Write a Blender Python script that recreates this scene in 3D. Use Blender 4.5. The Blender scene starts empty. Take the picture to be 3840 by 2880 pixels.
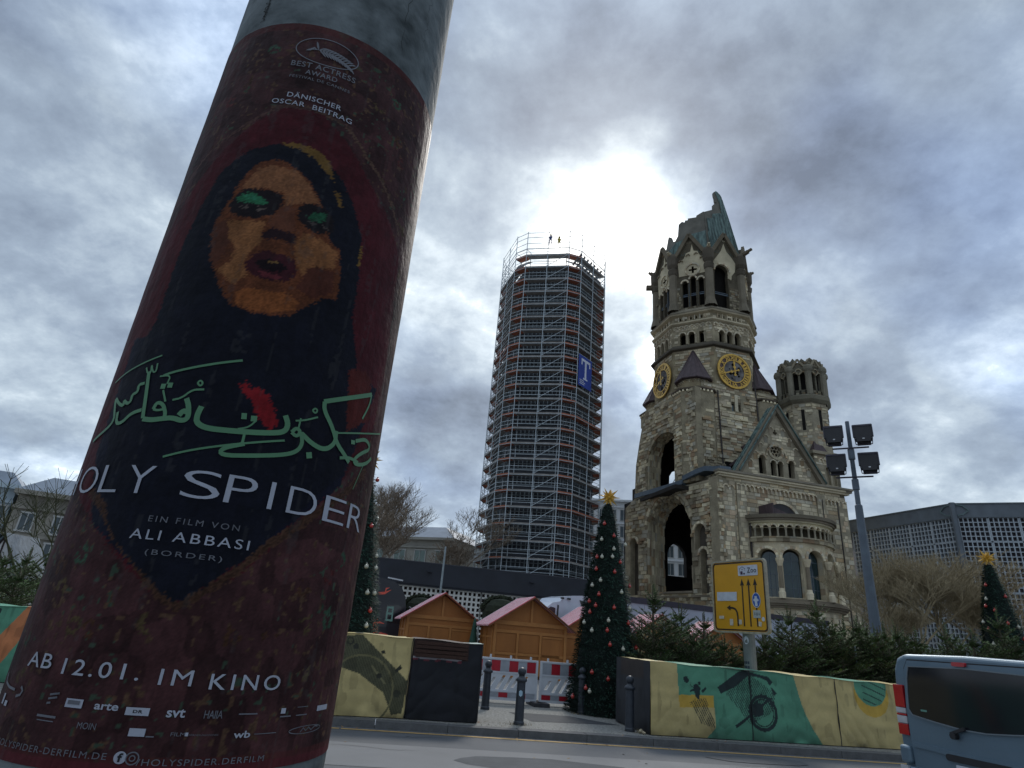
import bpy, bmesh, math, random
import numpy as np
from mathutils import Vector, Matrix, geometry
random.seed(7); RNG=np.random.default_rng(5)
PI=math.pi; rad=math.radians
scn=bpy.context.scene; COL=scn.collection

# ------------------------------------------------------------ camera
H=1.6; FPX=2280.0; PITCH=rad(22.4168); ROLL=rad(4.8885)
Fw=Vector((0,math.cos(PITCH),math.sin(PITCH))); R0=Vector((1,0,0)); U0=Vector((0,-math.sin(PITCH),math.cos(PITCH)))
RT=R0*math.cos(ROLL)+U0*math.sin(ROLL); UP=-R0*math.sin(ROLL)+U0*math.cos(ROLL)
cd=bpy.data.cameras.new('camera'); cam=bpy.data.objects.new('camera',cd); COL.objects.link(cam)
cd.sensor_width=36; cd.lens=FPX*36/3840; cd.clip_start=.05; cd.clip_end=3000
cam.matrix_world=Matrix(((RT.x,UP.x,-Fw.x,0),(RT.y,UP.y,-Fw.y,0),(RT.z,UP.z,-Fw.z,H),(0,0,0,1)))
scn.camera=cam

# ------------------------------------------------------------ sky, sun, exposure
def azdir(a,e): return Vector((math.sin(rad(a))*math.cos(rad(e)),math.cos(rad(a))*math.cos(rad(e)),math.sin(rad(e))))
SUN_AZ,SUN_EL=9,43
w=bpy.data.worlds.new('World'); scn.world=w; w.use_nodes=True; nt=w.node_tree; nt.nodes.clear()
N=lambda t,**k:(lambda n:([setattr(n,a,b) for a,b in k.items()],n)[1])(nt.nodes.new(t))
L=lambda a,b: nt.links.new(a,b)
def mth(op,a,b=None,c=None,clamp=False):
    n=N('ShaderNodeMath',operation=op,use_clamp=clamp)
    for i,x in enumerate((a,b,c)):
        if x is None: continue
        if isinstance(x,(int,float)): n.inputs[i].default_value=x
        else: L(x,n.inputs[i])
    return n.outputs[0]
tc=N('ShaderNodeTexCoord'); sp=N('ShaderNodeSeparateXYZ'); L(tc.outputs['Generated'],sp.inputs[0])
zz=mth('ADD',mth('ABSOLUTE',sp.outputs['Z']),.42)
cx=N('ShaderNodeCombineXYZ'); L(mth('DIVIDE',sp.outputs['X'],zz),cx.inputs[0]); L(mth('DIVIDE',sp.outputs['Y'],zz),cx.inputs[1]); cx.inputs[2].default_value=3.1
def noise(scale,det,rough,off,dist=0):
    mp=N('ShaderNodeMapping'); mp.inputs['Location'].default_value=off; L(cx.outputs[0],mp.inputs[0])
    n=N('ShaderNodeTexNoise'); n.inputs['Scale'].default_value=scale; n.inputs['Detail'].default_value=det; n.inputs['Roughness'].default_value=rough; n.inputs['Distortion'].default_value=dist
    L(mp.outputs[0],n.inputs[0]); return n.outputs[0]
big=noise(1.6,4,.5,(4.3,1.4,0),.15); mid=noise(3.7,10,.60,(5,1.3,2),.12); fine=noise(13,8,.62,(1,7,3),.1)
v=mth('ADD',mth('MULTIPLY',big,.75),mth('ADD',mth('MULTIPLY',mid,.95),mth('MULTIPLY',fine,.28)))
v=mth('SUBTRACT',mth('MULTIPLY',v,1.4),.865)
LOBES=[(9.8,40,220,.42),(13.8,34.5,280,.42),(-1,46,110,-.12),(16.5,25,420,.50),(5,33,160,.12),(-38,38,60,.08),(-35,17,70,.20),(34,41,45,-.24),(27,47,60,-.17),(-30,28,80,-.14),(-9,17,120,-.2),(5,14,120,-.1),(31,28,70,.16),(-14,10,150,.22),(35,18,120,-.05),(-5,42,80,.15),(14,20,80,.2)]
mod=None
for a,e,k,s in LOBES:
    d=azdir(a,e); vm=N('ShaderNodeVectorMath',operation='DOT_PRODUCT'); L(tc.outputs['Generated'],vm.inputs[0]); vm.inputs[1].default_value=d
    g=mth('MULTIPLY',mth('EXPONENT',mth('MULTIPLY',mth('SUBTRACT',vm.outputs['Value'],1),k)),s)
    mod=g if mod is None else mth('ADD',mod,g)
v=mth('ADD',v,mod)
rp=N('ShaderNodeValToRGB'); L(v,rp.inputs[0]); cr=rp.color_ramp
stops=[(.14,(.078,.097,.125)),(.34,(.130,.160,.205)),(.52,(.185,.226,.278)),(.68,(.275,.325,.372)),(.84,(.43,.485,.52)),(.97,(.85,.88,.88)),(1,(1.0,1.0,.97))]
cr.elements[0].position=stops[0][0]; cr.elements[0].color=(*stops[0][1],1)
cr.elements[1].position=stops[-1][0]; cr.elements[1].color=(*stops[-1][1],1)
for p,c in stops[1:-1]:
    e=cr.elements.new(p); e.color=(*c,1)
blu=noise(1.7,3,.5,(9,3,5))
bm=N('ShaderNodeMapRange'); bm.inputs[1].default_value=.5; bm.inputs[2].default_value=.66; L(blu,bm.inputs[0])
bl=N('ShaderNodeMixRGB'); bl.blend_type='MULTIPLY'; L(mth('MULTIPLY',bm.outputs[0],.6),bl.inputs[0]); L(rp.outputs[0],bl.inputs[1]); bl.inputs[2].default_value=(.84,.96,1.24,1)
sky=N('ShaderNodeTexSky'); sky.sky_type='NISHITA'; sky.sun_disc=False; sky.sun_elevation=rad(SUN_EL); sky.sun_rotation=rad(SUN_AZ)
cl=N('ShaderNodeVectorMath',operation='SCALE'); L(bl.outputs[0],cl.inputs[0]); L(mth('MULTIPLY',mth('ADD',mth('MULTIPLY',mth('SUBTRACT',sp.outputs['Z'],.76,clamp=True),5.0),1),10),cl.inputs['Scale'])  # clouds brightened towards the zenith, mostly above the view, added to light the scene
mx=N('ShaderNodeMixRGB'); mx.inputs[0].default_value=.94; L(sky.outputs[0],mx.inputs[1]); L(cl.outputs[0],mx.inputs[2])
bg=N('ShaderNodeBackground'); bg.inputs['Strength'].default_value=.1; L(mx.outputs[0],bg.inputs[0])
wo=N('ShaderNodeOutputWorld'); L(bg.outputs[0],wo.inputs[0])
sl=bpy.data.lights.new('sun','SUN'); sl.energy=1.1; sl.angle=rad(14); sl.color=(1,.96,.9)
so=bpy.data.objects.new('sun',sl); COL.objects.link(so); so.rotation_euler=(-azdir(SUN_AZ,SUN_EL)).to_track_quat('-Z','Y').to_euler()
vs=scn.view_settings; scn.display_settings.display_device='sRGB'; vs.view_transform='Standard'; vs.look='None'; vs.exposure=0.97; vs.gamma=1
try: vs.use_curve_mapping=False
except Exception: pass

# ------------------------------------------------------------ helpers
def ray(x,y): return Fw+RT*((x-1920)/FPX)-UP*((y-1440)/FPX)
def at_z(x,y,z):
    r=ray(x,y); k=(z-H)/r.z; return Vector((r.x*k,r.y*k,z))
def at_d(x,y,d):
    r=ray(x,y); k=d/math.hypot(r.x,r.y); return Vector((r.x*k,r.y*k,H+r.z*k))
def az(a): return Vector((math.sin(rad(a)),math.cos(rad(a)),0))
MATS={}
def mat(name,col,rough=.75,var=.25,scale=4,bump=.15,metal=0,tint=False,spec=.4,col2=None,fine=30,coat=0,bdist=.02,stretch=None):
    if name in MATS: return MATS[name]
    m=bpy.data.materials.new(name); m.use_nodes=True; t=m.node_tree; b=t.nodes['Principled BSDF']; l=t.links
    tcn=t.nodes.new('ShaderNodeTexCoord'); src=tcn.outputs['Object']
    if stretch:
        mp=t.nodes.new('ShaderNodeMapping'); mp.inputs['Scale'].default_value=stretch; l.new(src,mp.inputs[0]); src=mp.outputs[0]
    n1=t.nodes.new('ShaderNodeTexNoise'); n1.inputs['Scale'].default_value=scale; n1.inputs['Detail'].default_value=6; l.new(src,n1.inputs[0])
    n2=t.nodes.new('ShaderNodeTexNoise'); n2.inputs['Scale'].default_value=fine; n2.inputs['Detail'].default_value=4; l.new(src,n2.inputs[0])
    add=t.nodes.new('ShaderNodeMath'); add.operation='MULTIPLY_ADD'; l.new(n2.outputs[0],add.inputs[0]); add.inputs[1].default_value=.35; l.new(n1.outputs[0],add.inputs[2])
    mr=t.nodes.new('ShaderNodeMapRange'); l.new(add.outputs[0],mr.inputs[0]); mr.inputs[1].default_value=.42; mr.inputs[2].default_value=.95
    mixc=t.nodes.new('ShaderNodeMixRGB'); l.new(mr.outputs[0],mixc.inputs[0])
    c1=[max(0,x*(1-var)) for x in col]; c2=[x*(1+var) for x in (col2 or col)]
    mixc.inputs[1].default_value=(*c1,1); mixc.inputs[2].default_value=(*c2,1); out=mixc.outputs[0]
    if tint:
        at=t.nodes.new('ShaderNodeAttribute'); at.attribute_name='tint'
        mu=t.nodes.new('ShaderNodeMixRGB'); mu.blend_type='MULTIPLY'; mu.inputs[0].default_value=1; l.new(out,mu.inputs[1]); l.new(at.outputs['Color'],mu.inputs[2]); out=mu.outputs[0]
    l.new(out,b.inputs['Base Color']); b.inputs['Roughness'].default_value=rough; b.inputs['Metallic'].default_value=metal
    b.inputs['Specular IOR Level'].default_value=spec; b.inputs['Coat Weight'].default_value=coat
    if bump:
        bp=t.nodes.new('ShaderNodeBump'); bp.inputs['Strength'].default_value=min(1,bump*2); bp.inputs['Distance'].default_value=bdist; l.new(add.outputs[0],bp.inputs['Height']); l.new(bp.outputs[0],b.inputs['Normal'])
    MATS[name]=m; return m

class MB:
    def __init__(s): s.v=[];s.f=[];s.c=[];s.m=[];s.col=(1,1,1);s.mi=0;s.X=None
    def pt(s,p):
        p=Vector(p); s.v.append(tuple(s.X@p) if s.X else tuple(p)); return len(s.v)-1
    def face(s,pts):
        s.f.append([s.pt(p) for p in pts]); s.c.append(s.col); s.m.append(s.mi)
    def idx(s,ids): s.f.append(list(ids)); s.c.append(s.col); s.m.append(s.mi)
    def hexa(s,P,skip=()):
        i=[s.pt(p) for p in P]
        for k,q in enumerate(((0,3,2,1),(4,5,6,7),(0,1,5,4),(1,2,6,5),(2,3,7,6),(3,0,4,7))):
            if k not in skip: s.idx([i[a] for a in q])
    def box(s,c,sz,rz=0,skip=()):
        a,b,d=sz[0]/2,sz[1]/2,sz[2]/2; cs,sn=math.cos(rz),math.sin(rz)
        P=[(c[0]+x*cs-y*sn,c[1]+x*sn+y*cs,c[2]+z) for z in(-d,d) for x,y in((-a,-b),(a,-b),(a,b),(-a,b))]
        s.hexa(P,skip)
    def fbox(s,fr,u0,u1,z0,z1,d0,d1):   # box in a facade frame (o,U,N): u, z, depth along outward normal
        o,U,Nn=fr; g=lambda u,z,d:o+U*u+Nn*d+Vector((0,0,z))
        s.hexa([g(u0,z0,d0),g(u1,z0,d0),g(u1,z0,d1),g(u0,z0,d1),g(u0,z1,d0),g(u1,z1,d0),g(u1,z1,d1),g(u0,z1,d1)])
    def bar(s,p,q,w,h=None,up=(0,0,1)):
        h=h or w; p=Vector(p);q=Vector(q); d=(q-p); 
        if d.length<1e-6: return
        d.normalize(); u=Vector(up)
        if abs(d.dot(u))>.98: u=Vector((0,1,0))
        x=d.cross(u).normalized(); y=x.cross(d).normalized(); x*=w/2; y*=h/2
        s.hexa([p-x-y,p+x-y,p+x+y,p-x+y,q-x-y,q+x-y,q+x+y,q-x+y])
    def tube(s,p,q,r0,r1=None,n=6,caps=False):
        r1=r0 if r1 is None else r1; p=Vector(p);q=Vector(q); d=q-p
        if d.length<1e-6: return
        d.normalize(); u=Vector((0,0,1)) if abs(d.z)<.95 else Vector((1,0,0)); x=d.cross(u).normalized(); y=x.cross(d)
        a=[s.pt(p+(x*math.cos(t)+y*math.sin(t))*r0) for t in [2*PI*i/n for i in range(n)]]
        b=[s.pt(q+(x*math.cos(t)+y*math.sin(t))*r1) for t in [2*PI*i/n for i in range(n)]]
        for i in range(n): s.idx([a[i],a[(i+1)%n],b[(i+1)%n],b[i]])
        if caps: s.idx(a[::-1]); s.idx(b)
    def lathe(s,prof,n=16,c=(0,0),ph=0,a0=0,a1=2*PI,caps=False):
        full=abs(a1-a0-2*PI)<1e-6; m=n if full else n+1; rows=[]
        for r,z in prof: rows.append([s.pt((c[0]+r*math.cos(ph+a0+(a1-a0)*i/n),c[1]+r*math.sin(ph+a0+(a1-a0)*i/n),z)) for i in range(m)])
        for A,B in zip(rows,rows[1:]):
            for i in range(n): j=(i+1)%m; s.idx([A[i],A[j],B[j],B[i]])
        if caps and full: s.idx(rows[0][::-1]); s.idx(rows[-1])
    def sphere(s,c,r,n=10,m=6,sq=1):
        s.lathe([(max(1e-4,r*math.sin(PI*i/m))*1,c[2]-sq*r*math.cos(PI*i/m)) for i in range(m+1)],n,(c[0],c[1]))
    def prism(s,poly,z0,z1,caps=True):
        a=[s.pt((x,y,z0)) for x,y in poly]; b=[s.pt((x,y,z1)) for x,y in poly]; n=len(poly)
        for i in range(n): s.idx([a[i],a[(i+1)%n],b[(i+1)%n],b[i]])
        if caps: s.idx(a[::-1]); s.idx(b)
    def panel(s,outer,holes,fr,thick,d=0,back=True):
        """flat wall in facade frame with holes; outer (u,z) polygons; front at depth d, back at d-thick"""
        o,U,Nn=fr; g=lambda u,z,dd:o+U*u+Nn*dd+Vector((0,0,z))
        loops=[outer]+list(holes); flat=[p for l in loops for p in l]
        tris=geometry.tessellate_polygon([[Vector((p[0],p[1],0)) for p in l] for l in loops])
        F=[s.pt(g(*p,d)) for p in flat]
        for t in tris: s.idx([F[i] for i in t])
        if back:
            B=[s.pt(g(*p,d-thick)) for p in flat]
            for t in tris: s.idx([B[i] for i in t][::-1])
        for l in loops:
            n=len(l)
            for i in range(n):
                p,q=l[i],l[(i+1)%n]; s.face([g(*p,d),g(*q,d),g(*q,d-thick),g(*p,d-thick)])
    def mesh(s,name,mats,smooth=False):
        me=bpy.data.meshes.new(name); me.from_pydata(s.v,[],s.f)
        for m in (mats if isinstance(mats,(list,tuple)) else [mats]): me.materials.append(m)
        if s.f:
            me.polygons.foreach_set('material_index',s.m)
            if any(c!=(1,1,1) for c in s.c):
                ca=me.color_attributes.new('tint','FLOAT_COLOR','CORNER')
                arr=np.repeat(np.array([(c[0],c[1],c[2],1.) for c in s.c]),[len(f) for f in s.f],axis=0)
                ca.data.foreach_set('color',arr.ravel())
            else:
                ca=me.color_attributes.new('tint','FLOAT_COLOR','CORNER'); ca.data.foreach_set('color',[1.]*4*len(me.loops))
            if smooth: me.polygons.foreach_set('use_smooth',[True]*len(s.f))
        me.update(); return me
    def build(s,name,mats,parent=None,smooth=False,kind=None,label=None,cat=None,group=None,fixn=True,loc=None,rz=0):
        me=s.mesh(name,mats,smooth)
        if fixn:
            bm=bmesh.new(); bm.from_mesh(me); bmesh.ops.recalc_face_normals(bm,faces=bm.faces); bm.to_mesh(me); bm.free()
        return link(name,me,parent,kind,label,cat,group,loc,rz)
def link(name,me,parent=None,kind=None,label=None,cat=None,group=None,loc=None,rz=0):
    o=bpy.data.objects.new(name,me); COL.objects.link(o)
    if parent: o.parent=parent
    if loc is not None: o.location=loc
    if rz: o.rotation_euler=(0,0,rz)
    for k,x in (('kind',kind),('label',label),('category',cat),('group',group)):
        if x: o[k]=x
    return o
def thing(name,label,cat,loc=(0,0,0),rz=0,group=None):
    return link(name,None,None,None,label,cat,group,loc,rz)
def copy_tree(o,parent=None,loc=None,rz=None,label=None):
    c=o.copy(); COL.objects.link(c); c.parent=parent
    if loc is not None: c.location=loc
    if rz is not None: c.rotation_euler=(0,0,rz)
    if label: c['label']=label
    for ch in list(o.children): copy_tree(ch,c)
    return c
def arc(cx,cz,r,a0,a1,n): return [(cx+r*math.cos(rad(a0+(a1-a0)*i/n)),cz+r*math.sin(rad(a0+(a1-a0)*i/n))) for i in range(n+1)]
def arch(u0,u1,z0,zs,n=10): return [(u0,z0),(u1,z0)]+arc((u0+u1)/2,zs,(u1-u0)/2,0,180,n)
def inside(x,y,poly):
    c=False; j=len(poly)-1
    for i in range(len(poly)):
        xi,yi=poly[i]; xj,yj=poly[j]
        if (yi>y)!=(yj>y) and x<(xj-xi)*(y-yi)/(yj-yi)+xi: c=not c
        j=i
    return c
def np_inside(x,y,poly):
    c=np.zeros(x.shape,bool); j=len(poly)-1
    for i in range(len(poly)):
        xi,yi=poly[i]; xj,yj=poly[j]
        if yi!=yj: c^=((yi>y)!=(yj>y))&(x<(xj-xi)*(y-yi)/(yj-yi)+xi)
        j=i
    return c
def text_tris(s,space=1.0,bold=0.0):
    cu=bpy.data.curves.new('t','FONT'); cu.body=s; cu.size=1; cu.space_character=space; cu.offset=bold; cu.resolution_u=4
    o=bpy.data.objects.new('t',cu); COL.objects.link(o)
    dg=bpy.context.evaluated_depsgraph_get(); me=bpy.data.meshes.new_from_object(o.evaluated_get(dg))
    V=[(p.co.x,p.co.y) for p in me.vertices]; F=[tuple(p.vertices) for p in me.polygons]
    bpy.data.objects.remove(o); bpy.data.curves.remove(cu); bpy.data.meshes.remove(me)
    xs=[p[0] for p in V]; ys=[p[1] for p in V]; return V,F,min(xs),max(xs),min(ys),max(ys)
def put_text(mb,s,fn,u0,u1,z0,z1,space=1.0,bold=0.0,slices=None):
    """letters fitted into the box u0..u1, z0..z1, mapped by fn(u,z)"""
    V,F,a,b,c,d=text_tris(s,space,bold)
    bm=bmesh.new(); vs_=[bm.verts.new((u0+(x-a)/(b-a)*(u1-u0),z0+(y-c)/(d-c)*(z1-z0),0)) for x,y in V]
    for f in F:
        try: bm.faces.new([vs_[i] for i in f])
        except ValueError: pass
    if slices:
        k=math.ceil(min(u0,u1)/slices)*slices
        while k<max(u0,u1):
            bmesh.ops.bisect_plane(bm,geom=bm.verts[:]+bm.edges[:]+bm.faces[:],plane_co=(k,0,0),plane_no=(1,0,0)); k+=slices
    bm.verts.index_update(); base=len(mb.v)
    for q in bm.verts: mb.pt(fn(q.co.x,q.co.y))
    for f in bm.faces: mb.idx([base+q.index for q in f.verts])
    bm.free()
def ribbon(mb,pts,w,fn,close=False,taper=False,step=None):
    P=[Vector((p[0],p[1])) for p in pts]
    if step:
        Q=[P[0]]
        for a,b in zip(P,P[1:]):
            n=max(1,int((b-a).length/step)); Q+=[a.lerp(b,(i+1)/n) for i in range(n)]
        P=Q
    n=len(P); rows=[]
    for i in range(n):
        t=(P[min(i+1,n-1)]-P[max(i-1,0)]); 
        if t.length<1e-9: t=Vector((1,0))
        t.normalize(); nn=Vector((-t.y,t.x)); k=w/2
        if taper: k*=max(.15,min(1,min(i,n-1-i)/(n*.18)))
        rows.append((mb.pt(fn(*(P[i]+nn*k))),mb.pt(fn(*(P[i]-nn*k)))))
    for (a,b),(c,d) in zip(rows,rows[1:]): mb.idx([a,b,d,c])
def frame_fn(o,U,Nn,d): return lambda u,z:o+U*u+Nn*d+Vector((0,0,z))
# ============================================================ GROUND
K0=Vector((-2.65,12.47,0)); KD=(Vector((8.48,14.05,0))-K0).normalized(); KN=Vector((-KD.y,KD.x,0))   # KN points away from the camera
def kp(u,n,z=0): return K0+KD*u+KN*n+Vector((0,0,z))
def sheet(name,pts,m,**k):
    b=MB(); b.face(pts); return b.build(name,m,fixn=False,**k)
m_mosaic=mat('mosaic_paving',(.21,.205,.185),.85,.55,18,.5,fine=60,bdist=.01)
m_plaza=mat('plaza_paving',(.2,.195,.185),.85,.2,3,.2)
m_asph=mat('asphalt',(.095,.099,.105),.8,.14,1.3,.3,fine=160,bdist=.004)
m_asph2=mat('asphalt_worn',(.145,.148,.152),.75,.12,1.1,.3,fine=160,bdist=.004)
m_kerb=mat('kerb_granite',(.10,.10,.10),.8,.25,6,.3)
m_yel=mat('road_yellow',(.42,.27,.10),.8,.3,9,.2)
sheet('plaza_ground',[kp(-600,.3,-.004),kp(600,.3,-.004),kp(600,900,-.004),kp(-600,900,-.004)],m_plaza,kind='structure')
sheet('pavement',[kp(-30,.12,0),kp(40,.12,0),kp(40,6.2,0),kp(-30,6.2,0)],m_mosaic,kind='structure')
sheet('road',[kp(-600,-600,-.12),kp(600,-600,-.12),kp(600,.3,-.12),kp(-600,.3,-.12)],m_asph,kind='structure')
sheet('worn_road_strip',[kp(-60,-3.1,-.116),kp(60,-3.6,-.116),kp(60,-1.75,-.116),kp(-60,-1.55,-.116)],m_asph2,kind='structure')
y0=at_z(1250,2730,-.116); yn=(y0-K0).dot(KN)
b=MB()
u=-30
while u<40:
    b.face([kp(u,yn-.05,-.114),kp(u+6,yn-.05,-.114),kp(u+6,yn+.06,-.114),kp(u,yn+.06,-.114)]); u+=6.03
b.build('yellow_road_line',m_yel,kind='structure',fixn=False)
b=MB(); b.face([(1.0,14.25,.004),(2.95,14.85,.004),(1.95,15.75,.004),(.55,15.55,.004)]); b.build('asphalt_patch',mat('patch',(.045,.047,.05),.8,.2,5,.2),kind='structure',fixn=False)
kerb=thing('kerb','row of dark granite kerb stones edging the pavement beyond the road','kerb'); kerb['kind']='structure'; del kerb['category']
b=MB(); b.hexa([(-.652,-.0,-.2),(.652,0,-.2),(.652,.3,-.2),(-.652,.3,-.2),(-.650,.012,0),(.650,.012,0),(.650,.3,.002),(-.650,.3,.002)]); km=b.mesh('kerb_stone',m_kerb)
kz=math.atan2(KD.y,KD.x)
for i in range(-16,26):
    o=link('kerb_stone',km,kerb); p=kp(.06+i*1.31,-.13,.001*random.uniform(-4,4)); o.location=p; o.rotation_euler=(random.uniform(-.008,.008),0,kz+random.uniform(-.003,.003))
R=random.Random(12)
for nm_,c_,rx,ry,mt_ in (('asphalt_patch',(3.2,-2.6),1.5,.5,'patch'),('asphalt_patch',(-1.2,-1.2),.8,.35,'patch'),('asphalt_patch',(7.5,-1.0),1.1,.4,'patch')):
    b=MB(); b.face([kp(c_[0]+rx*math.cos(t)*R.uniform(.8,1.1),c_[1]+ry*math.sin(t)*R.uniform(.8,1.1),-.1125) for t in np.linspace(0,6.283,15)[:-1]]); b.build(nm_,mat('road_patch',(.075,.078,.083),.85,.2,3,.3,fine=120),kind='structure',fixn=False)
for k in range(7):
    b=MB(); u_,n_=R.uniform(-3,10),R.uniform(-3.6,-.5); P=[(u_,n_)]
    for i in range(14): P.append((P[-1][0]+R.uniform(.03,.16),P[-1][1]+R.uniform(-.06,.06)))
    ribbon(b,P,.014,lambda u,z:kp(u,z,-.1105),taper=True); b.build('road_crack',mat('crack_tar',(.03,.03,.032),.7,.2,9,0),kind='structure',fixn=False)
b=MB()
for cx_,cy_,n_,s_ in ((.62,13.5,60,.10),(.8,13.6,30,.08),(3.05,13.95,40,.10),(3.25,13.8,50,.12),(2.2,16.3,30,.1)):
    for i in range(n_):
        p=Vector((cx_+R.gauss(0,s_),cy_+R.gauss(0,s_*.7),0)); a=R.uniform(0,6.3); h=R.uniform(.02,.09); b.col=R.choice([(.22,.15,.07),(.28,.22,.11),(.14,.12,.06)]); b.face([p,p+Vector((.008*math.cos(a),.008*math.sin(a),0)),p+Vector((R.uniform(-.05,.05),R.uniform(-.05,.05),h))])
for i in range(500):
    p=kp(R.uniform(-3,10),R.uniform(.1,.5),0) if i<250 else kp(R.uniform(-3,10),R.uniform(-.2,-.13),-.115); a=R.uniform(0,6.3); h=R.uniform(.008,.03); b.col=R.choice([(.10,.09,.05),(.13,.12,.06),(.07,.08,.035)]); b.face([p,p+Vector((.008*math.cos(a),.008*math.sin(a),0)),p+Vector((R.uniform(-.02,.02),R.uniform(-.02,.02),h))])
b.build('dry_grass',mat('leaf_litter',(1,1,1),.9,.1,9,0,tint=True),kind='stuff',fixn=False)
for x_,y_,s_,l_ in ((3.17,13.85,.05,'crumpled pale paper at the foot of the bollard by the dark barrier end'),(3.2,13.72,.035,'small white scrap on the pavement beside the crumpled paper')):
    b=MB(); b.X=Matrix.Translation((x_,y_,s_*.8)); b.sphere((0,0,0),s_,7,5,.7); b.v=[(x+R.uniform(-.3,.3)*s_,y+R.uniform(-.3,.3)*s_,max(.004,z+R.uniform(-.3,.3)*s_)) for x,y,z in b.v]; b.build('paper_scrap',mat('paper_scrap',(.5,.42,.28),.9,.2,20,0),label=l_,cat='litter')
# leaves and litter in the gutter
b=MB()
for i in range(240):
    n=random.choice([random.uniform(-.5,-.16),random.uniform(.05,.8),random.uniform(-3,-.2)]); u=random.uniform(-6,16); p=kp(u,n,-.112 if n<-.12 else .006)
    a=random.uniform(0,6.3); s=random.uniform(.012,.04); b.col=random.choice([(.3,.18,.08),(.18,.12,.07),(.24,.2,.15),(.22,.1,.05)])
    d=Vector((math.cos(a),math.sin(a),.2))*s; e=Vector((-math.sin(a),math.cos(a),.1))*s*.6; b.face([p-d,p-e,p+d,p+e])
b.build('fallen_leaves',mat('leaf_litter',(1,1,1),.9,.1,9,0,tint=True),kind='stuff',fixn=False)

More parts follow.
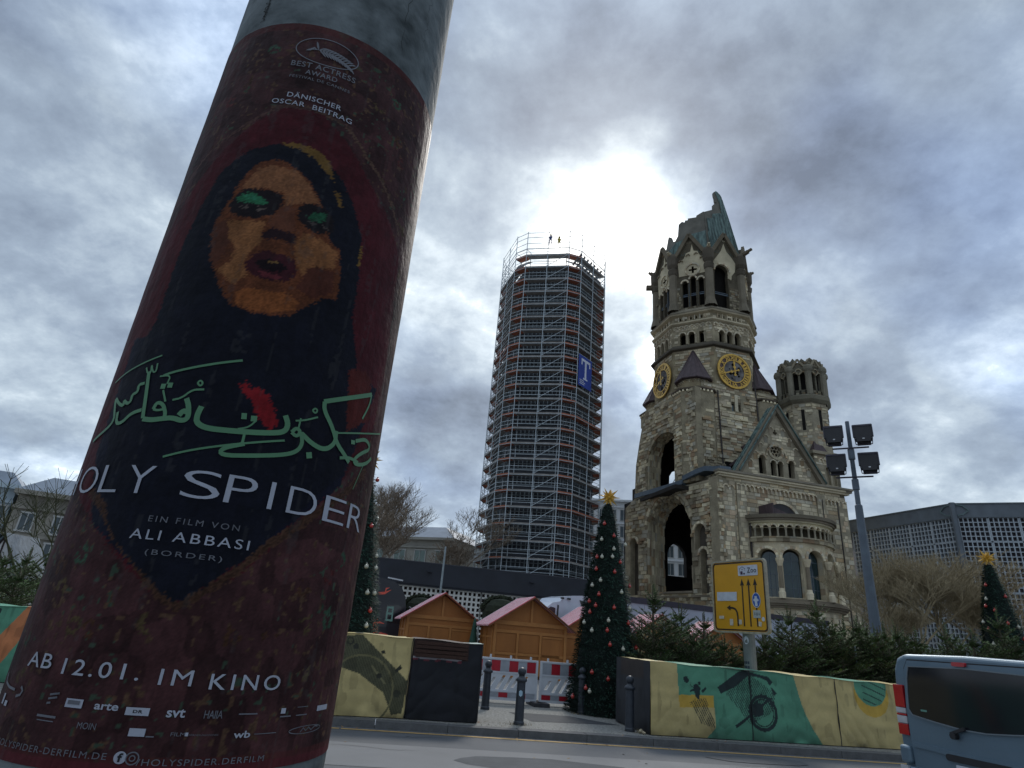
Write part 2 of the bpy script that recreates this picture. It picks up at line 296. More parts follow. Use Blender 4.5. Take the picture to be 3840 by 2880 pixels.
# ============================================================ ADVERTISING COLUMN
CR=.2286; ca=rad(-23.47); CC=Vector((math.sin(ca)*1.172,math.cos(ca)*1.172,0)); TO=(-CC).normalized(); TS=Vector((-TO.y,TO.x,0))
ART={'art':{'medal':[(-16.2,2466),(-30.5,2421),(-44.8,2352),(-60.0,2258),(-80,0),(-80,0),(-80,0),(-80,0),(-66.0,1746),(-42.6,1685),(-26.7,1641),(-15.4,1610),(-10.5,1600),(-3.2,1617),(7.9,1649),(19.2,1705),(33.4,1771),(45.8,1836),(57.4,1899),(59.6,2038),(56.0,2178),(53.0,2266),(39.7,2315),(24.6,2358),(9.4,2417),(-3.3,2457)],'vline':[(-53.5,1741),(-44.9,1721),(-34.8,1681),(-26.3,1654),(-20.6,1632),(-13.1,1608),(-8.9,1600),(-2.0,1622),(5.9,1649),(13.9,1688),(23.5,1722),(35.1,1763),(47.6,1804),(56.9,1843)],'archline':[(-25.7,2451),(-13.3,2464),(7.0,2454),(12.0,2438),(20.4,2409),(30.7,2380),(40.1,2349),(48.5,2312)],'scarf':[(-30.5,2350),(-19.1,2368),(-9.2,2370),(1.4,2361),(11.2,2334),(19.1,2291),(25.8,2236),(28.5,2163),(29.2,2081),(37.2,1998),(41.3,1895),(40.4,1823),(22.6,1741),(9.5,1674),(-2.4,1626),(-10.9,1606),(-25.6,1647),(-39.2,1692),(-48.8,1756),(-56.7,1842),(-60.0,1927),(-55.1,1964),(-50.0,2018),(-50.3,2095),(-49.4,2167),(-45.6,2241),(-41.1,2307)],'face':[(-19.5,2333),(-24.5,2323),(-27.8,2303),(-30.4,2280),(-31.7,2255),(-33.0,2231),(-35.3,2205),(-36.0,2174),(-34.3,2143),(-30.0,2103),(-24.7,2069),(-19.5,2043),(-10.7,2033),(-2.1,2036),(3.4,2044),(8.8,2069),(14.6,2095),(20.2,2101),(19.5,2137),(17.2,2193),(11.9,2203),(7.3,2249),(4.5,2271),(-0.1,2296),(-6.8,2320),(-13.5,2333)],'forehead':[(-18.8,2321),(-23.7,2310),(-27.6,2280),(-28.2,2264),(-19.2,2270),(-11.0,2267),(-9.3,2244),(-3.8,2251),(-3.5,2256),(4.7,2266),(-1.1,2294),(-7.8,2318)],'cheekR':[(1.0,2200),(10.4,2198),(16.3,2186),(16.2,2154),(7.6,2143),(4.6,2118),(0.3,2142),(-2.0,2175)],'cheekL':[(-32.5,2199),(-23.7,2201),(-14.9,2204),(-14.9,2186),(-14.3,2166),(-17.9,2140),(-18.4,2122),(-16.5,2099),(-20.2,2078),(-26.6,2097),(-29.2,2104),(-23.8,2120),(-24.3,2152),(-29.4,2171)],'chin':[(-14.2,2077),(-6.8,2077),(0.4,2081),(5.5,2071),(4.3,2055),(-2.4,2042),(-10.9,2038),(-17.1,2044),(-19.0,2067)],'eyeL':[(-32.4,2231),(-30.2,2250),(-27.1,2264),(-22.4,2268),(-15.8,2267),(-10.7,2261),(-10.1,2246),(-12.0,2228),(-13.1,2219),(-19.8,2207),(-26.3,2208),(-30.3,2218)],'eyeR':[(-3.8,2251),(0.5,2261),(6.0,2263),(9.9,2254),(12.5,2226),(8.1,2210),(4.3,2208),(0.2,2214),(-2.9,2223)],'greenL':[(-29.8,2245),(-26.1,2257),(-22.3,2259),(-18.0,2249),(-14.9,2241),(-17.8,2236),(-23.7,2237),(-28.3,2239)],'greenR':[(0.3,2233),(3.4,2247),(7.6,2253),(8.6,2240),(6.5,2231),(2.8,2227)],'nose':[(-15.0,2178),(-11.7,2194),(-8.1,2194),(-2.8,2191),(-1.1,2178),(-3.9,2172),(-7.8,2177),(-11.5,2171),(-14.0,2170)],'mouth':[(-17.7,2120),(-16.9,2141),(-12.6,2154),(-7.9,2162),(-2.3,2161),(1.0,2148),(1.7,2124),(0.7,2095),(-3.7,2084),(-9.5,2081),(-14.2,2087),(-16.4,2102)],'lipup':[(-16.4,2124),(-12.6,2137),(-8.9,2142),(-3.7,2139),(-3.3,2132),(-9.1,2128),(-14.1,2118)],'lipdn':[(-14.4,2106),(-8.9,2106),(-3.0,2108),(-4.5,2099),(-9.7,2094),(-13.0,2100)],'gold':[(-17.2,2372),(-12.5,2378),(-5.3,2377),(0.7,2370),(4.3,2357),(7.8,2320),(5.1,2329),(1.5,2342),(-3.0,2355),(-9.1,2366),(-14.7,2367)],'gold2':[(8.5,2307),(11.0,2304),(14.3,2275),(11.6,2280)],'gold3':[(26.6,2231),(27.8,2184),(26.3,2178),(26.0,2210)],'red1':[(-7.8,1916),(-5.3,1920),(-4.1,1909),(-1.7,1915),(2.0,1907),(5.0,1893),(8.3,1864),(6.7,1853),(3.5,1860),(0.1,1873),(-2.7,1893),(-6.4,1902)],'red2':[(32.9,1994),(42.2,2004),(47.6,1999),(52.4,1931),(37.9,1889),(36.0,1919)],'mar':[(-80,0),(-50.3,1993),(-60.0,1978),(-65.7,1970),(-76.4,1974)]},'S':[([(-65.5,1917),(-57.9,1928),(-47.8,1940),(-39.9,1950)],8),([(-36.5,1916),(-33.7,1921),(-24.8,1932),(-17.0,1942),(-9.1,1952)],12),([(-37.9,1915),(-33.3,1917),(-33.8,1903)],8),([(-43.8,1924),(-41.5,1887),(-39.5,1849)],20),([(-45.8,1931),(-44.3,1921),(-42.5,1920),(-43.8,1938),(-41.8,1922),(-40.3,1923),(-40.9,1937)],9),([(-44.0,1905),(-47.0,1903),(-46.0,1891),(-48.7,1888),(-48.1,1877),(-49.8,1873),(-52.7,1881),(-51.3,1870),(-55.5,1876),(-59.4,1889),(-57.0,1868),(-54.6,1850),(-57.2,1837),(-67.5,1822)],16),([(-54.0,1862),(-52.6,1843),(-49.2,1843),(-45.9,1857),(-41.2,1862)],18),([(-39.4,1848),(-35.6,1846),(-31.0,1849),(-27.6,1851),(-23.9,1847),(-22.0,1852),(-23.0,1870),(-24.7,1882)],24),([(-36.2,1863),(-35.5,1874),(-32.7,1871),(-30.6,1856),(-31.0,1849)],18),([(-36.2,1863),(-34.4,1861),(-32.1,1863)],12),([(-36.1,1899),(-34.1,1899)],26),([(-33.4,1901),(-31.4,1901)],26),([(-34.6,1893),(-32.2,1875)],10),([(-25.6,1855),(-24.5,1863),(-22.7,1861)],26),([(-29.7,1878),(-26.4,1882),(-23.5,1896),(-19.4,1898)],10),([(-22.4,1907),(-21.7,1912),(-20.4,1908),(-21.1,1902),(-22.4,1907)],9),([(-18.6,1872),(-19.3,1858),(-18.7,1846),(-14.8,1840),(-8.1,1841),(-0.4,1844),(7.4,1850),(11.3,1856),(12.0,1868),(10.2,1881)],26),([(-4.6,1866),(-2.8,1867)],30),([(-1.3,1865),(0.8,1866)],28),([(0.6,1863),(-1.3,1851),(-4.7,1846)],8),([(13.8,1858),(15.2,1867),(17.3,1862),(15.9,1853),(13.8,1858)],18),([(17.3,1862),(18.9,1845),(17.2,1830),(11.9,1820),(1.6,1810),(-7.9,1804),(-8.4,1814),(-1.2,1826)],20),([(-26.8,1793),(-18.8,1805),(-9.2,1817),(12.0,1843)],10),([(-2.1,1842),(-2.0,1826)],12),([(17.7,1860),(22.5,1849),(28.4,1845),(32.8,1861),(32.3,1882)],24),([(21.3,1829),(23.5,1832)],30),([(49.9,1973),(23.9,1921)],24),([(24.2,1921),(24.7,1907),(30.1,1885),(33.5,1863),(39.3,1849),(42.4,1841)],24),([(49.9,1973),(49.6,1953),(46.0,1922)],12),([(31.0,1877),(69.7,1926)],9),([(44.2,1880),(52.2,1894),(57.8,1882),(49.8,1866),(44.8,1848),(47.3,1842),(55.6,1853),(60.7,1869)],20),([(41.4,1875),(43.9,1877)],22),([(36.6,1842),(41.8,1849),(48.7,1848)],16),([(53.1,1847),(50.4,1822),(48.3,1802)],5),([(14.3,1877),(18.0,1882),(22.7,1893)],9),([(19.9,1901),(20.9,1906),(22.1,1903),(21.2,1897),(19.9,1901)],9),([(16.1,1883),(16.0,1865)],9)]}
m_conc=mat('column_concrete',(.085,.105,.11),.8,.5,9,.7,fine=38,bdist=.008,col2=(.15,.17,.175),spec=.15)
col=thing('advertising_column','thick round concrete column with a dark film poster pasted round it','column',(CC.x,CC.y,-.12))
def cyl(ph,zmm,off=0.0): # phi in degrees (right positive seen from the camera), height in millimetres
    p=rad(ph); d=TO*math.cos(p)+TS*math.sin(p); q=d*(CR+off); return Vector((q.x,q.y,zmm/1000+.12))
b=MB(); b.lathe([(CR,-.3)]+[(CR+.0008*random.uniform(-1,1),.1*i) for i in range(1,72)]+[(CR*.97,7.6)],72); b.build('column_shaft',m_conc,col,smooth=True)
mcr=mat('dark_crack',(.012,.012,.012),.9,.2,20,0)
b=MB()
for x0,z0,ln,wd in ((-46,2705,420,5.5),(-42,2900,600,4),(25,2720,500,1.2),(-47,2690,60,8),(40,2760,300,1)):
    P=[(x0+random.uniform(-1,1)*1.6,z0+ln*i/26) for i in range(27)]
    for (a,c),(d,e) in zip(P,P[1:]):
        ww=wd*random.uniform(.3,1.2)/4; b.face([cyl(a-ww*.3,c,.0012),cyl(a+ww*.3,c,.0012),cyl(d+ww*.3,e,.0012),cyl(d-ww*.3,e,.0012)])
b.build('crack',mcr,col,fixn=False)
# the poster: paper wrapped round the column, its print painted vertex by vertex
PH0,PH1,PZ0,PZ1=-119,102,1413,2671; NU,NZ=330,520
U_,Z_=np.meshgrid(np.linspace(PH0,PH1,NU),np.linspace(PZ0,PZ1,NZ))
def vnoise(U,Z,su,sz,seed):
    g=np.random.default_rng(seed).random((80,80)); x=(U/su)%79; y=(Z/sz)%79; xi=x.astype(int);yi=y.astype(int);fx=x-xi;fy=y-yi
    fx=fx*fx*(3-2*fx);fy=fy*fy*(3-2*fy)
    return (g[yi,xi]*(1-fx)+g[yi,xi+1]*fx)*(1-fy)+(g[yi+1,xi]*(1-fx)+g[yi+1,xi+1]*fx)*fy
jit=(RNG.random(U_.shape)-.5)*1.4; jz=(RNG.random(U_.shape)-.5)*5
Uj=U_+jit; Zj=Z_+jz
n1=vnoise(U_,Z_,5,22,1); n2=vnoise(U_,Z_,1.6,7,2); n3=vnoise(U_,Z_,14,60,3); n4=RNG.random(U_.shape)
C_=np.zeros(U_.shape+(3,)); 
C_[:]=(.036,.015,.016); C_+= (n3*.7)[...,None]*np.array([.036,.012,.012]); C_*= (.65+n1*.5+.35*n4)[...,None]
dark=(vnoise(U_,Z_,8,40,9)>.55); C_[dark]*=.62
fl=(n2>.74)&(n1>.5); C_[fl]=np.array([.085,.046,.028])*(.6+.6*n4[fl][:,None])
fl=(n2>.84)&(vnoise(U_,Z_,11,50,5)>.62); C_[fl]=(.04,.06,.04)
rings=[(-57,1640,'o'),(-47,1655,'g'),(-52,1612,'y'),(-40,1568,'y'),(-34,1566,'o'),(32,1640,'o'),(36,1590,'y'),(44,1660,'r'),(46,1622,'g'),(48,1600,'g'),(50,1690,'g'),(22,1576,'o'),(-62,2440,'o'),(-44,2520,'o'),(-50,2480,'r'),(40,2460,'r'),(46,2400,'g'),(20,2540,'y'),(50,2330,'y'),(36,2500,'o'),(-34,2600,'g'),(54,2240,'y'),(30,2580,'g'),(-58,1500,'y'),(40,1530,'y'),(10,1570,'o'),(-16,1578,'y')]
pal={'o':(.060,.026,.014),'g':(.035,.075,.045),'y':(.070,.048,.022),'r':(.07,.014,.014)}
for (a,z,k) in rings:
    r=np.hypot((U_-a)*4,(Z_-z))+n4*5; m=(r>8)&(r<15)&(n2>.48); C_[m]=np.array(pal[k])*(.6+.7*n4[m][:,None])
def poly(p,c,j=1,v=.25):
    m=np_inside(Uj if j else U_,Zj if j else Z_,p); C_[m]=np.array(c)*(1-v/2+v*n4[m][:,None])*(.8+.4*n1[m][:,None]); return m
A=ART['art']; med=A['medal'][:4]+[(-72,2180),(-84,2080),(-86,1950),(-82,1800)]+A['medal'][8:]
poly(med,(.058,.008,.012)); 
poly([(-48,1700),(-8,1603),(40,1800),(54,1990),(-62,1990),(-60,1800)],(.006,.007,.017),1,.3)
def line(P,w,c):
    for (a,z),(d,e) in zip(P,P[1:]):
        L2=((d-a)*4)**2+(e-z)**2; t=np.clip((((U_-a)*4)*((d-a)*4)+(Z_-z)*(e-z))/max(L2,1e-6),0,1)
        q=np.hypot((U_-a)*4-t*(d-a)*4,(Z_-z)-t*(e-z)); m=(q<w*(.6+.8*n4)); C_[m]=np.array(c)*(.5+.9*n4[m][:,None])
line(A['vline'],6,(.055,.026,.016)); line(A['archline'],3.5,(.09,.05,.035)); line([(-8-(u-(-8)),z) for u,z in A['archline']],3,(.07,.035,.03))
poly(A['scarf'],(.0055,.0065,.013),1,.3)
poly(A['face'],(.11,.034,.014),1,.6); poly(A['forehead'],(.20,.082,.036),1,.55); poly(A['cheekR'],(.20,.080,.030),1,.55); poly(A['cheekL'],(.215,.088,.033),1,.55); poly(A['chin'],(.21,.066,.020),1,.6)
poly([(-36,2190),(-31,2200),(-27,2160),(-29,2110),(-33,2120)],(.09,.030,.017)); poly([(6,2140),(16,2150),(18,2110),(10,2085),(3,2095)],(.075,.022,.013))
poly([(-11,2240),(-5,2240),(-3,2195),(-13,2195)],(.115,.040,.022))
poly(A['eyeL'],(.012,.008,.010)); poly(A['eyeR'],(.012,.008,.010)); poly(A['greenL'],(.022,.12,.055),1,.7); poly(A['greenR'],(.018,.085,.042),1,.7); poly([(-27,2252),(-22,2250),(-17,2246),(-22,2244)],(.03,.16,.085),1,.5)
poly([(-28,2228),(-22,2233),(-15,2228),(-21,2220)],(.09,.07,.06)); poly([(1,2225),(6,2229),(10,2224),(5,2218)],(.07,.055,.05)); poly([(-23.5,2233),(-19.5,2233),(-19.5,2221),(-23.5,2221)],(.008,.006,.008)); poly([(4,2229),(7.5,2229),(7.5,2218),(4,2218)],(.008,.006,.008))
poly(A['nose'],(.022,.009,.012)); poly([(-18,2122),(-15,2142),(-11,2150),(-7.5,2145),(-4,2150),(0,2141),(2,2122),(-1,2103),(-7,2095),(-13,2098),(-17,2108)],(.040,.008,.012)); poly([(-14.5,2124),(-11,2134),(-5,2134),(-1.5,2124),(-5,2114),(-11,2113)],(.008,.003,.005)); poly([(-12.5,2111),(-7,2107),(-2,2111),(-4,2101),(-10,2100)],(.12,.022,.028)); poly([(-11,2130),(-7.5,2133),(-5,2131),(-8,2127)],(.16,.09,.03))
poly(A['gold'],(.155,.085,.022)); poly(A['gold2'],(.15,.08,.02)); poly(A['gold3'],(.17,.095,.022)); poly(A['red1'],(.20,.010,.014)); poly(A['red2'],(.07,.012,.010)); 
edge=(Z_>2652)|(Z_<1430)|(U_>97); C_[edge]=C_[edge]*.3+np.array([.05,.012,.012])
C_[(Z_<1424)]=(.085,.018,.022)
# scuffs, rain streaks and paper folds
sc=(vnoise(U_,Z_,2.2,90,21)>.80)&(n2>.45); C_[sc]=C_[sc]*.8+.012
C_*=(.82+.36*vnoise(U_,Z_,.9,14,33))[...,None]
C_=C_*.98+.0022
off=.0008+.0006*vnoise(U_,Z_,12,45,8)+.0007*vnoise(U_,Z_,2.5,160,18)**3+.0007*np.exp(-((U_-52-(Z_-1500)/160)/1.0)**2)*(Z_<1800)
P_=np.radians(U_); X_=(TO.x*np.cos(P_)+TS.x*np.sin(P_))*(CR+off); Y_=(TO.y*np.cos(P_)+TS.y*np.sin(P_))*(CR+off)
def grid_mesh(name,X,Y,Z,Cc,m,smooth=True):
    nz,nu=X.shape; co=np.stack([X,Y,Z],-1).reshape(-1,3).astype(np.float32); i=np.arange(nz*nu).reshape(nz,nu)
    f=np.stack([i[:-1,:-1],i[:-1,1:],i[1:,1:],i[1:,:-1]],-1).reshape(-1,4)
    me=bpy.data.meshes.new(name); me.vertices.add(len(co)); me.vertices.foreach_set('co',co.ravel()); me.loops.add(f.size); me.loops.foreach_set('vertex_index',f.ravel().astype(np.int32))
    me.polygons.add(len(f)); me.polygons.foreach_set('loop_start',np.arange(0,f.size,4,dtype=np.int32)); me.polygons.foreach_set('loop_total',np.full(len(f),4,np.int32))
    me.materials.append(m); me.update(calc_edges=True); me.validate()
    ca=me.color_attributes.new('tint','FLOAT_COLOR','POINT'); ca.data.foreach_set('color',np.concatenate([Cc.reshape(-1,3),np.ones((len(co),1))],1).astype(np.float32).ravel())
    if smooth: me.polygons.foreach_set('use_smooth',[True]*len(f))
    return me
m_paper=mat('poster_paper',(1,1,1),.62,.16,9,.45,tint=True,fine=55,bdist=.006,spec=.08)
poster=link('poster',grid_mesh('poster',X_,Y_,Z_/1000+.12,np.clip(C_,0,1),m_paper),col)
poster['label']='dark red film poster with a headscarfed face and white and green lettering'
m_ink=mat('white_ink',(.36,.38,.44),.5,.1,30,0,spec=.3); m_ink2=mat('dim_ink',(.13,.135,.155),.5,.2,30,0,spec=.3); m_gink=mat('green_ink',(.085,.215,.11),.5,.1,20,0,spec=.3)
cf=lambda o_: (lambda ph,z: cyl(ph,z,o_))
def wtext(s,a,c,z0,z1,m=m_ink,space=1.0,bold=0.0):
    b=MB(); put_text(b,s,cf(.0028),a,c,z0,z1,space,bold,slices=1.5); return b.build('lettering',m,poster,fixn=False)
for s,a,c in (('H',-78,-68),('O',-64.5,-52),('L',-49.6,-40.9),('Y',-37.5,-27.6),('S',-17.6,-5),('P',-3.4,6.6),('I',11.1,12.7),('D',18,30),('E',33.6,45.9),('R',48.6,61.5)):
    wtext(s,a,c,1740,1779,bold=-.012)
wtext('EIN FILM VON',-25.1,4,1703.5,1711.5,m_ink2,1.35); wtext('ALI ABBASI',-29.8,8.4,1680,1693,m_ink,1.25); wtext('(BORDER)',-23,1,1659,1668,m_ink2,1.3)
wtext('BEST ACTRESS',-23.4,6.4,2557,2570.5,m_ink2,1.1,.01); wtext('AWARD',-16,-1.5,2540.5,2552,m_ink2,1.1,.01); wtext('FESTIVAL DE CANNES',-22.5,5,2528,2534.5,m_ink2,1.1)
wtext('D\u00c4NISCHER',-21,3.2,2479,2493,m_ink,1.1,.005); wtext('OSCAR',-27,-12.3,2461,2472,m_ink,1.1,.005); wtext('BEITRAG',-8.8,9.1,2460,2471.5,m_ink,1.1,.005)
wtext('AB',-55.4,-43.5,1516,1533,m_ink,1.1,.004); wtext('12.01.',-38.6,-14,1512.5,1530.5,m_ink,1.25,.004); wtext('IM',-8.2,1.2,1509.5,1527.5,m_ink,1.3,.0); wtext('KINO',6.4,29.7,1506.5,1525,m_ink,1.3,.004)
wtext('HOLYSPIDER-DERFILM.DE',-58,-16.6,1427.5,1434.5,m_ink2,1.15,.0); wtext('/HOLYSPIDER.DERFILM',-8.2,29.2,1423,1430,m_ink2,1.15,.0)
wtext('arte',-24.2,-17.2,1478.5,1486,m_ink,1,.02); wtext('svt',-3.6,1.6,1474.5,1484,m_ink,1,.02); wtext('FILM',-1,3,1454.5,1458.5,m_ink2,1,.0); wtext('MOIN',-27.6,-22,1457,1464,m_ink2,1,.0); wtext('wb',17.2,22.6,1451.5,1459.5,m_ink,1,.02)
wtext('F\u00d6RDERUNGSFONDS',4,12.5,1454.8,1457.2,m_ink2,1.1); wtext('DR',-12.9,-10.2,1477.6,1481,mat('ink_black',(.01,.01,.012)),1.1,.03); wtext('HAIIA',7,12.5,1474,1483,m_ink2,.95,.01)
def rect(a,c,z0,z1,m=m_ink,o_=.0026):
    b=MB(); k=max(1,int(abs(c-a)/1.5)); 
    for i in range(k): b.face([cyl(a+(c-a)*i/k,z0,o_),cyl(a+(c-a)*(i+1)/k,z0,o_),cyl(a+(c-a)*(i+1)/k,z1,o_),cyl(a+(c-a)*i/k,z1,o_)])
    return b.build('printed_mark',m,poster,fixn=False)
rect(-33.6,-28,1478,1487.5); rect(-32.8,-28.9,1481.5,1485.8,m_ink2,.0031); rect(-15,-8.4,1475,1483.5); rect(3,3.8,1454.5,1458.5); rect(-12.5,-8,1453,1461.5); rect(-7.6,-5.4,1452.5,1454,m_ink2)
rect(32.4,34.3,1477.5,1484); rect(32.4,37,1473,1474.6,m_ink2); rect(39.5,45,1483.6,1484.4,m_ink2); rect(39.5,45,1473.2,1474.6,m_ink2); rect(51,59,1476,1483,m_ink); rect(17.4,23.6,1478,1479.6,m_ink2)
rect(-42.5,-35.4,1464.5,1467,m_ink2); rect(-42,-35.8,1460.5,1461.6,m_ink2); rect(-65.5,-64,1468,1480); rect(-62.6,-60.5,1467,1473); rect(24,32,1454.6,1455.6,m_ink2)
b=MB(); cfn=cf(.0028)
for pts,wd in (([(-70,1503),(-68,1492),(-63,1488),(-58,1487)],3),([(-54.5,1492),(-53,1488),(-53.6,1483),(-56,1480.5)],3.2),([(-40,1489),(-36.6,1491.5)],2.2),([(-40.2,1484.5),(-37,1487)],2.2),([(-40.3,1479.6),(-38.9,1480.5)],2.2)):
    ribbon(b,[(p[0]*4,p[1]) for p in pts],wd,lambda u,z:cfn(u/4,z),step=3)
for cx_,cz_,rx,rz_,w_,a0,a1 in ((-8.7,2606,14.6,33,2.0,0,360),(-9.6,1430.3,1.7,6.4,1.4,0,360),(-9.6,1430.3,.75,2.8,1.2,0,360)):
    ribbon(b,[((cx_+rx*math.cos(rad(t)))*4,cz_+rz_*math.sin(rad(t))*(1 if rx>5 else 1)) for t in range(a0,a1+1,8)],w_,lambda u,z:cfn(u/4,z))
ribbon(b,[((45+9*math.cos(rad(t)))*4+6,1454.5+4.6*math.sin(rad(t))) for t in range(0,361,12)],1.0,lambda u,z:cfn(u/4,z))
ribbon(b,[(172,1452),(178,1457),(184,1453),(190,1457),(197,1453),(206,1457),(214,1456)],1.6,lambda u,z:cfn(u/4,z))
# palm branch inside the oval
stem=[(-17.5,2604),(-13,2607),(-8,2606),(-3,2600),(1.5,2592)]
ribbon(b,[(p[0]*4,p[1]) for p in stem],1.6,lambda u,z:cfn(u/4,z),step=4)
ribbon(b,[(-74,2600),(-67,2603),(-60,2610),(-54,2606)],4.5,lambda u,z:cfn(u/4,z),step=4,taper=True); ribbon(b,[(-58,2627),(-55,2617),(-52,2608)],4,lambda u,z:cfn(u/4,z),step=3,taper=True)
for i in range(11):
    t=i/10; a_=-50+56*t; z_=2607-15*t*t
    for sg in (1,-1): ribbon(b,[(a_,z_),(a_+7,z_+sg*6),(a_+14,z_+sg*11-3)],3.2,lambda u,z:cfn(u/4,z),step=3,taper=True)
b.lathe([(0.001,0)],3) if False else None
b.build('emblem',m_ink2,poster,fixn=False)
b=MB(); b.face([cyl(-12.9+1.75*math.cos(rad(t)),1430.6+6.6*math.sin(rad(t)),.0027) for t in range(0,360,20)]); b.build('printed_mark',m_ink,poster,fixn=False)
b=MB(); put_text(b,'f',cf(.0034),-13.6,-12.2,1426.2,1435.4,1,.03); b.build('lettering',mat('ink_black',(.01,.01,.012)),poster,fixn=False)
b=MB()
for pts,wd in ART['S']:
    P=[(max(-86,p[0])*4,p[1]) for p in pts if p[1]>0]
    for _ in range(2):
        if len(P)>2: P=[P[0]]+[q for a,c in zip(P,P[1:]) for q in ((a[0]*.75+c[0]*.25,a[1]*.75+c[1]*.25),(a[0]*.25+c[0]*.75,a[1]*.25+c[1]*.75))]+[P[-1]]
    if len(P)>1: ribbon(b,P,wd*.31,lambda u,z:cf(.0026)(u/4,z),step=3)
b.build('calligraphy',m_gink,poster,fixn=False)

# ============================================================ BOLLARDS
m_bol=mat('bollard_iron',(.028,.034,.045),.45,.3,9,.2,spec=.5)
def bollard():
    t=thing('bollard','','bollard',group='iron bollards along the kerb')
    b=MB(); b.lathe([(.105,0),(.105,.05),(.092,.07),(.084,.74),(.088,.76)],20,caps=True); b.build('post',m_bol,t,smooth=False)
    b=MB(); b.lathe([(.088,.76),(.112,.775),(.112,.80),(.10,.825),(.07,.845),(.055,.865),(.06,.88)],20); b.build('collar',m_bol,t,smooth=True)
    b=MB(); b.sphere((0,0,.945),.083,20,12); b.build('ball_head',m_bol,t,smooth=True); return t
bo=bollard()
for i,(x,y,l) in enumerate(((.70,13.57,'iron bollard standing in front of the white and red barrier, blue-white sticker on it'),(.014,15.7,'iron bollard between the black-faced block and the red and white barrier'),(2.33,16.42,'iron bollard standing right in front of the baubled cone tree'),(2.98,14.0,'iron bollard in front of the grey end of the green and yellow barrier'))):
    o=bo if i==0 else copy_tree(bo); o.location=(x,y,0); o['label']=l
b=MB(); a0=math.atan2(-13.57,-.70)
for i in range(6):
    t0=a0-.38+i*.13; t1=t0+.13
    b.face([(.0885*math.cos(t0),.0885*math.sin(t0),.50+.045*abs(i-3)/3*.6),(.0885*math.cos(t1),.0885*math.sin(t1),.50+.045*abs(i-2)/3*.6),(.0875*math.cos(t1),.0875*math.sin(t1),.62-.045*abs(i-2)/3*.6),(.0875*math.cos(t0),.0875*math.sin(t0),.62-.045*abs(i-3)/3*.6)])
b.build('sticker',mat('sticker_blue',(.35,.5,.6),.5,.2,30,0),bo,fixn=False)

# ============================================================ RED AND WHITE BARRIERS
m_wp=mat('white_plastic',(.62,.64,.68),.45,.08,4,.05); m_redr=mat('red_reflective',(.42,.015,.03),.35,.15,6,0); m_gr=mat('grey_reflective',(.36,.38,.42),.4,.15,6,0); m_foot=mat('rubber_foot',(.05,.05,.055),.9,.3,8,.3)
def road_barrier():
    t=thing('road_barrier','','barrier',group='red and white plastic road barriers'); fr=(Vector((0,0,0)),Vector((1,0,0)),Vector((0,-1,0))); Wd=2.02
    holes=[]
    for i in range(9):
        x=.12+i*.20; l=.33 if i%3 else .22; z=.315 if i%3 else .37
        holes.append([(x,z),(x+.085,z),(x+.085+l*.55,z+l),(x+l*.55,z+l)]) if x+.085+l*.55<Wd-.06 else None
    b=MB(); b.panel([(0,.10),(Wd,.10),(Wd,1.03),(0,1.03)],holes,fr,.05)
    b.build('barrier_panel',m_wp,t)
    b=MB(); b.fbox(fr,0,Wd,1.0,1.045,-.06,.015); b.fbox(fr,0,Wd,.69,.725,-.055,.012); b.fbox(fr,0,Wd,.255,.285,-.055,.012); b.fbox(fr,0,Wd,.07,.125,-.06,.015); b.fbox(fr,0,.045,.07,1.04,-.06,.016); b.fbox(fr,Wd-.045,Wd,.07,1.04,-.06,.016); b.build('rail',m_wp,t)
    for i in range(4):
        b=MB(); x=.2+i*.54; b.fbox(fr,x-.022,x+.022,1.045,1.12,-.045,0); b.build('peg',m_wp,t)
    k=8; wv=(Wd-.12)/k
    for i in range(k):
        b=MB(); b.fbox(fr,.06+i*wv,.06+(i+1)*wv,.735,.99,0,.008); b.build('reflective_strip',m_redr if i%2 else m_gr,t)
        b=MB(); b.fbox(fr,.06+i*wv,.06+(i+1)*wv,.135,.245,0,.008); b.build('reflective_strip',m_gr if i%2 else m_redr,t)
    for x in (.02,Wd-.02):
        b=MB(); b.box((x,-.02,.045),(.30,.85,.09)); b.build('foot',m_foot,t)
    return t
rb=road_barrier(); bd=az(79); brz=math.atan2(bd.y,bd.x); j=Vector((1.345,17.56,0))
rb.location=j-bd*2.05; rb.rotation_euler=(0,0,brz); rb['label']='left one of the two red and white plastic barriers, behind the front bollard'
copy_tree(rb,None,j+bd*.04,brz,'right one of the two red and white plastic barriers, its end behind the baubled tree')

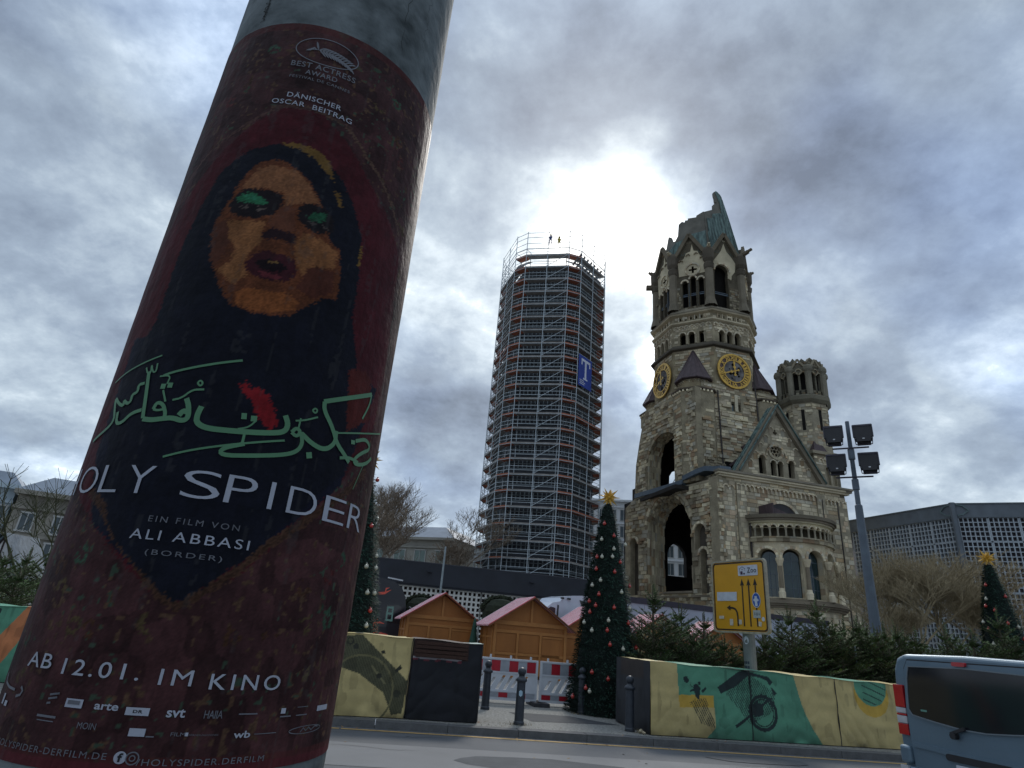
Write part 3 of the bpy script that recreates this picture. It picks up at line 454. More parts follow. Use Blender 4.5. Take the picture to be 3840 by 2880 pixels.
# ============================================================ TARP-COVERED CONCRETE BARRIERS
m_tarp=mat('printed_tarp',(1,1,1),.55,.14,2.5,.25,tint=True,fine=22,bdist=.01,spec=.3)
def waves(U,Z,seed,n=7,fu=(1,7),fz=(.5,4)):
    r=np.random.default_rng(seed); o=np.zeros(U.shape)
    for i in range(n): a,b_,p=r.uniform(*fu),r.uniform(-fz[1],fz[1]),r.uniform(0,6.3); o+=np.sin(U*a+Z*b_+p+1.3*np.sin(U*b_*.6+Z*a*.4+p))/n
    return o
def tarp(name,parent,o,U,Nn,u0,u1,z0,ztop,base,polys,seed,amp=.034,res=.016,halft=None,lab=None,dirt=1):
    """hanging printed sheet; ztop is a function of u"""
    nu=int((u1-u0)/res)+2; nz=int(1.35/res); us=np.linspace(u0,u1,nu); tt=np.linspace(0,1,nz); UU,TT=np.meshgrid(us,tt); zt=np.array([ztop(u) for u in us]); ZZ=z0+(zt-z0)[None,:]*TT
    Cc=np.zeros(UU.shape+(3,)); Cc[:]=base
    for p,c in polys:
        if callable(p): m=p(UU,ZZ)
        else: m=np_inside(UU,ZZ,p)
        Cc[m]=c
    low=np.clip((.42-ZZ)/.42,0,1)*dirt; wv=vnoise(UU*100,ZZ*100,24,18,seed+3); Cc*=(1-.8*low*wv)[...,None]; Cc*=(1-.35*(vnoise(UU*100,ZZ*100,9,30,seed+9)>.72)*wv)[...,None]; Cc*=(.86+.28*vnoise(UU*100,ZZ*100,40,12,seed))[...,None]
    D=amp*waves(UU,ZZ,seed)+amp*.5*np.abs(waves(UU,ZZ,seed+1,5,(3,14),(1,12)))*(1-TT*.4)+.012*(1-TT)
    X=o.x+U.x*UU+Nn.x*D; Y=o.y+U.y*UU+Nn.y*D
    ob=link(name,grid_mesh(name,X,Y,ZZ,np.clip(Cc,0,1),m_tarp),parent)
    if lab: ob['label']=lab
    return ob
YE=(.53,.42,.185); GRN=(.10,.285,.18); GOLD=(.55,.35,.06); DK=(.016,.03,.03); ORG=(.50,.18,.07)
def dirs(a,b_): d=Vector((b_[0]-a[0],b_[1]-a[1],0)).normalized(); return d,Vector((d.y,-d.x,0))
RO=Vector((3.32,13.66,0)); RU,RN=dirs((3.32,13.66),(8.92,14.75))
hatch=lambda poly_:(lambda U,Z: np_inside(U,Z,poly_)&(((U*1.0+Z*.55)%.05)<.022))
def ringm(cu,cz,r,w): return lambda U,Z: np.abs(np.hypot(U-cu,Z-cz)-r)<w
SCENE_P=[([(.58,1.5),(.63,.76),(1.41,.79),(1.42,.2),(1.09,-.1),(2.22,-.1),(3.93,-.1),(3.66,.29),(3.44,.74),(3.25,1.5)],GRN),([(.63,.76),(1.41,.79),(1.41,.57),(.64,.53)],GOLD),
 (hatch([(.86,.64),(1.22,.74),(1.40,.31),(1.42,.2),(1.11,.26),(.99,.45)]),DK),([(.73,1.09),(.82,1.12),(.87,1.04),(.83,.98),(.76,1.0)],DK),([(.83,1.0),(.85,.985),(1.02,.88),(1.0,.86)],DK),([(.96,.97),(1.05,.98),(1.12,.92),(1.1,.8),(1.08,.68),(1.0,.74),(.98,.84),(.88,.83),(.88,.86),(.97,.9)],DK),([(1.13,.86),(1.23,.94),(1.25,.9),(1.17,.82)],DK),([(1.06,1.02),(1.12,1.03),(1.12,.97),(1.07,.96)],DK),
 (hatch([(1.69,.84),(2.28,1.23),(2.86,.9),(2.75,.55),(2.21,.3)]),DK),([(1.50,.95),(1.57,.83),(1.93,.99),(2.26,1.23),(2.20,1.32),(2.02,1.28)],DK),([(2.2,1.3),(2.49,1.25),(2.71,1.22),(2.80,1.12),(2.72,1.05),(2.66,1.14),(2.49,1.19),(2.25,1.22)],DK),([(2.74,1.03),(2.80,1.0),(2.89,.91),(2.80,.87)],DK),
 (ringm(2.52,.53,.31,.035),DK),(ringm(2.52,.53,.25,.012),DK),([(2.2,.62),(2.37,.73),(2.54,.67),(2.54,.5),(2.32,.43)],DK),([(1.85,.27),(1.88,.22),(2.76,.80),(2.72,.83)],DK),([(2.27,1.22),(2.285,1.22),(2.29,.3),(2.275,.3)],DK)]
CIRC=[(lambda U,Z:(np.hypot(U-5.2,(Z-1.02)*1.0)<.43),GOLD),(lambda U,Z:(np.hypot(U-5.2,Z-1.2)<.40),GRN),(lambda U,Z:(np.hypot(U-5.2,Z-1.2)<.38)&(U>4.98)&(((Z+U*.33)%.135)<.022),DK)]
blk=[]
def cover_block(nm,lab,o,U,Nn,u0,u1,h0,h1,depth,front,ends=(None,None),seed=1,topc=YE,base=YE,backdrop=(.03,.03,.032)):
    t=thing(nm,lab,'barrier',group='tarp-covered concrete barriers at the kerb')
    ht=lambda u:h0+(h1-h0)*(u-u0)/(u1-u0)
    b=MB(); b.fbox((o,U,Nn),u0+.05,u1-.05,0,min(h0,h1)-.05,-depth+.04,-.06); b.build('concrete_core',mat('barrier_concrete',(.05,.05,.05),.9,.2,6,.3),t)
    tarp('front_sheet',t,o,U,Nn,u0,u1,.015,lambda u:ht(u)+.012*math.sin(u*5),base,front,seed)
    # top sheet
    nu=int((u1-u0)/.05)+2; us=np.linspace(u0,u1,nu); ds=np.linspace(-depth,.02,14); UU,DD=np.meshgrid(us,ds); ZZ=h0+(h1-h0)*(UU-u0)/(u1-u0)+.012*np.sin(UU*5)+.02*waves(UU*1.4,DD*3,seed+5)*(DD<-.02)
    Cc=np.zeros(UU.shape+(3,)); Cc[:]=topc
    for p,c in front:
        zt=np.full(UU.shape,min(h0,h1)-.03); m=(p(UU,zt) if callable(p) else np_inside(UU,zt,p)); Cc[m]=c
    link('top_sheet',grid_mesh('top_sheet',o.x+U.x*UU+Nn.x*DD,o.y+U.y*UU+Nn.y*DD,ZZ,Cc,m_tarp),t)
    for k,e in enumerate(ends):
        if e is None: continue
        uu=u0 if k==0 else u1; oo=o+U*uu-Nn*depth; UU2=Nn; NN2=-U if k==0 else U
        tarp('end_sheet',t,oo,UU2,NN2,0,depth,.015,lambda u:ht(uu),e[0],e[1],seed+20,amp=.012,res=.03,lab=e[2])
    # rope seam
    b=MB(); P=[o+U*(u1-.01+.012*math.sin(i*.9))+Nn*(.03)+Vector((0,0,.02+i*(ht(u1)-.02)/14)) for i in range(15)]
    for a,c in zip(P,P[1:]): b.tube(a,c,.008,n=5)
    b.build('rope',mat('dark_rope',(.03,.03,.03)),t); return t
GE=((.035,.037,.042),[(lambda U,Z:(Z>1.0)&(U>.25)&(U<1.5),(.042,.032,.028))],'dark grey end sheet')
cover_block('covered_barrier','dark-ended barrier wrapped in yellow and green tarp printed with half a scooter',RO,RU,RN,0,2.24,1.345,1.315,1.8,SCENE_P,(GE,None),11)
cover_block('covered_barrier','middle barrier wrapped in green and yellow tarp printed with a scooter seat and rear wheel',RO,RU,RN,2.26,4.30,1.315,1.285,1.8,SCENE_P,(None,None),12)
cover_block('covered_barrier','yellow tarp-wrapped barrier with a striped green circle, beside the silver van',RO,RU,RN,4.32,6.9,1.285,1.25,1.8,CIRC,(None,None),13)
cover_block('covered_barrier','yellow tarp-wrapped barrier mostly hidden behind the silver van',RO,RU,RN,6.92,9.4,1.25,1.24,1.8,[],(None,None),14)
LO=Vector((-2.69,12.64,0)); LU,LN=dirs((-2.69,12.64),(-1.48,12.98))
RAD_=[([(-.1,1.34),(.25,1.40),(1.23,.64),(1.19,.10),(1.0,.06),(.8,.42),(.3,.72),(-.1,.82)],(.10,.095,.05)),(hatch([(-.1,1.34),(.25,1.40),(1.23,.64),(1.19,.10),(1.0,.06),(.8,.42),(.3,.72),(-.1,.82)]),(.055,.055,.03)),(ringm(.35,.42,.62,.018),(.17,.15,.07)),(ringm(.05,1.27,.055,.012),(.03,.03,.02)),(lambda U,Z:np.hypot(U-.17,Z-1.18)<.05,(.03,.03,.02)),([(.50,.86),(.53,.88),(.82,.58),(.79,.56)],(.20,.18,.09)),(lambda U,Z:np.hypot(U-.68,Z-.70)<.05,(.03,.03,.02)),([(.95,.82),(1.05,.92),(1.09,.86),(1.0,.78)],(.03,.03,.02)),([(.64,1.12),(.71,1.16),(.74,1.1),(.68,1.08)],(.03,.03,.02)),(lambda U,Z:np.hypot(U-1.05,Z-.42)<.07,(.04,.04,.025))]
cover_block('covered_barrier','yellow tarp-wrapped barrier printed with an old radio, right beside the poster column',LO,LU,LN,-2.4,1.245,1.405,1.405,1.3,RAD_,(None,None),15)
BO=Vector((-1.465,12.985,0)); BU,BN=dirs((-1.48,12.98),(-.12,13.21))
t=cover_block('covered_barrier','black-faced block with a pale sheet over its top, left of the bollards',BO,BU,BN,.0,1.36,1.40,1.395,1.25,[(lambda U,Z:(Z>1.06)&(U<1.08),(.04,.018,.013)),(lambda U,Z:(Z>1.055)&(Z<1.085)&(U<.95),(.30,.27,.28)),(lambda U,Z:(Z>1.02)&(Z<1.055)&(U<.95)&((U%.22)<.1),(.12,.02,.03))],(((.03,.03,.03),[],'dark inner side sheet'),((.05,.05,.03),[],'dark side sheet')),16,topc=(.36,.44,.38),base=(.011,.012,.016))
for z_ in (1.12,1.19,1.27,1.34):
    b=MB(); b.fbox((BO,BU,BN),.03,1.06,z_-.03,z_+.028,.03,.045+random.uniform(0,.01)); b.build('plank',mat('dark_wood',(.05,.022,.014),.8,.4,14,.3,stretch=(1,1,8)),t)
FL=at_z(60,2274,1.36); FU,FN=dirs((0,0),(az(80).x,az(80).y))
FLo=Vector((FL.x,FL.y,0))
cover_block('covered_barrier','green and orange tarp-wrapped barrier at the left edge behind the column',FLo,FU,FN,-2.2,3.2,1.36,1.36,1.3,[([(.28,1.5),(.62,1.5),(-.1,-.1),(-.6,-.1)],ORG),([(-.6,.9),(-.5,.95),(-.05,.2),(-.5,.2)],(.02,.022,.03)),(lambda U,Z:np.hypot(U+.28,Z-1.25)<.06,DK)],(None,None),17,base=GRN,topc=GRN)
# ============================================================ MEMORIAL CHURCH RUIN
CHZ=rad(13.5)
church=thing('church_ruin','war-damaged stone church tower with broken green spire, golden clocks and gabled west block','church',(29.36,84.67,0),CHZ)
m_st=mat('church_stone',(.58,.51,.38),.92,.3,.45,.5,tint=True,fine=7,bdist=.06,spec=.15)
m_mort=mat('church_mortar',(.34,.295,.21),.95,.35,.8,.6,tint=True,fine=5,bdist=.1,spec=.1)
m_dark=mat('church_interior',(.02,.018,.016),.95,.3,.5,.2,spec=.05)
m_cop=mat('copper_green',(.045,.065,.058),.7,.5,1.6,.3,col2=(.125,.185,.165),fine=6,stretch=(1.6,1.6,.22))
m_cop2=mat('roof_brownred',(.085,.058,.06),.7,.3,1.2,.2,fine=9,stretch=(3,3,.4))
m_gold=mat('clock_gold',(.62,.38,.08),.35,.2,3,.1,metal=.55,spec=.5)
m_metal=mat('grey_metal_cover',(.10,.13,.16),.5,.2,2,.05)
m_glass=mat('church_glass',(.02,.045,.05),.12,.4,.8,.0,spec=.6)
T_=[(1.22,1.19,1.06),(1.05,1.02,.93),(.86,.82,.78),(.92,.76,.60),(.74,.58,.48),(1.45,1.45,1.36),(.98,1.02,1.06),(.58,.53,.47)]
TW=[5,8,5,3,2,2,4,2]
def tint(d=1.0,pale=0):
    t=random.choices(T_,TW)[0]; k=d*random.uniform(.82,1.15); g=pale
    return tuple(k*(x*(1-g)+1.15*g) for x in t)
def Fr(a,d,c=(0,0)): n=Vector((math.cos(rad(a)),math.sin(rad(a)),0)); return (Vector((c[0],c[1],0))+n*d,Vector((-n.y,n.x,0)),n)
STONES=[]
def masonry(mb,outer,holes,fr,h=.42,w=(.55,1.35),dep=(.02,.07),dk=1.0,pale=0,gap=.025,rough=0,holesz=.0,single=False,dkf=None):
    us=[p[0] for p in outer]; zs=[p[1] for p in outer]; z=min(zs)
    while z<max(zs)-.1:
        hh=h*random.uniform(.75,1.25); u=min(us)-random.uniform(0,.8)
        while u<max(us):
            ww=random.uniform(*w); pts=[(u+.04,z+.04),(u+ww-.04,z+.04),(u+ww/2,z+hh/2),(u+.04,z+hh-.04),(u+ww-.04,z+hh-.04)]
            if all(inside(*p,outer) for p in pts) and not any(inside(*p,q) for q in holes for p in pts):
                d=random.uniform(*dep)
                if rough and random.random()<rough: d+=random.uniform(.02,.26)
                k=dk*(dkf(u,z) if dkf else 1); c=tint(k,pale)
                if single and len(STONES)<300 and ww>.6: STONES.append((fr,u,z,ww,hh,d,c))
                else: mb.col=c; o,U,Nn=fr; g=lambda a,b_,e:o+U*a+Nn*e+Vector((0,0,b_)); j=lambda:random.uniform(-.012,.012)*(1+rough*4)
                if not(single and STONES and STONES[-1][1]==u and STONES[-1][2]==z):
                    a,b_,c_,e=u+gap,u+ww-gap*.3,z+gap,z+hh-gap*.3
                    P=[g(a,c_,-.05),g(b_,c_,-.05),g(b_,e,-.05),g(a,e,-.05),g(a+.02,c_+.02,d+j()),g(b_-.02,c_+.02,d+j()),g(b_-.02,e-.02,d+j()),g(a+.02,e-.02,d+j())]
                    mb.hexa(P,skip=(0,))
            u+=ww
        z+=hh
    mb.col=(1,1,1)
def varch(mb,cu,cz,r,w,d0,d1,fr,a0=0,a1=180,n=11,dk=1,pale=0,rz=1):
    """voussoirs of an arch"""
    o,U,Nn=fr
    for i in range(n):
        t0=rad(a0+(a1-a0)*(i+.03)/n); t1=rad(a0+(a1-a0)*(i+.97)/n); mb.col=tint(dk,pale)
        q=[(cu+rr*math.cos(t),cz+rr*rz*math.sin(t)) for rr,t in ((r,t0),(r+w,t0),(r+w,t1),(r,t1))]
        mb.hexa([o+U*a+Nn*d0+Vector((0,0,b_)) for a,b_ in q]+[o+U*a+Nn*d1+Vector((0,0,b_)) for a,b_ in q])
    mb.col=(1,1,1)
def frieze(mb,u0,u1,z,n,fr,r=None,dk=1,pale=.3,d=.14,drop=.35,slope=0):
    s=(u1-u0)/n; r=r or s*.32
    for i in range(n):
        cu=u0+s*(i+.5); zz_=z+slope*(cu-u0); varch(mb,cu,zz_,r,s*.5-r+.02,0,d,fr,n=6,dk=dk,pale=pale)
        if drop: mb.col=tint(dk,pale); mb.fbox(fr,cu-s*.5-.0,cu-s*.5+ (s*.5-r)*1.6,zz_-drop,zz_-.01,0,d*.9)
    mb.col=(1,1,1)
cw=MB(); tr=MB(); wl=MB()       # stone cladding, trim, backing walls
# ---- gabled west block
G=Fr(270,12.1)
gab_low=[(-6.3,0),(11.5,0),(11.5,21.9),(-6.3,21.9)]
slit1=arch(8.35,8.95,8.9,10.0,8); slit2=arch(8.35,9.0,14.8,16.0,8)
wl.col=(1,1,1); wl.panel(gab_low,[slit1,slit2],G,.8)
wl.panel([(0,0),(24,0),(24,21.9),(0,21.9)],[],(Vector((11.5,-12.1,0)),Vector((0,1,0)),Vector((1,0,0))),.8)
masonry(cw,gab_low,[slit1,slit2,[(-2.6,7),(8.3,7),(8.3,17.3),(-2.6,17.3)],arc(1.9,17.0,2.3,0,180,12)],G,h=.50,w=(.6,1.5),dep=(.02,.045),pale=.15,single=True)
masonry(cw,[(0,0),(12,0),(12,21.9),(0,21.9)],[],(Vector((11.5,-12.1,0)),Vector((0,1,0)),Vector((1,0,0))),h=.5,w=(.8,1.6),dep=(.02,.045),pale=.1)
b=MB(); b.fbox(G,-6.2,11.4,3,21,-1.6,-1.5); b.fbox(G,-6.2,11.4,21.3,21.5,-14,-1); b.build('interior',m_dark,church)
for a,c,zt in ((-6.35,-4.6,19.4),(-4.3,-3.0,20.0),(7.1,8.3,20.0),(10.2,11.5,19.6)):   # pilaster strips
    wl.fbox(G,a,c,0,zt+.9,0,.22); masonry(cw,[(a,0),(c,0),(c,zt+.9),(a,zt+.9)],[],(G[0]+G[2]*.22,G[1],G[2]),h=.5,w=(.4,.9),dep=(.01,.04),pale=.3)
frieze(tr,-4.3,7.1,20.5,19,G,d=.3,drop=.5); frieze(tr,8.5,11.4,20.2,5,G,d=.3,drop=.4); frieze(tr,-6.2,-4.6,20.1,2,G,d=.35,drop=.3)
tr.col=(.9,.88,.82); tr.fbox(G,-6.7,11.9,21.35,21.6,-.2,.42); tr.col=(1.2,1.18,1.1); tr.fbox(G,-6.9,12.1,21.62,21.85,-.2,.60); tr.col=(.42,.42,.43); tr.fbox(G,-7.0,12.3,21.87,22.12,-.3,.78)
tr.fbox((Vector((11.5,-12.1,0)),Vector((0,1,0)),Vector((1,0,0))),-.6,12,21.6,22.12,-.2,.7)
varch(tr,1.9,16.6,2.45,.35,.0,.14,G,12,168,15,dk=1.1,pale=.3)
b=MB(); b.face([G[0]+G[1]*p[0]+G[2]*.03+Vector((0,0,p[1])) for p in arc(1.9,16.6,2.42,10,170,14)]); b.build('lunette',mat('lunette_dark',(.035,.03,.032),.6,.3,2,.1),church)
# gable triangle
GA=(2.25,31.3); gL,gR=-3.6,8.1; tri=[(gL,22.1),(gR,22.1),(GA[0],GA[1])]
gw1=arch(-.75,.25,22.55,24.45,8); gw2=arch(3.5,4.4,22.55,24.35,8); gw3=arch(.95,1.75,22.5,24.1,8); gw4=arch(1.95,2.75,22.5,24.1,8); rose=arc(1.85,25.75,.82,0,360,18)[:-1]
for q in ((2.0,28.2),): cross=[(q[0]-.12,q[1]-.4),(q[0]+.12,q[1]-.4),(q[0]+.12,q[1]-.12),(q[0]+.32,q[1]-.12),(q[0]+.32,q[1]+.12),(q[0]+.12,q[1]+.12),(q[0]+.12,q[1]+.4),(q[0]-.12,q[1]+.4),(q[0]-.12,q[1]+.12),(q[0]-.32,q[1]+.12),(q[0]-.32,q[1]-.12),(q[0]-.12,q[1]-.12)]
GH=[gw1,gw2,gw3,gw4,rose,cross]
wl.panel(tri,GH,G,.7); masonry(cw,[(gL+.7,22.1),(gR-.7,22.1),(GA[0],GA[1]-1.1)],GH+[arc(1.85,25.75,1.2,0,360,12)],G,h=.42,w=(.5,1.2),dep=(.015,.04),pale=.35)
b=MB(); b.panel([(-2.6,22.2),(7.1,22.2),(GA[0],29.9)],[],G,.05,d=-.9); b.build('interior',m_dark,church)
for (c,r,z) in ((-.25,.5,24.45),(3.95,.45,24.35)): varch(tr,c,z,r,.22,0,.13,G,n=9,pale=.2,dk=.9)
varch(tr,1.85,25.75,.84,.32,0,.15,G,0,360,18,pale=.1,dk=.8); varch(tr,1.35,24.1,.4,.12,0,.1,G,n=7,pale=.4); varch(tr,2.35,24.1,.4,.12,0,.1,G,n=7,pale=.4)
varch(tr,1.85,25.0,1.35,.22,0,.18,G,0,180,15,pale=.1,dk=.85)
for k in range(6):
    t=rad(60*k); varch(tr,1.85+.48*math.cos(t),25.75+.48*math.sin(t),.2,.07,-.35,-.2,G,0,360,8,pale=.3)
for i in range(5):
    for sgn,b0,dd in ((1,gL,1),(-1,gR,-1)):
        f=(i+.8)/6.0; uu=b0+(GA[0]-b0)*f*.86+dd*.95; zz_=22.9+(GA[1]-22.4)*f*.80; varch(tr,uu,zz_,.26,.14,0,.12,G,n=6,pale=.35); tr.col=tint(.62); tr.fbox(G,uu-.26,uu+.26,zz_-.75,zz_,-.02,.035)
# gable copings and roof
def gpt(f,side,d,lift=0): 
    b0=gL-.35 if side<0 else gR+.35; return Vector((b0+(GA[0]-b0)*f,-12.1-d,22.1+(GA[1]+.35-22.1)*f+lift))
tr.col=(.36,.35,.34)
tr.bar(gpt(0,1,.25,.1),gpt(1,1,.25,.1),.9,.55,up=(0,1,0)); tr.bar(gpt(0,-1,.2,.0),gpt(1,-1,.2,.0),.7,.45,up=(0,1,0)); tr.col=(1,1,1)
cop=MB()
for s_ in (-1,1):
    P=[gpt(0,s_,.75,.35),gpt(1,s_,.75,.35),gpt(1,s_,-1.6,.35),gpt(0,s_,-1.6,.35)]; cop.hexa([p-Vector((0,0,.18)) for p in P]+P)
    for k in range(1,4):
        e=k*.66-.7; cop.bar(gpt(0,s_,-e,.40),gpt(1,s_,-e,.40),.05,.07,up=(0,1,0))
cop.build('gable_roof',m_cop,church)
b=MB(); b.bar((.45,-7.2,27.3),(3.9,-7.35,29.6),.3,.3); b.bar((-1.6,-7.2,24.5),(1.1,-7.35,26.7),.3,.3); b.build('roof_flashing',m_cop2,church)
# ---- side block and small round stair tower on the right
Sb=Fr(270,11.6); sbp=[(8.0,22.1),(11.7,22.1),(11.7,26.5),(8.0,26.5)]; sw=[arch(9.6,10.25,22.6,24.6,8),arch(10.5,11.15,22.6,24.6,8)]
wl.panel(sbp,sw,Sb,.7); masonry(cw,sbp,sw,Sb,h=.42,w=(.5,1.1),pale=.25); frieze(tr,8.6,11.5,25.7,5,Sb,d=.18,drop=.3); tr.col=(.5,.49,.47); tr.fbox(Sb,7.6,12.1,26.5,26.9,-3,.4)
wl.panel([(0,22.1),(6,22.1),(6,26.5),(0,26.5)],[],(Vector((11.7,-11.6,0)),Vector((0,1,0)),Vector((1,0,0))),.5); b=MB(); b.fbox(Sb,8.1,11.6,22.2,26,-1.1,-1.05); b.build('interior',m_dark,church)
b=MB(); b.lathe([(1.5,26.9),(.02,29.8)],4,(9.3,-10.5),PI/4); b.build('corner_pyramid',m_cop2,church)
SC=(10.25,-8.2); SR=3.05; ph8=rad(22.5)
wl.lathe([(SR+.25,22),(SR+.15,27),(SR,34.2)],8,SC,ph8)
for k in range(8):
    a=45*k; f=Fr(a,(SR+.07)*math.cos(ph8),SC); hw=SR*math.sin(ph8)
    if a in (180,225,270,315,0):
        sl=arch(-.22,.22,30.1,33.0,6); masonry(cw,[(-hw,22.5),(hw,22.5),(hw,34.0),(-hw,34.0)],[sl],f,h=.4,w=(.4,.9),dep=(.03,.07),dk=.86)
        bb=MB(); bb.fbox(f,-.2,.2,30.15,33.1,-.02,.025); bb.build('slit_window',m_dark,church)
tr.col=(.33,.34,.33); tr.lathe([(SR+.15,34.1),(SR+.55,34.5),(SR+.6,35.0),(SR+.2,35.3)],8,SC,ph8)
tr.col=(1,1,1); dk3=.40
for k in range(8):
    a=45*k; f=Fr(a,SR*math.cos(ph8)*1.0,SC); hw=SR*math.tan(ph8)*.93
    h1=arch(-.95,-.12,36.0,38.2,6); h2=arch(.12,.95,36.0,38.2,6)
    top=[(hw,39.0),(hw+.05,40.0),(.45*hw,40.8+random.uniform(-.1,.3)),(0,40.5+random.uniform(-.5,.3)),(-.5*hw,40.9),(-hw-.05,40.0),(-hw,39.0)]
    wl.col=(.42,.44,.45); wl.panel([(-hw,35.2),(hw,35.2)]+top,[h1,h2],f,.6)
    if a in (135,180,225,270,315,0):
        masonry(cw,[(-hw,35.2),(hw,35.2)]+top,[h1,h2,arch(-1.1,1.1,35.9,38.3,6)],f,h=.38,w=(.3,.7),dep=(.02,.08),dk=dk3,rough=.1)
        varch(tr,-.53,38.2,.42,.14,0,.14,f,n=6,dk=.55); varch(tr,.53,38.2,.42,.14,0,.14,f,n=6,dk=.55)
        varch(tr,0,38.75,.32,.14,0,.14,f,0,360,10,dk=.62)
        for sg in (-1,1): tr.col=(.5,.49,.46); tr.bar(f[0]+f[1]*(sg*hw*.95)+f[2]*.12+Vector((0,0,38.9)),f[0]+f[2]*.12+Vector((0,0,40.6)),.25,.22,up=f[2])
        for q in (-.7,0,.7): bb=tr; bb.col=(.08,.08,.08); bb.fbox(f,q-.12,q+.12,35.35,35.9,.0,.09)
    v=Vector((SC[0]+SR*math.cos(rad(a)+ph8),SC[1]+SR*math.sin(rad(a)+ph8),0))
    tr.col=(.38,.39,.39); tr.lathe([(.42,35.2),(.42,38.6),(.62,38.9),(.62,39.3),(.5,39.6)],8,(v.x,v.y))
wl.col=(1,1,1); b=MB(); b.lathe([(SR-.75,35),(SR-.75,39.9),(.02,39.9)],8,SC,ph8); b.build('interior',m_dark,church)
# ---- apse
AC=(2.7,-10.2); AR=5.7
def ang(u): return rad(u)
def apt(a,r,z): return Vector((AC[0]+r*math.cos(rad(a)),AC[1]+r*math.sin(rad(a)),z))
def ring(mb,r0,r1,z0,z1,a0=-172,a1=-8,n=40,pieces=0,dk=1,pale=0):
    for i in range(n):
        t0=a0+(a1-a0)*i/n; t1=a0+(a1-a0)*(i+1)/n
        if pieces: mb.col=tint(dk,pale); t0+=.12
        mb.hexa([apt(t0,r0,z0),apt(t1,r0,z0),apt(t1,r1,z0),apt(t0,r1,z0),apt(t0,r0,z1),apt(t1,r0,z1),apt(t1,r1,z1),apt(t0,r1,z1)])
    mb.col=(1,1,1)
for z in np.arange(3,7.3,.45): ring(cw,AR-.6,AR+.25+random.uniform(-.02,.02),z,z+.43,n=30,pieces=1,pale=.3)
tr.col=(.33,.32,.31)
for r_,z0_,z1_ in ((AR+.95,7.0,7.2),(AR+1.15,7.2,7.4),(AR+.7,6.75,7.0),(AR+.9,7.4,7.55),(AR+.5,7.55,7.75)):
    tr.col=(.36,.34,.33); 
    for i in range(36):
        t0=-178+176*i/36;t1=-178+176*(i+1)/36; tr.hexa([apt(t0,AR-.4,z0_),apt(t1,AR-.4,z0_),apt(t1,r_,z0_),apt(t0,r_,z0_),apt(t0,AR-.4,z1_),apt(t1,AR-.4,z1_),apt(t1,r_,z1_),apt(t0,r_,z1_)])
WC=[-142.5,-115.8,-88.5,-61.5,-35]; hwd=9.4; rw=AR*math.sin(rad(hwd)); zsp=11.9
for c in WC:
    f=Fr(c,AR-.08,AC); r_=1.02
    wpan=[(-1.36,7.8),(1.36,7.8),(1.36,14.0),(-1.36,14.0)]; hole=arch(-r_,r_,7.9,12.15,12)
    tr.col=(1.0,.97,.88); tr.panel(wpan,[hole],f,.85)
    varch(tr,0,12.15,r_+.02,.30,0,.16,f,n=13,pale=.25,dk=1.05); masonry(cw,[(-1.36,12.3),(1.36,12.3),(1.36,13.9),(-1.36,13.9)],[arc(0,12.15,1.36,0,180,12)],f,h=.35,w=(.4,.8),dep=(.01,.05),pale=.3)
    b=MB(); b.face([f[0]+f[1]*p[0]-f[2]*.72+Vector((0,0,p[1])) for p in arch(-.86,.86,7.9,12.05,10)]); go=b.build('window_pane',m_glass,church,fixn=False)
    b=MB(); 
    for zz_ in (8.9,10.4,11.9): b.fbox(f,-.85,.85,zz_,zz_+.05,-.72,-.68)
    b.fbox(f,-.03,.03,7.9,12.8,-.72,-.68); b.fbox(f,.5,.54,7.9,10.4,-.72,-.68); b.build('glazing_bar',m_metal,church)
for c in (-156,-129.2,-102.2,-75,-48.3,-27): # columns between the windows
    p=apt(c,AR+.42,0); tr.col=(.40,.37,.35); tr.lathe([(.24,8.8),(.22,11.2)],10,(p.x,p.y)); tr.col=(1.3,1.28,1.22); tr.lathe([(.36,7.75),(.38,8.4),(.30,8.5),(.26,8.8)],8,(p.x,p.y)); tr.col=(1.15,1.1,1.0); tr.lathe([(.23,11.2),(.30,11.4),(.44,11.85),(.44,12.05)],8,(p.x,p.y),caps=True)
    for k in range(9): tr.col=tint(.95,.3); q0,q1=c-3.0,c+3.0; z=7.8+k*.7; tr.hexa([apt(q0,AR-.7,z),apt(q1,AR-.7,z),apt(q1,AR+.02,z),apt(q0,AR+.02,z),apt(q0,AR-.7,z+.68),apt(q1,AR-.7,z+.68),apt(q1,AR+.02,z+.68),apt(q0,AR+.02,z+.68)])
ring(cw,AR-.6,AR+.30,13.95,14.35,n=24,pieces=1,dk=.6); ring(cw,AR-1.5,AR+.38,14.35,14.5,n=24,pieces=1,dk=.55)
wl.col=(.30,.3,.3); ring(wl,AR-1.7,AR-1.5,14.3,16.5); wl.col=(1,1,1)
for i in range(18):
    c=-158.5+i*8.6; f=Fr(c,AR+.1,AC); r_=.30
    varch(tr,0,15.55,r_,.13,-.35,.05,f,n=7,pale=.4,dk=1.1); tr.col=(1.05,1.05,.9); tr.panel([(-.43,15.55),(.43,15.55),(.43,16.2),(-.43,16.2)],[arc(0,15.56,r_,2,178,8)],f,.3,d=-.02)
    p=apt(c+4.3,AR-.02,0); tr.col=(.55,.56,.55); tr.lathe([(.13,14.5),(.10,15.2),(.10,15.3),(.2,15.55)],7,(p.x,p.y))
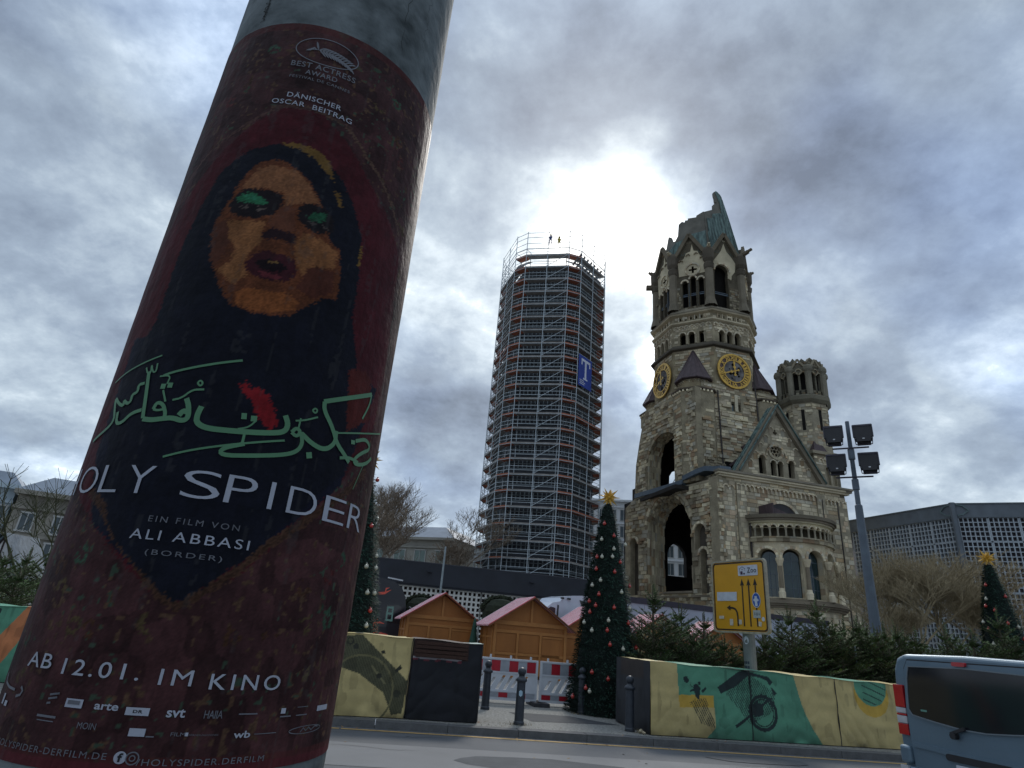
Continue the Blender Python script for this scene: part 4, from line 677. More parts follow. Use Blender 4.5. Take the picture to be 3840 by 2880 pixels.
for z0_,z1_,r_,k in ((16.15,16.35,AR+.32,(1,1,.9)),(16.35,16.6,AR+.55,(.42,.40,.39)),(16.6,17.0,AR+.78,(.30,.29,.28))):
    tr.col=k
    for i in range(44):
        t0=-176+172*i/44;t1=-176+172*(i+1)/44; tr.hexa([apt(t0,AR-1.6,z0_),apt(t1,AR-1.6,z0_),apt(t1,r_,z0_),apt(t0,r_,z0_),apt(t0,AR-1.6,z1_),apt(t1,AR-1.6,z1_),apt(t1,r_,z1_),apt(t0,r_,z1_)])
tr.col=(1,1,1); b=MB()
for i in range(30):
    t0=-176+172*i/30;t1=-176+172*(i+1)/30; b.face([apt(t0,AR+.7,17.0),apt(t1,AR+.7,17.0),(2.2,-12.0,17.75)])
b.fbox(G,-1.3,-1.15,17.0,18.35,.02,2.6); b.hexa([(-1.2,-14.6,17.2),(1.2,-14.4,17.2),(1.2,-12.1,17.2),(-1.2,-12.1,17.2),(-1.2,-14.6,17.9),(1.0,-14.2,17.5),(1.0,-12.1,17.9),(-1.2,-12.1,18.3)]); b.build('apse_roof',m_cop2,church)
tr.lathe([(.1,0),(.1,0)],3) if False else None
for p_,q_,r_ in (((-2.75,-12.3,3),(-2.75,-12.3,17.2),.09),((7.7,-12.5,4),(7.7,-12.5,20.3),.06),((9.9,-12.5,2),(9.9,-12.5,20.2),.07),((-2.6,-7.35,24),(-2.85,-7.35,35),.1),((3.3,-7.35,31.5),(3.1,-7.35,38.8),.1)):
    b=MB(); b.tube(p_,q_,r_); b.build('downpipe',mat('downpipe',(.05,.04,.035),.5,.2,5,0),church)
# ---- rough left flank: lower storey with the big broken arch
LW=Fr(190.2,8.67); low=[(-8.2,0),(-8.2,20.1),(-7.3,20.5),(-5.8,21.2),(10.4,21.2),(10.6,0)]
bigarch=[(.75,8.0),(5.55,8.0),(5.6,9.4),(5.44,14.35),(5.1,16.2),(4.6,17.4),(3.69,17.99),(2.7,17.6),(1.88,16.85),(1.2,15.9),(.91,14.78),(.68,9.6)]
ni1=[(6.3,13.0),(8.4,13.0)]+arc(7.38,15.0,1.02,0,180,10); ni2=[(7.2,7.9),(8.55,7.9)]+arc(7.87,12.3,.66,0,180,8); ni3=[(-6.95,8.0),(-5.0,8.0),(-5.2,14.6)]+arc(-6.1,14.7,.85,0,180,8)
wl.col=(.95,.93,.9)
def reveal(mb,fr,hole,spread,dep,tintc):   # splayed reveal: outer ring bigger than the opening
    o,U,Nn=fr; c=(sum(p[0] for p in hole)/len(hole),sum(p[1] for p in hole)/len(hole)); n=len(hole)
    return [(p[0]+(p[0]-c[0])*spread[0]+spread[2],p[1]+max(0,(p[1]-8)/10)*spread[1]) for p in hole]
outer_arch=[(-2.9,8.0),(5.75,8.0),(5.75,14.3),(5.6,17.0),(4.6,18.9),(3.6,19.9),(2.0,20.8),(.4,20.9),(-.9,20.4),(-2.2,19.3),(-3.0,17.6),(-3.1,13.0)]
wl.panel(low,[outer_arch,ni1,ni2,ni3],LW,.9)
# splayed, stepped reveal between outer arch and opening
inner=[(1.3+(p[0]-1.3)*.96,8+(p[1]-8)*.93) for p in outer_arch]
o,U,Nn=LW; NS=9
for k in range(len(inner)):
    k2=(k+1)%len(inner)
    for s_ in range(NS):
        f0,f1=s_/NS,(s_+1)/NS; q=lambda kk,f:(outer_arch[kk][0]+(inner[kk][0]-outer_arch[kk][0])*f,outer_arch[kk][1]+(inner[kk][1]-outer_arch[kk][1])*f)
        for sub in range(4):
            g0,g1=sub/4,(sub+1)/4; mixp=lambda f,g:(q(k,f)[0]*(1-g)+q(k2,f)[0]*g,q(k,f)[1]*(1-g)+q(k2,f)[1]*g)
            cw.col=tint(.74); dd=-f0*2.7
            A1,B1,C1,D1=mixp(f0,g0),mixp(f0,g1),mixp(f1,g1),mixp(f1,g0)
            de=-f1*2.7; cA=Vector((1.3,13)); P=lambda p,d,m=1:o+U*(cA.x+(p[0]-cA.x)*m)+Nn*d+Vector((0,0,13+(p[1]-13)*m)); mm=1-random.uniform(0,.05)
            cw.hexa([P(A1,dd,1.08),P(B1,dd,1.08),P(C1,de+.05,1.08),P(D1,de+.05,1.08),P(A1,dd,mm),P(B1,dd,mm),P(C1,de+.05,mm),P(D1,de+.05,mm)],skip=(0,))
cw.col=(1,1,1)
masonry(cw,low,[outer_arch,ni1,ni2,ni3],LW,h=.5,w=(.4,1.3),dep=(.0,.12),dk=.78,rough=.45,dkf=lambda u,z:1.12 if u>7.5 else .92+.16*math.sin(u*2+z))
masonry(cw,[(8.2,1),(10.5,1),(10.5,20.9),(8.6,20.9)],[],(LW[0]+LW[2]*.06,LW[1],LW[2]),h=.32,w=(.2,.7),dep=(.0,.15),dk=.85,rough=.6)
for c,z,r in ((7.38,15.0,1.05),(7.87,12.3,.7),(-6.1,14.7,.9)): varch(tr,c,z,r,.3,0,.2,LW,n=10,dk=.95,pale=.1)
varch(tr,1.3,16.4,4.35,.5,-.02,.16,LW,8,172,22,dk=.8)
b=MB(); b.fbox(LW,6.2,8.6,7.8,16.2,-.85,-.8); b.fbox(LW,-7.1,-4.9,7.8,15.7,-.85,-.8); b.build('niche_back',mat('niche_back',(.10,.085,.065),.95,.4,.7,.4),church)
cw.col=(.7,.62,.5); cw.fbox(LW,.6,5.7,5.6,8.2,-2.2,.1); tr.col=(.38,.36,.35); tr.fbox(LW,.4,5.8,8.0,8.25,-2.3,.3); tr.fbox(LW,-5,9,7.5,7.75,0,.25)
# near corner return wall between flank and west block
wl.col=(.9,.88,.84); wl.hexa([(-7.0,-12.4,0),(-6.3,-12.4,0),(-6.3,-11.0,0),(-7.2,-11.0,0),(-7.0,-12.4,21.3),(-6.3,-12.4,21.3),(-6.3,-11,21.3),(-7.2,-11.0,21.3)])
fs=(Vector((-6.65,-12.42,0)),Vector((1,0,0)),Vector((0,-1,0))); masonry(cw,[(-.4,0),(.45,0),(.45,21),(-.4,21)],[],fs,h=.4,w=(.2,.6),dep=(.0,.1),dk=.85,rough=.4)
# ledge with metal flashing between storeys
b=MB(); o,U,Nn=LW
zl=[(-5.9,21.2),(-3,21.25),(0,21.3),(2.5,21.35),(4.4,21.45),(4.45,21.9),(7,22.3),(8.6,22.4),(10.4,22.0),(11.3,21.9)]
for (a,z1_),(c,z2_) in zip(zl,zl[1:]):
    P=lambda u,d,z:o+U*u+Nn*d+Vector((0,0,z)); b.hexa([P(a,-1.6,z1_-.0),P(c,-1.6,z2_-.0),P(c,.12,z2_),P(a,.12,z1_),P(a,-1.6,z1_+.75),P(c,-1.6,z2_+.75),P(c,.12,z2_+.62),P(a,.12,z1_+.62)])
b.build('ledge_cover',m_metal,church)
# interior of the porch: far wall with arch, vault
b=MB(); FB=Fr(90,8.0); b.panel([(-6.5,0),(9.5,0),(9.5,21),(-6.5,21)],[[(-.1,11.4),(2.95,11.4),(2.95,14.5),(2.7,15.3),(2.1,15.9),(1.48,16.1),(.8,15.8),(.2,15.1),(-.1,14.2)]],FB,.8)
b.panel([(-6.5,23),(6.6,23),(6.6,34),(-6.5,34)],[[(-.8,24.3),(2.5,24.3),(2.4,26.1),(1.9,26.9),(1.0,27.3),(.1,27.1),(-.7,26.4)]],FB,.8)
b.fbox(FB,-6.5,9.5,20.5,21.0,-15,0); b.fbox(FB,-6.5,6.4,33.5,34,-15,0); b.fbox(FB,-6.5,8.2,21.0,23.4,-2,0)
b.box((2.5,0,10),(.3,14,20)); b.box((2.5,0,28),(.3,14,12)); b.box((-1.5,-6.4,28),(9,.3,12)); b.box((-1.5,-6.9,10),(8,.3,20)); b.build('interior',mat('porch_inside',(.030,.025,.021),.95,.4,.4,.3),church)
b=MB(); b.fbox(LW,.8,5.5,11.4,11.75,-4,-3.6); b.build('cross_beam',m_dark,church)
b=MB(); p=Vector((-1.8,7.6,25.0)); q=Vector((-.6,7.6,26.9))
for dx in (0,.55): b.tube(p+Vector((dx,0,0)),q+Vector((dx,0,0)),.05)
for i in range(7): r_=p.lerp(q,i/6); b.tube(r_,r_+Vector((.55,0,0)),.04)
b.build('ladder',mat('white_metal',(.6,.6,.6),.5,.1,5,0),church)
# ---- upper tower body
UW=Fr(187,7.8); up=[(-7.35,21.6),(7.3,21.6),(7.3,34.6),(-4.4,34.6),(-5.32,32.3),(-6.09,29.9),(-7.0,26.6)]
uh=[(-.85,21.9),(4.15,22.2),(4.1,23.4),(3.6,24.3),(3.11,25.14),(2.75,26.8),(2.35,28.04),(1.9,28.9),(1.22,29.15),(.5,28.2),(-.05,26.18),(-.6,24)]
uo=[(-3.9,21.9),(4.3,22.1),(4.2,24.5),(3.6,26.6),(3.0,28.2),(2.4,29.2),(1.3,29.9),(-.1,30.0),(-1.6,29.8),(-2.6,29.4),(-3.6,27.7),(-3.9,25)]
wl.panel(up,[uo],UW,.9)
uin=[(.2+(p[0]-.2)*.97,22+(p[1]-22)*.97) for p in uo]
o,U,Nn=UW
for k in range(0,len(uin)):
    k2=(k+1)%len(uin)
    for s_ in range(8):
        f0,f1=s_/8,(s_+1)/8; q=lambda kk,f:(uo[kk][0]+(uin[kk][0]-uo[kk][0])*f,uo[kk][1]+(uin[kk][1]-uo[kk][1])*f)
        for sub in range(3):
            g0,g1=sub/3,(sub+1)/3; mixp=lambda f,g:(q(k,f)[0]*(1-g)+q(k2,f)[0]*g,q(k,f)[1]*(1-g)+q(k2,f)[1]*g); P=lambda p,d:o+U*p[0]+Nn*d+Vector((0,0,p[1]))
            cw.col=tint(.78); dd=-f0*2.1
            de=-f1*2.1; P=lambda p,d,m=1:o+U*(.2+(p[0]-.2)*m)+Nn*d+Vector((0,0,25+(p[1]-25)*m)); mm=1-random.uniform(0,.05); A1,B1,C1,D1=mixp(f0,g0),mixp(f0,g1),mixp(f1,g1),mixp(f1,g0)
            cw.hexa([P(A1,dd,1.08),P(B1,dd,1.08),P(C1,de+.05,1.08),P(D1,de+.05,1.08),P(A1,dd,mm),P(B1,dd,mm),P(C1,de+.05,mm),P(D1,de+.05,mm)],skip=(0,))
cw.col=(1,1,1)
varch(tr,0.2,25.8,4.0,.45,-.1,.12,UW,15,165,18,dk=.55)
masonry(cw,up,[uo],UW,h=.45,w=(.4,1.4),dep=(.0,.1),dk=.85,rough=.35)
far=MB(); 
b=MB(); b.hexa([(-8.7,6.5,21.6),(-7.0,6.5,21.6),(-5.5,8,21.6),(-8.9,8,21.6),(-7.3,3.7,34.5),(-6.5,3.7,34.5),(-5,5.5,34.5),(-7.3,5.5,34.5)]); 
# west face of the tower (towards the gable roof)
AF=Fr(270,7.1); lan=[arch(-.62,-.1,32.4,34.6,6),arch(.35,.85,32.5,34.7,6)]
af=[(-5.2,21.5),(7.1,21.5),(7.1,36),(-5.2,36)]
wl.col=(.95,.95,.92); wl.panel(af,lan,AF,.8); masonry(cw,af,lan,AF,h=.42,w=(.5,1.5),dep=(.0,.09),dk=.95,rough=.25,pale=.08)
b2=MB(); b2.fbox(AF,-.6,-.12,32.5,34.8,-.4,-.35); b2.build('window_pane',mat('pale_glass',(.22,.27,.28),.3,.3,2,0),church); b2=MB(); b2.fbox(AF,.37,.83,32.5,34.8,-.6,-.55); b2.build('window_pane',m_dark,church)
tr.col=(1.1,1.1,1.05); tr.fbox(AF,-.1,.35,32.4,34.9,0,.1)
wl.panel([(-7.1,21.5),(7.1,21.5),(7.1,36),(-7.1,36)],[],Fr(0,7.1),.8)
b3=MB(); b3.fbox(AF,-2.2,-1.0,22.2,25.0,.02,.1); b3.build('dark_opening',m_dark,church)
# rough stump by the near corner, above the ledge
cw.col=(.55,.53,.5)
masonry(cw,[(-5.6,22.0),(-2.5,21.6),(-2.6,24.0),(-4.2,25.6),(-5.6,24.8)],[],(AF[0]+AF[2]*.9,AF[1],AF[2]),h=.35,w=(.4,.9),dep=(0,.2),dk=.5,rough=.5); wl.fbox(AF,-5.6,-2.6,21.6,24.4,0,.85)
# corner stair turrets
for sx,sy in ((-1,-1),(1,-1),(-1,1)):
    c=(4.95*sx,4.95*sy); wl.col=(.95,.93,.88)
    zb=21.6 if sy<0 else 31.5
    wl.lathe([(2.95 if sy<0 else .6,zb),(3.0,zb+1.2),(3.0,34.4)],8,c,ph8)
    for k in range(8):
        a=45*k; nx,ny=math.cos(rad(a)),math.sin(rad(a))
        if nx*sx+ny*sy<.3: continue
        f=Fr(a,3.0*math.cos(ph8)+.02,c); hw=3.0*math.sin(ph8)
        if sy<0: masonry(cw,[(-hw,21.8),(hw,21.8),(hw,30.8),(-hw,30.8)],[],f,h=.42,w=(.4,1.2),dep=(.0,.14),dk=.85,rough=.35)
        masonry(cw,[(-hw,30.8 if sy<0 else 32.8),(hw,30.8 if sy<0 else 32.8),(hw,34.3),(-hw,34.3)],[],f,h=.5,w=(.9,1.9),dep=(.0,.04),dk=.86)
        for q in range(4):
            u=-hw+(q+.5)*hw/2; tr.col=(1.7,1.68,1.55); tr.fbox(f,u-.13,u+.13,34.35,34.6,-.3,.14)
    tr.col=(.22,.2,.2); tr.lathe([(3.0,34.55),(3.25,34.65),(3.25,34.85),(2.3,34.95)],8,c,ph8)
    tr.col=(.62,.57,.47); tr.lathe([(2.2,34.9),(2.2,36.6)],8,c,ph8)
    for k in range(8):
        f=Fr(45*k,2.2*math.cos(ph8)+.02,c); frieze(tr,-.75,.75,36.1,3,f,dk=.7,pale=0,d=.1,drop=.15)
    tr.col=(1,1,1)
    b=MB(); b.lathe([(2.72,36.45),(2.78,36.55),(.08,41.6),(.001,41.9)],8,c,ph8); b.lathe([(2.72,36.4),(.1,36.5)],8,c,ph8)
    for k in range(16):
        t=ph8+k*PI/8; r0=2.72*(1 if k%2==0 else math.cos(ph8)); b.bar((c[0]+r0*math.cos(t),c[1]+r0*math.sin(t),36.6),(c[0]+.1*math.cos(t),c[1]+.1*math.sin(t),41.65),.06,.08)
    b.build('turret_roof',m_cop2,church)
# ---- clock stage and arcade stage (octagon)
R8=1/math.cos(ph8)
wl.col=(.9,.86,.76); wl.lathe([(7.0*R8,33.5),(7.0*R8,42)],8,(0,0),ph8)
cl_hole=arc(0,38.4,2.7,0,360,24)[:-1]
for a in (180,225,270,315,0):
    f=Fr(a,7.02); hw=7.0*math.tan(ph8)
    masonry(cw,[(-hw,33.8),(hw,33.8),(hw,42),(-hw,42)],[cl_hole] if a in (180,270) else [],f,h=.42,w=(.5,1.4),dep=(.01,.06),dk=.95,pale=.05)
tr.col=(.16,.155,.155); tr.lathe([(7.0*R8,41.9),(7.5*R8,42.0),(7.5*R8,42.2),(7.1*R8,42.75),(6.5,42.8)],8,(0,0),ph8)
for k in range(8):
    a=45*k; f=Fr(a,6.95); hw=6.95*math.tan(ph8)
    hs=[arch(-1.85+q*1.28,-1.0+q*1.28,42.85,44.35,8) for q in range(3)]
    if a==225: hs=[hs[0],hs[1],[(.95,42.85),(1.65,42.85),(1.65,44.7),(.95,44.7)]]
    sq=[[(-1.85+q*.78,46.85),(-1.55+q*.78,46.85),(-1.55+q*.78,47.3),(-1.85+q*.78,47.3)] for q in range(5)]
    wl.col=(.92,.9,.84); wl.panel([(-hw,42.2),(hw,42.2),(hw,48.0),(-hw,48.0)],hs+sq,f,.75)
    if a in (135,180,225,270,315,0):
        masonry(cw,[(-hw,42.8),(hw,42.8),(hw,46.2),(-hw,46.2)],hs+[arch(-2.0+q*1.28,-.85+q*1.28,42.85,44.35,8) for q in range(3)],f,h=.36,w=(.4,1.0),dep=(.01,.05),dk=.95,pale=.25)
        masonry(cw,[(-hw,46.6),(hw,46.6),(hw,47.5),(-hw,47.5)],sq,f,h=.42,w=(.5,1.2),dep=(.01,.03),dk=1,pale=.5)
        for q in range(3):
            c=-1.43+q*1.28
            if not(a==225 and q==2): varch(tr,c,44.35,.44,.17,0,.14,f,n=7,pale=.5,dk=1.05)
            if q<3: tr.col=(.62,.6,.56); p=f[0]+f[1]*(c+.64)+f[2]*.05; tr.lathe([(.16,42.85),(.12,43.1),(.12,43.9),(.22,44.3)],7,(p.x,p.y))
        frieze(tr,-hw+.15,hw-.15,45.55,7,f,dk=.9,pale=.45,d=.16,drop=.25)
        for q in range(6): tr.col=tint(1,.4); tr.fbox(f,-2.0+q*.78,-1.87+q*.78,46.75,47.5,0,.1)
tr.col=(.95,.93,.86); tr.lathe([(7.0*R8,46.15),(7.32*R8,46.3),(7.32*R8,46.5),(7.0*R8,46.65)],8,(0,0),ph8)
tr.col=(.72,.69,.62); tr.lathe([(6.95*R8,47.45),(7.45*R8,47.65),(7.5*R8,47.85)],8,(0,0),ph8); tr.col=(.40,.39,.38); tr.lathe([(7.5*R8,47.85),(7.55*R8,48.0),(6.85*R8,48.75),(6.2,48.8)],8,(0,0),ph8)
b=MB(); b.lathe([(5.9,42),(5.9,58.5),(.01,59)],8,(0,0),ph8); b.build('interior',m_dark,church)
# clocks
def clock(a,label):
    f=Fr(a,7.22); b=MB(); o,U,Nn=f; c=Vector((0,0,38.4)); P=lambda r,t,d:o+c+U*(r*math.cos(t))+Vector((0,0,r*math.sin(t)))+Nn*d
    def rg(r0,r1,d,h=.07,n=48):
        for i in range(n):
            t0,t1=2*PI*i/n,2*PI*(i+1)/n; b.hexa([P(r0,t0,d),P(r1,t0,d),P(r1,t1,d),P(r0,t1,d),P(r0,t0,d+h),P(r1,t0,d+h),P(r1,t1,d+h),P(r0,t1,d+h)])
    rg(2.42,2.66,.02,.16); rg(2.32,2.40,.05); rg(1.62,1.76,.04,.1)
    rom=['XII','I','II','III','IIII','V','VI','VII','VIII','IX','X','XI']
    for h in range(12):
        t=PI/2-h*PI/6; tx=rom[h]; wd=.11*len(tx)+.1
        rad_=Vector((math.cos(t),math.sin(t),0)); tg=Vector((math.sin(t),-math.cos(t),0))
        def fn(u,z,t=t): 
            q=(math.cos(t)*(2.04+z)+math.sin(t)*u, math.sin(t)*(2.04+z)-math.cos(t)*u); return o+c+U*q[0]+Vector((0,0,q[1]))+Nn*.13
        put_text(b,tx,fn,-wd*1.25,wd*1.25,-.26,.26,1,.03)
    hand=b
    for t,l,w_ in ((rad(93+0),1.55,.17),(rad(200),2.25,.15)):
        u=Vector((math.cos(t),math.sin(t),0)); q=lambda r:o+c+U*(r*math.cos(t))+Vector((0,0,r*math.sin(t)))+Nn*.28
        b.bar(q(-.6),q(l),w_,.06,up=Nn); 
        for rr,sz in ((.45,.42),(l*.72,.34)): b.bar(q(rr),q(rr+sz*.6),sz,.07,up=Nn)
        b.bar(q(l),q(l+.25),w_*.5,.05,up=Nn); b.bar(q(-.75),q(-.5),w_*2,.06,up=Nn)
    ob=b.build('clock_dial',m_gold,church); ob['label']=label
    b=MB(); 
    for i in range(48):
        t0,t1=2*PI*i/48,2*PI*(i+1)/48; b.face([P(1.78,t0,.03),P(2.36,t0,.03),P(2.36,t1,.03),P(1.78,t1,.03)])
    b.build('dial_ring_back',mat('dial_brown',(.13,.085,.07),.8,.3,3,.1),ob,fixn=False)
    b=MB(); b.face([P(1.62,2*PI*i/32,.02) for i in range(32)]); b.build('dial_centre',mat('dial_grey',(.11,.10,.10),.7,.5,1.2,.2,col2=(.20,.19,.185),spec=.1),ob,fixn=False)
    b=MB()
    for k in range(14):
        t=random.uniform(0,6.28); r_=random.uniform(.3,1.3); s_=random.uniform(.14,.34); q=P(r_,t,.04); b.face([q+U*(s_*random.uniform(.6,1)*math.cos(x))+Vector((0,0,s_*random.uniform(.6,1)*math.sin(x))) for x in np.arange(0,6.2,.9)])
    b.build('dial_hole',m_dark,ob,fixn=False)
clock(270,'golden clock dial on the right-hand tower face'); clock(180,'golden clock dial on the left-hand tower face, seen obliquely')
# ---- belfry
BD=6.6; dk4=.36
for k in range(8):
    a=45*k; f=Fr(a,BD); hw=BD*math.tan(ph8)
    gable=[(-hw,48.7),(hw,48.7),(hw,57.6),(0,61.9),(-hw,57.6)]
    if a==270: H_=[[(-1.95,48.9),(.45,48.9),(.5,52),(.4,54.6),(.55,55.4)]+arc(-.6,55.2,1.18,10,170,8)+[(-1.85,54.5)]]
    else: H_=[arch(-1.35,-.50,49.2,53.4,6),arch(-.12,.72,49.2,54.0,6),arch(1.10,1.9,49.2,53.6,6) if a!=180 else arch(.95,1.6,49.2,53.4,6)]
    cr_=[]
    if a!=270:
        q=(.35,55.6); s_=.62; w_=.17; cr_=[[(q[0]-w_,q[1]-s_),(q[0]+w_,q[1]-s_),(q[0]+w_,q[1]-w_),(q[0]+s_,q[1]-w_),(q[0]+s_,q[1]+w_),(q[0]+w_,q[1]+w_),(q[0]+w_,q[1]+s_),(q[0]-w_,q[1]+s_),(q[0]-w_,q[1]+w_),(q[0]-s_,q[1]+w_),(q[0]-s_,q[1]-w_),(q[0]-w_,q[1]-w_)]]
    wl.col=(.34,.33,.32); wl.panel(gable,H_+cr_,f,.7)
    if a in (135,180,225,270,315,0):
        masonry(cw,gable,H_+[arc(.3,55.5,1.7,0,360,14),[(-2,53),(2.3,53),(2.3,59.0),(.1,60.6),(-2,59.0)]],f,h=.42,w=(.35,.9),dep=(.01,.07),dk=.40,rough=.08)
        # pale tracery field
        pf=[(-1.75,53.6),(2.15,53.6),(2.25,57.0),(1.5,58.0),(1.2,58.8),(.6,59.0),(.35,60.3),(.1,59.0),(-.6,58.8),(-.9,58.0),(-1.9,57.2)]
        tr.col=(.92,.9,.82)
        if a==270:
            h2=[(-1.72,53.0),(.45,53.0),(.4,54.6),(.55,55.4)]+arc(-.6,55.2,1.18,10,170,8)+[(-1.8,54.5)]
            tr.panel([(-2.0,55.2),(-1.95,56.8),(-1.0,58.2),(-.5,59.0),(.0,60.4),(.45,59.0),(1.2,58.2),(1.9,57.2),(1.7,55.6),(1.1,54.8),(1.0,54.0),(.42,54.2),(.5,55.4)]+arc(-.6,55.2,1.18,10,170,8),[],f,.2,d=.1)
            varch(tr,-.6,55.2,1.2,.26,0,.26,f,0,180,11,pale=.3,dk=.9)
        else:
            tr.panel(pf,[p for p in H_]+cr_,f,.25,d=.1) if False else None
            hs2=[[(max(min(p[0],2.1),-1.7),p[1]) for p in q] for q in H_]
            hs2=[arc((q[0][0]+q[1][0])/2,q[2][1],(q[1][0]-q[0][0])/2,0,180,6) for q in H_]
            hs2=[[(q[-1][0],53.75),(q[0][0],53.75)]+q if q[0][1]>53.8 else q for q in hs2]
            tr.panel([(-1.75,54.1),(2.15,54.1),(2.25,57.0),(1.5,58.0),(1.2,58.8),(.6,59.0),(.35,60.3),(.1,59.0),(-.6,58.8),(-.9,58.0),(-1.9,57.2)],cr_,f,.2,d=.1) if a!=225 else tr.panel([(-1.75,54.75),(2.15,54.75),(2.25,57.0),(1.5,58.0),(1.2,58.8),(.6,59.0),(.35,60.3),(.1,59.0),(-.6,58.8),(-.9,58.0),(-1.9,57.2)],cr_,f,.2,d=.1)
            for q in H_: varch(tr,(q[0][0]+q[1][0])/2,q[2][1],(q[1][0]-q[0][0])/2,.24,0,.2,f,n=7,pale=.5,dk=.95)
            varch(tr,.35,55.6,.95,.22,0,.28,f,0,360,16,pale=.4,dk=.95)
            for zc,uc in ((58.2,-.3),(58.2,.95),(57.3,-1.4),(57.3,1.85)): varch(tr,uc,zc,.22,.14,.05,.3,f,n=5,dk=.5)
        bb=MB()
        for u in ((-.32,.9) if a!=270 else ()): bb.fbox(f,u-.07,u+.07,49,54,-.15,0)
        bb.fbox(f,-1.9,1.9,51.2,51.33,-.3,-.18); bb.fbox(f,-1.9,1.9,51.5,51.58,-.3,-.18); bb.build('window_bar',m_metal,church)
        for sg in (-1,1):
            tr.col=(.30,.28,.26); tr.bar(f[0]+f[1]*(sg*(hw-.1))+f[2]*.25+Vector((0,0,57.7)),f[0]+f[2]*.25+Vector((0,0,62.1)),.55,.42,up=f[2])
            for zc in (49.2,): tr.col=(.4,.38,.36); tr.fbox(f,sg*2.35-.12,sg*2.35+.12,48.7,57.0,0,.12)
    t=rad(a)+ph8; v=(BD*R8*math.cos(t),BD*R8*math.sin(t)); tr.col=(.34,.33,.32)
    tr.lathe([(1.0,48.7),(.72,49.8),(.62,50.2),(.60,55.6)],8,v); tr.col=(.20,.19,.19); tr.lathe([(.45,54.9),(.72,55.3),(.80,56.0),(.55,56.3),(.85,56.9),(.9,58.4),(.65,58.9)],8,v,caps=True)
    g0=Vector((v[0],v[1],58.6)); out_=Vector((v[0],v[1],0)).normalized()
    if k in (3,4,5,6,7): tr.col=(.75,.72,.66) if k in (4,5) else (.25,.23,.22); tr.bar(g0,g0+out_*(.9 if k!=6 else 1.6)+Vector((0,0,.35)),.5,.45); tr.bar(g0+out_*.8+Vector((0,0,.3)),g0+out_*(1.2 if k!=6 else 2.2)+Vector((0,0,.5)),.35,.3)
    if k in (2,3): tr.col=(.25,.23,.22); tr.bar(Vector((v[0],v[1],56.2)),Vector((v[0],v[1],56.2))+out_*1.6,.8,.6)
# ---- broken spire
def cone_fr(a,off=0):   # leaning face: apothem 6.4 at z 59, shrinking .17 per metre
    n=Vector((math.cos(rad(a)),math.sin(rad(a)),0)); return lambda u,z,d=0: n*(6.4-(z-59)*.17+off+d)+Vector((-n.y,n.x,0))*u+Vector((0,0,z))
def lean_panel(mb,a,polyg,th=.45,off=0):
    fn=cone_fr(a,off); tris=geometry.tessellate_polygon([[Vector((p[0],p[1],0)) for p in polyg]]); F=[mb.pt(fn(*p)) for p in polyg]; B_=[mb.pt(fn(p[0],p[1],-th)) for p in polyg]
    for t in tris: mb.idx([F[i] for i in t]); mb.idx([B_[i] for i in t][::-1])
    n=len(polyg)
    for i in range(n): j=(i+1)%n; mb.idx([F[i],F[j],B_[j],B_[i]])
m_sp=mat('spire_concrete',(.14,.13,.105),.9,.3,.8,.4)
b=MB(); E_=[(2.65,58.5)]
lean_panel(b,270,[(-2.6,58.5),(2.6,58.5),(1.78,71.6),(1.68,72.2),(.95,73.0),(.62,72.7),(.55,71.9),(.62,71.3),(.55,70.4),(.8,70.2),(.05,69.55),(-.1,68.4),(-.9,67.9),(-1.7,67.4),(-2.05,67.2)])
lean_panel(b,225,[(-2.6,58.5),(2.6,58.5),(2.05,67.3),(1.2,66.9),(.92,66.75),(.85,66.4),(-.44,66.6),(-.5,66.2),(-.9,66.3),(-1.0,65.9),(-1.44,66.2),(-1.95,65.7),(-2.02,63.2),(-2.4,62.3)])
lean_panel(b,180,[(-2.6,58.5),(2.6,58.5),(2.4,62.2),(1.0,62.9),(.44,64.0),(-.2,64.9),(-.53,65.1),(-.6,62.6),(-2.2,61.5)])
lean_panel(b,135,[(-2.6,58.5),(2.6,58.5),(2.2,61),(0,60.5),(-2.2,61.5)]); lean_panel(b,90,[(-2.6,58.5),(2.6,58.5),(2.2,63),(0,61.5),(-2.2,61)])
lean_panel(b,45,[(-2.6,58.5),(2.6,58.5),(2.0,66),(.6,66),(-.2,64),(-2.2,62.5)]); lean_panel(b,0,[(-2.6,58.5),(2.6,58.5),(2.1,68),(1.2,67),(-1.0,69),(-1.9,71)])
lean_panel(b,315,[(-2.6,58.5),(2.6,58.5),(2.0,68.8),(.3,70.2),(-.9,70.8),(-1.4,71.8),(-1.7,72.2),(-1.85,71)])
b.build('spire_wall',m_sp,church)
cs=MB()
def copper(a,polyg): 
    lean_panel(cs,a,polyg,.1,.14); fn=cone_fr(a,.16); u0=min(p[0] for p in polyg); u=u0+.25
    while u<max(p[0] for p in polyg):
        zs=[p for p in np.arange(58.5,73.5,.25) if inside(u*(1-.0),p,polyg)]
        if len(zs)>2: cs.bar(fn(u,zs[0]),fn(u,zs[-1]),.06,.08,up=(math.cos(rad(a)),math.sin(rad(a)),0))
        u+=.52
copper(270,[(-2.0,58.6),(2.65,58.6),(1.85,71.5),(1.70,72.3),(1.0,73.05),(.85,72.4),(1.15,71.0),(1.3,69.0),(1.2,67.7),(.9,67.75),(-.6,67.1),(-.75,66.0),(-1.75,65.9),(-1.95,63),(-2.1,62.4)])
copper(225,[(-2.6,58.6),(2.65,58.6),(2.4,62.9),(.3,62.8),(-.9,62.5),(-1.2,62.0),(-2.4,61.6)])
copper(180,[(-2.6,58.6),(2.65,58.6),(2.5,61.4),(.7,61.0),(-2.3,60.6)])
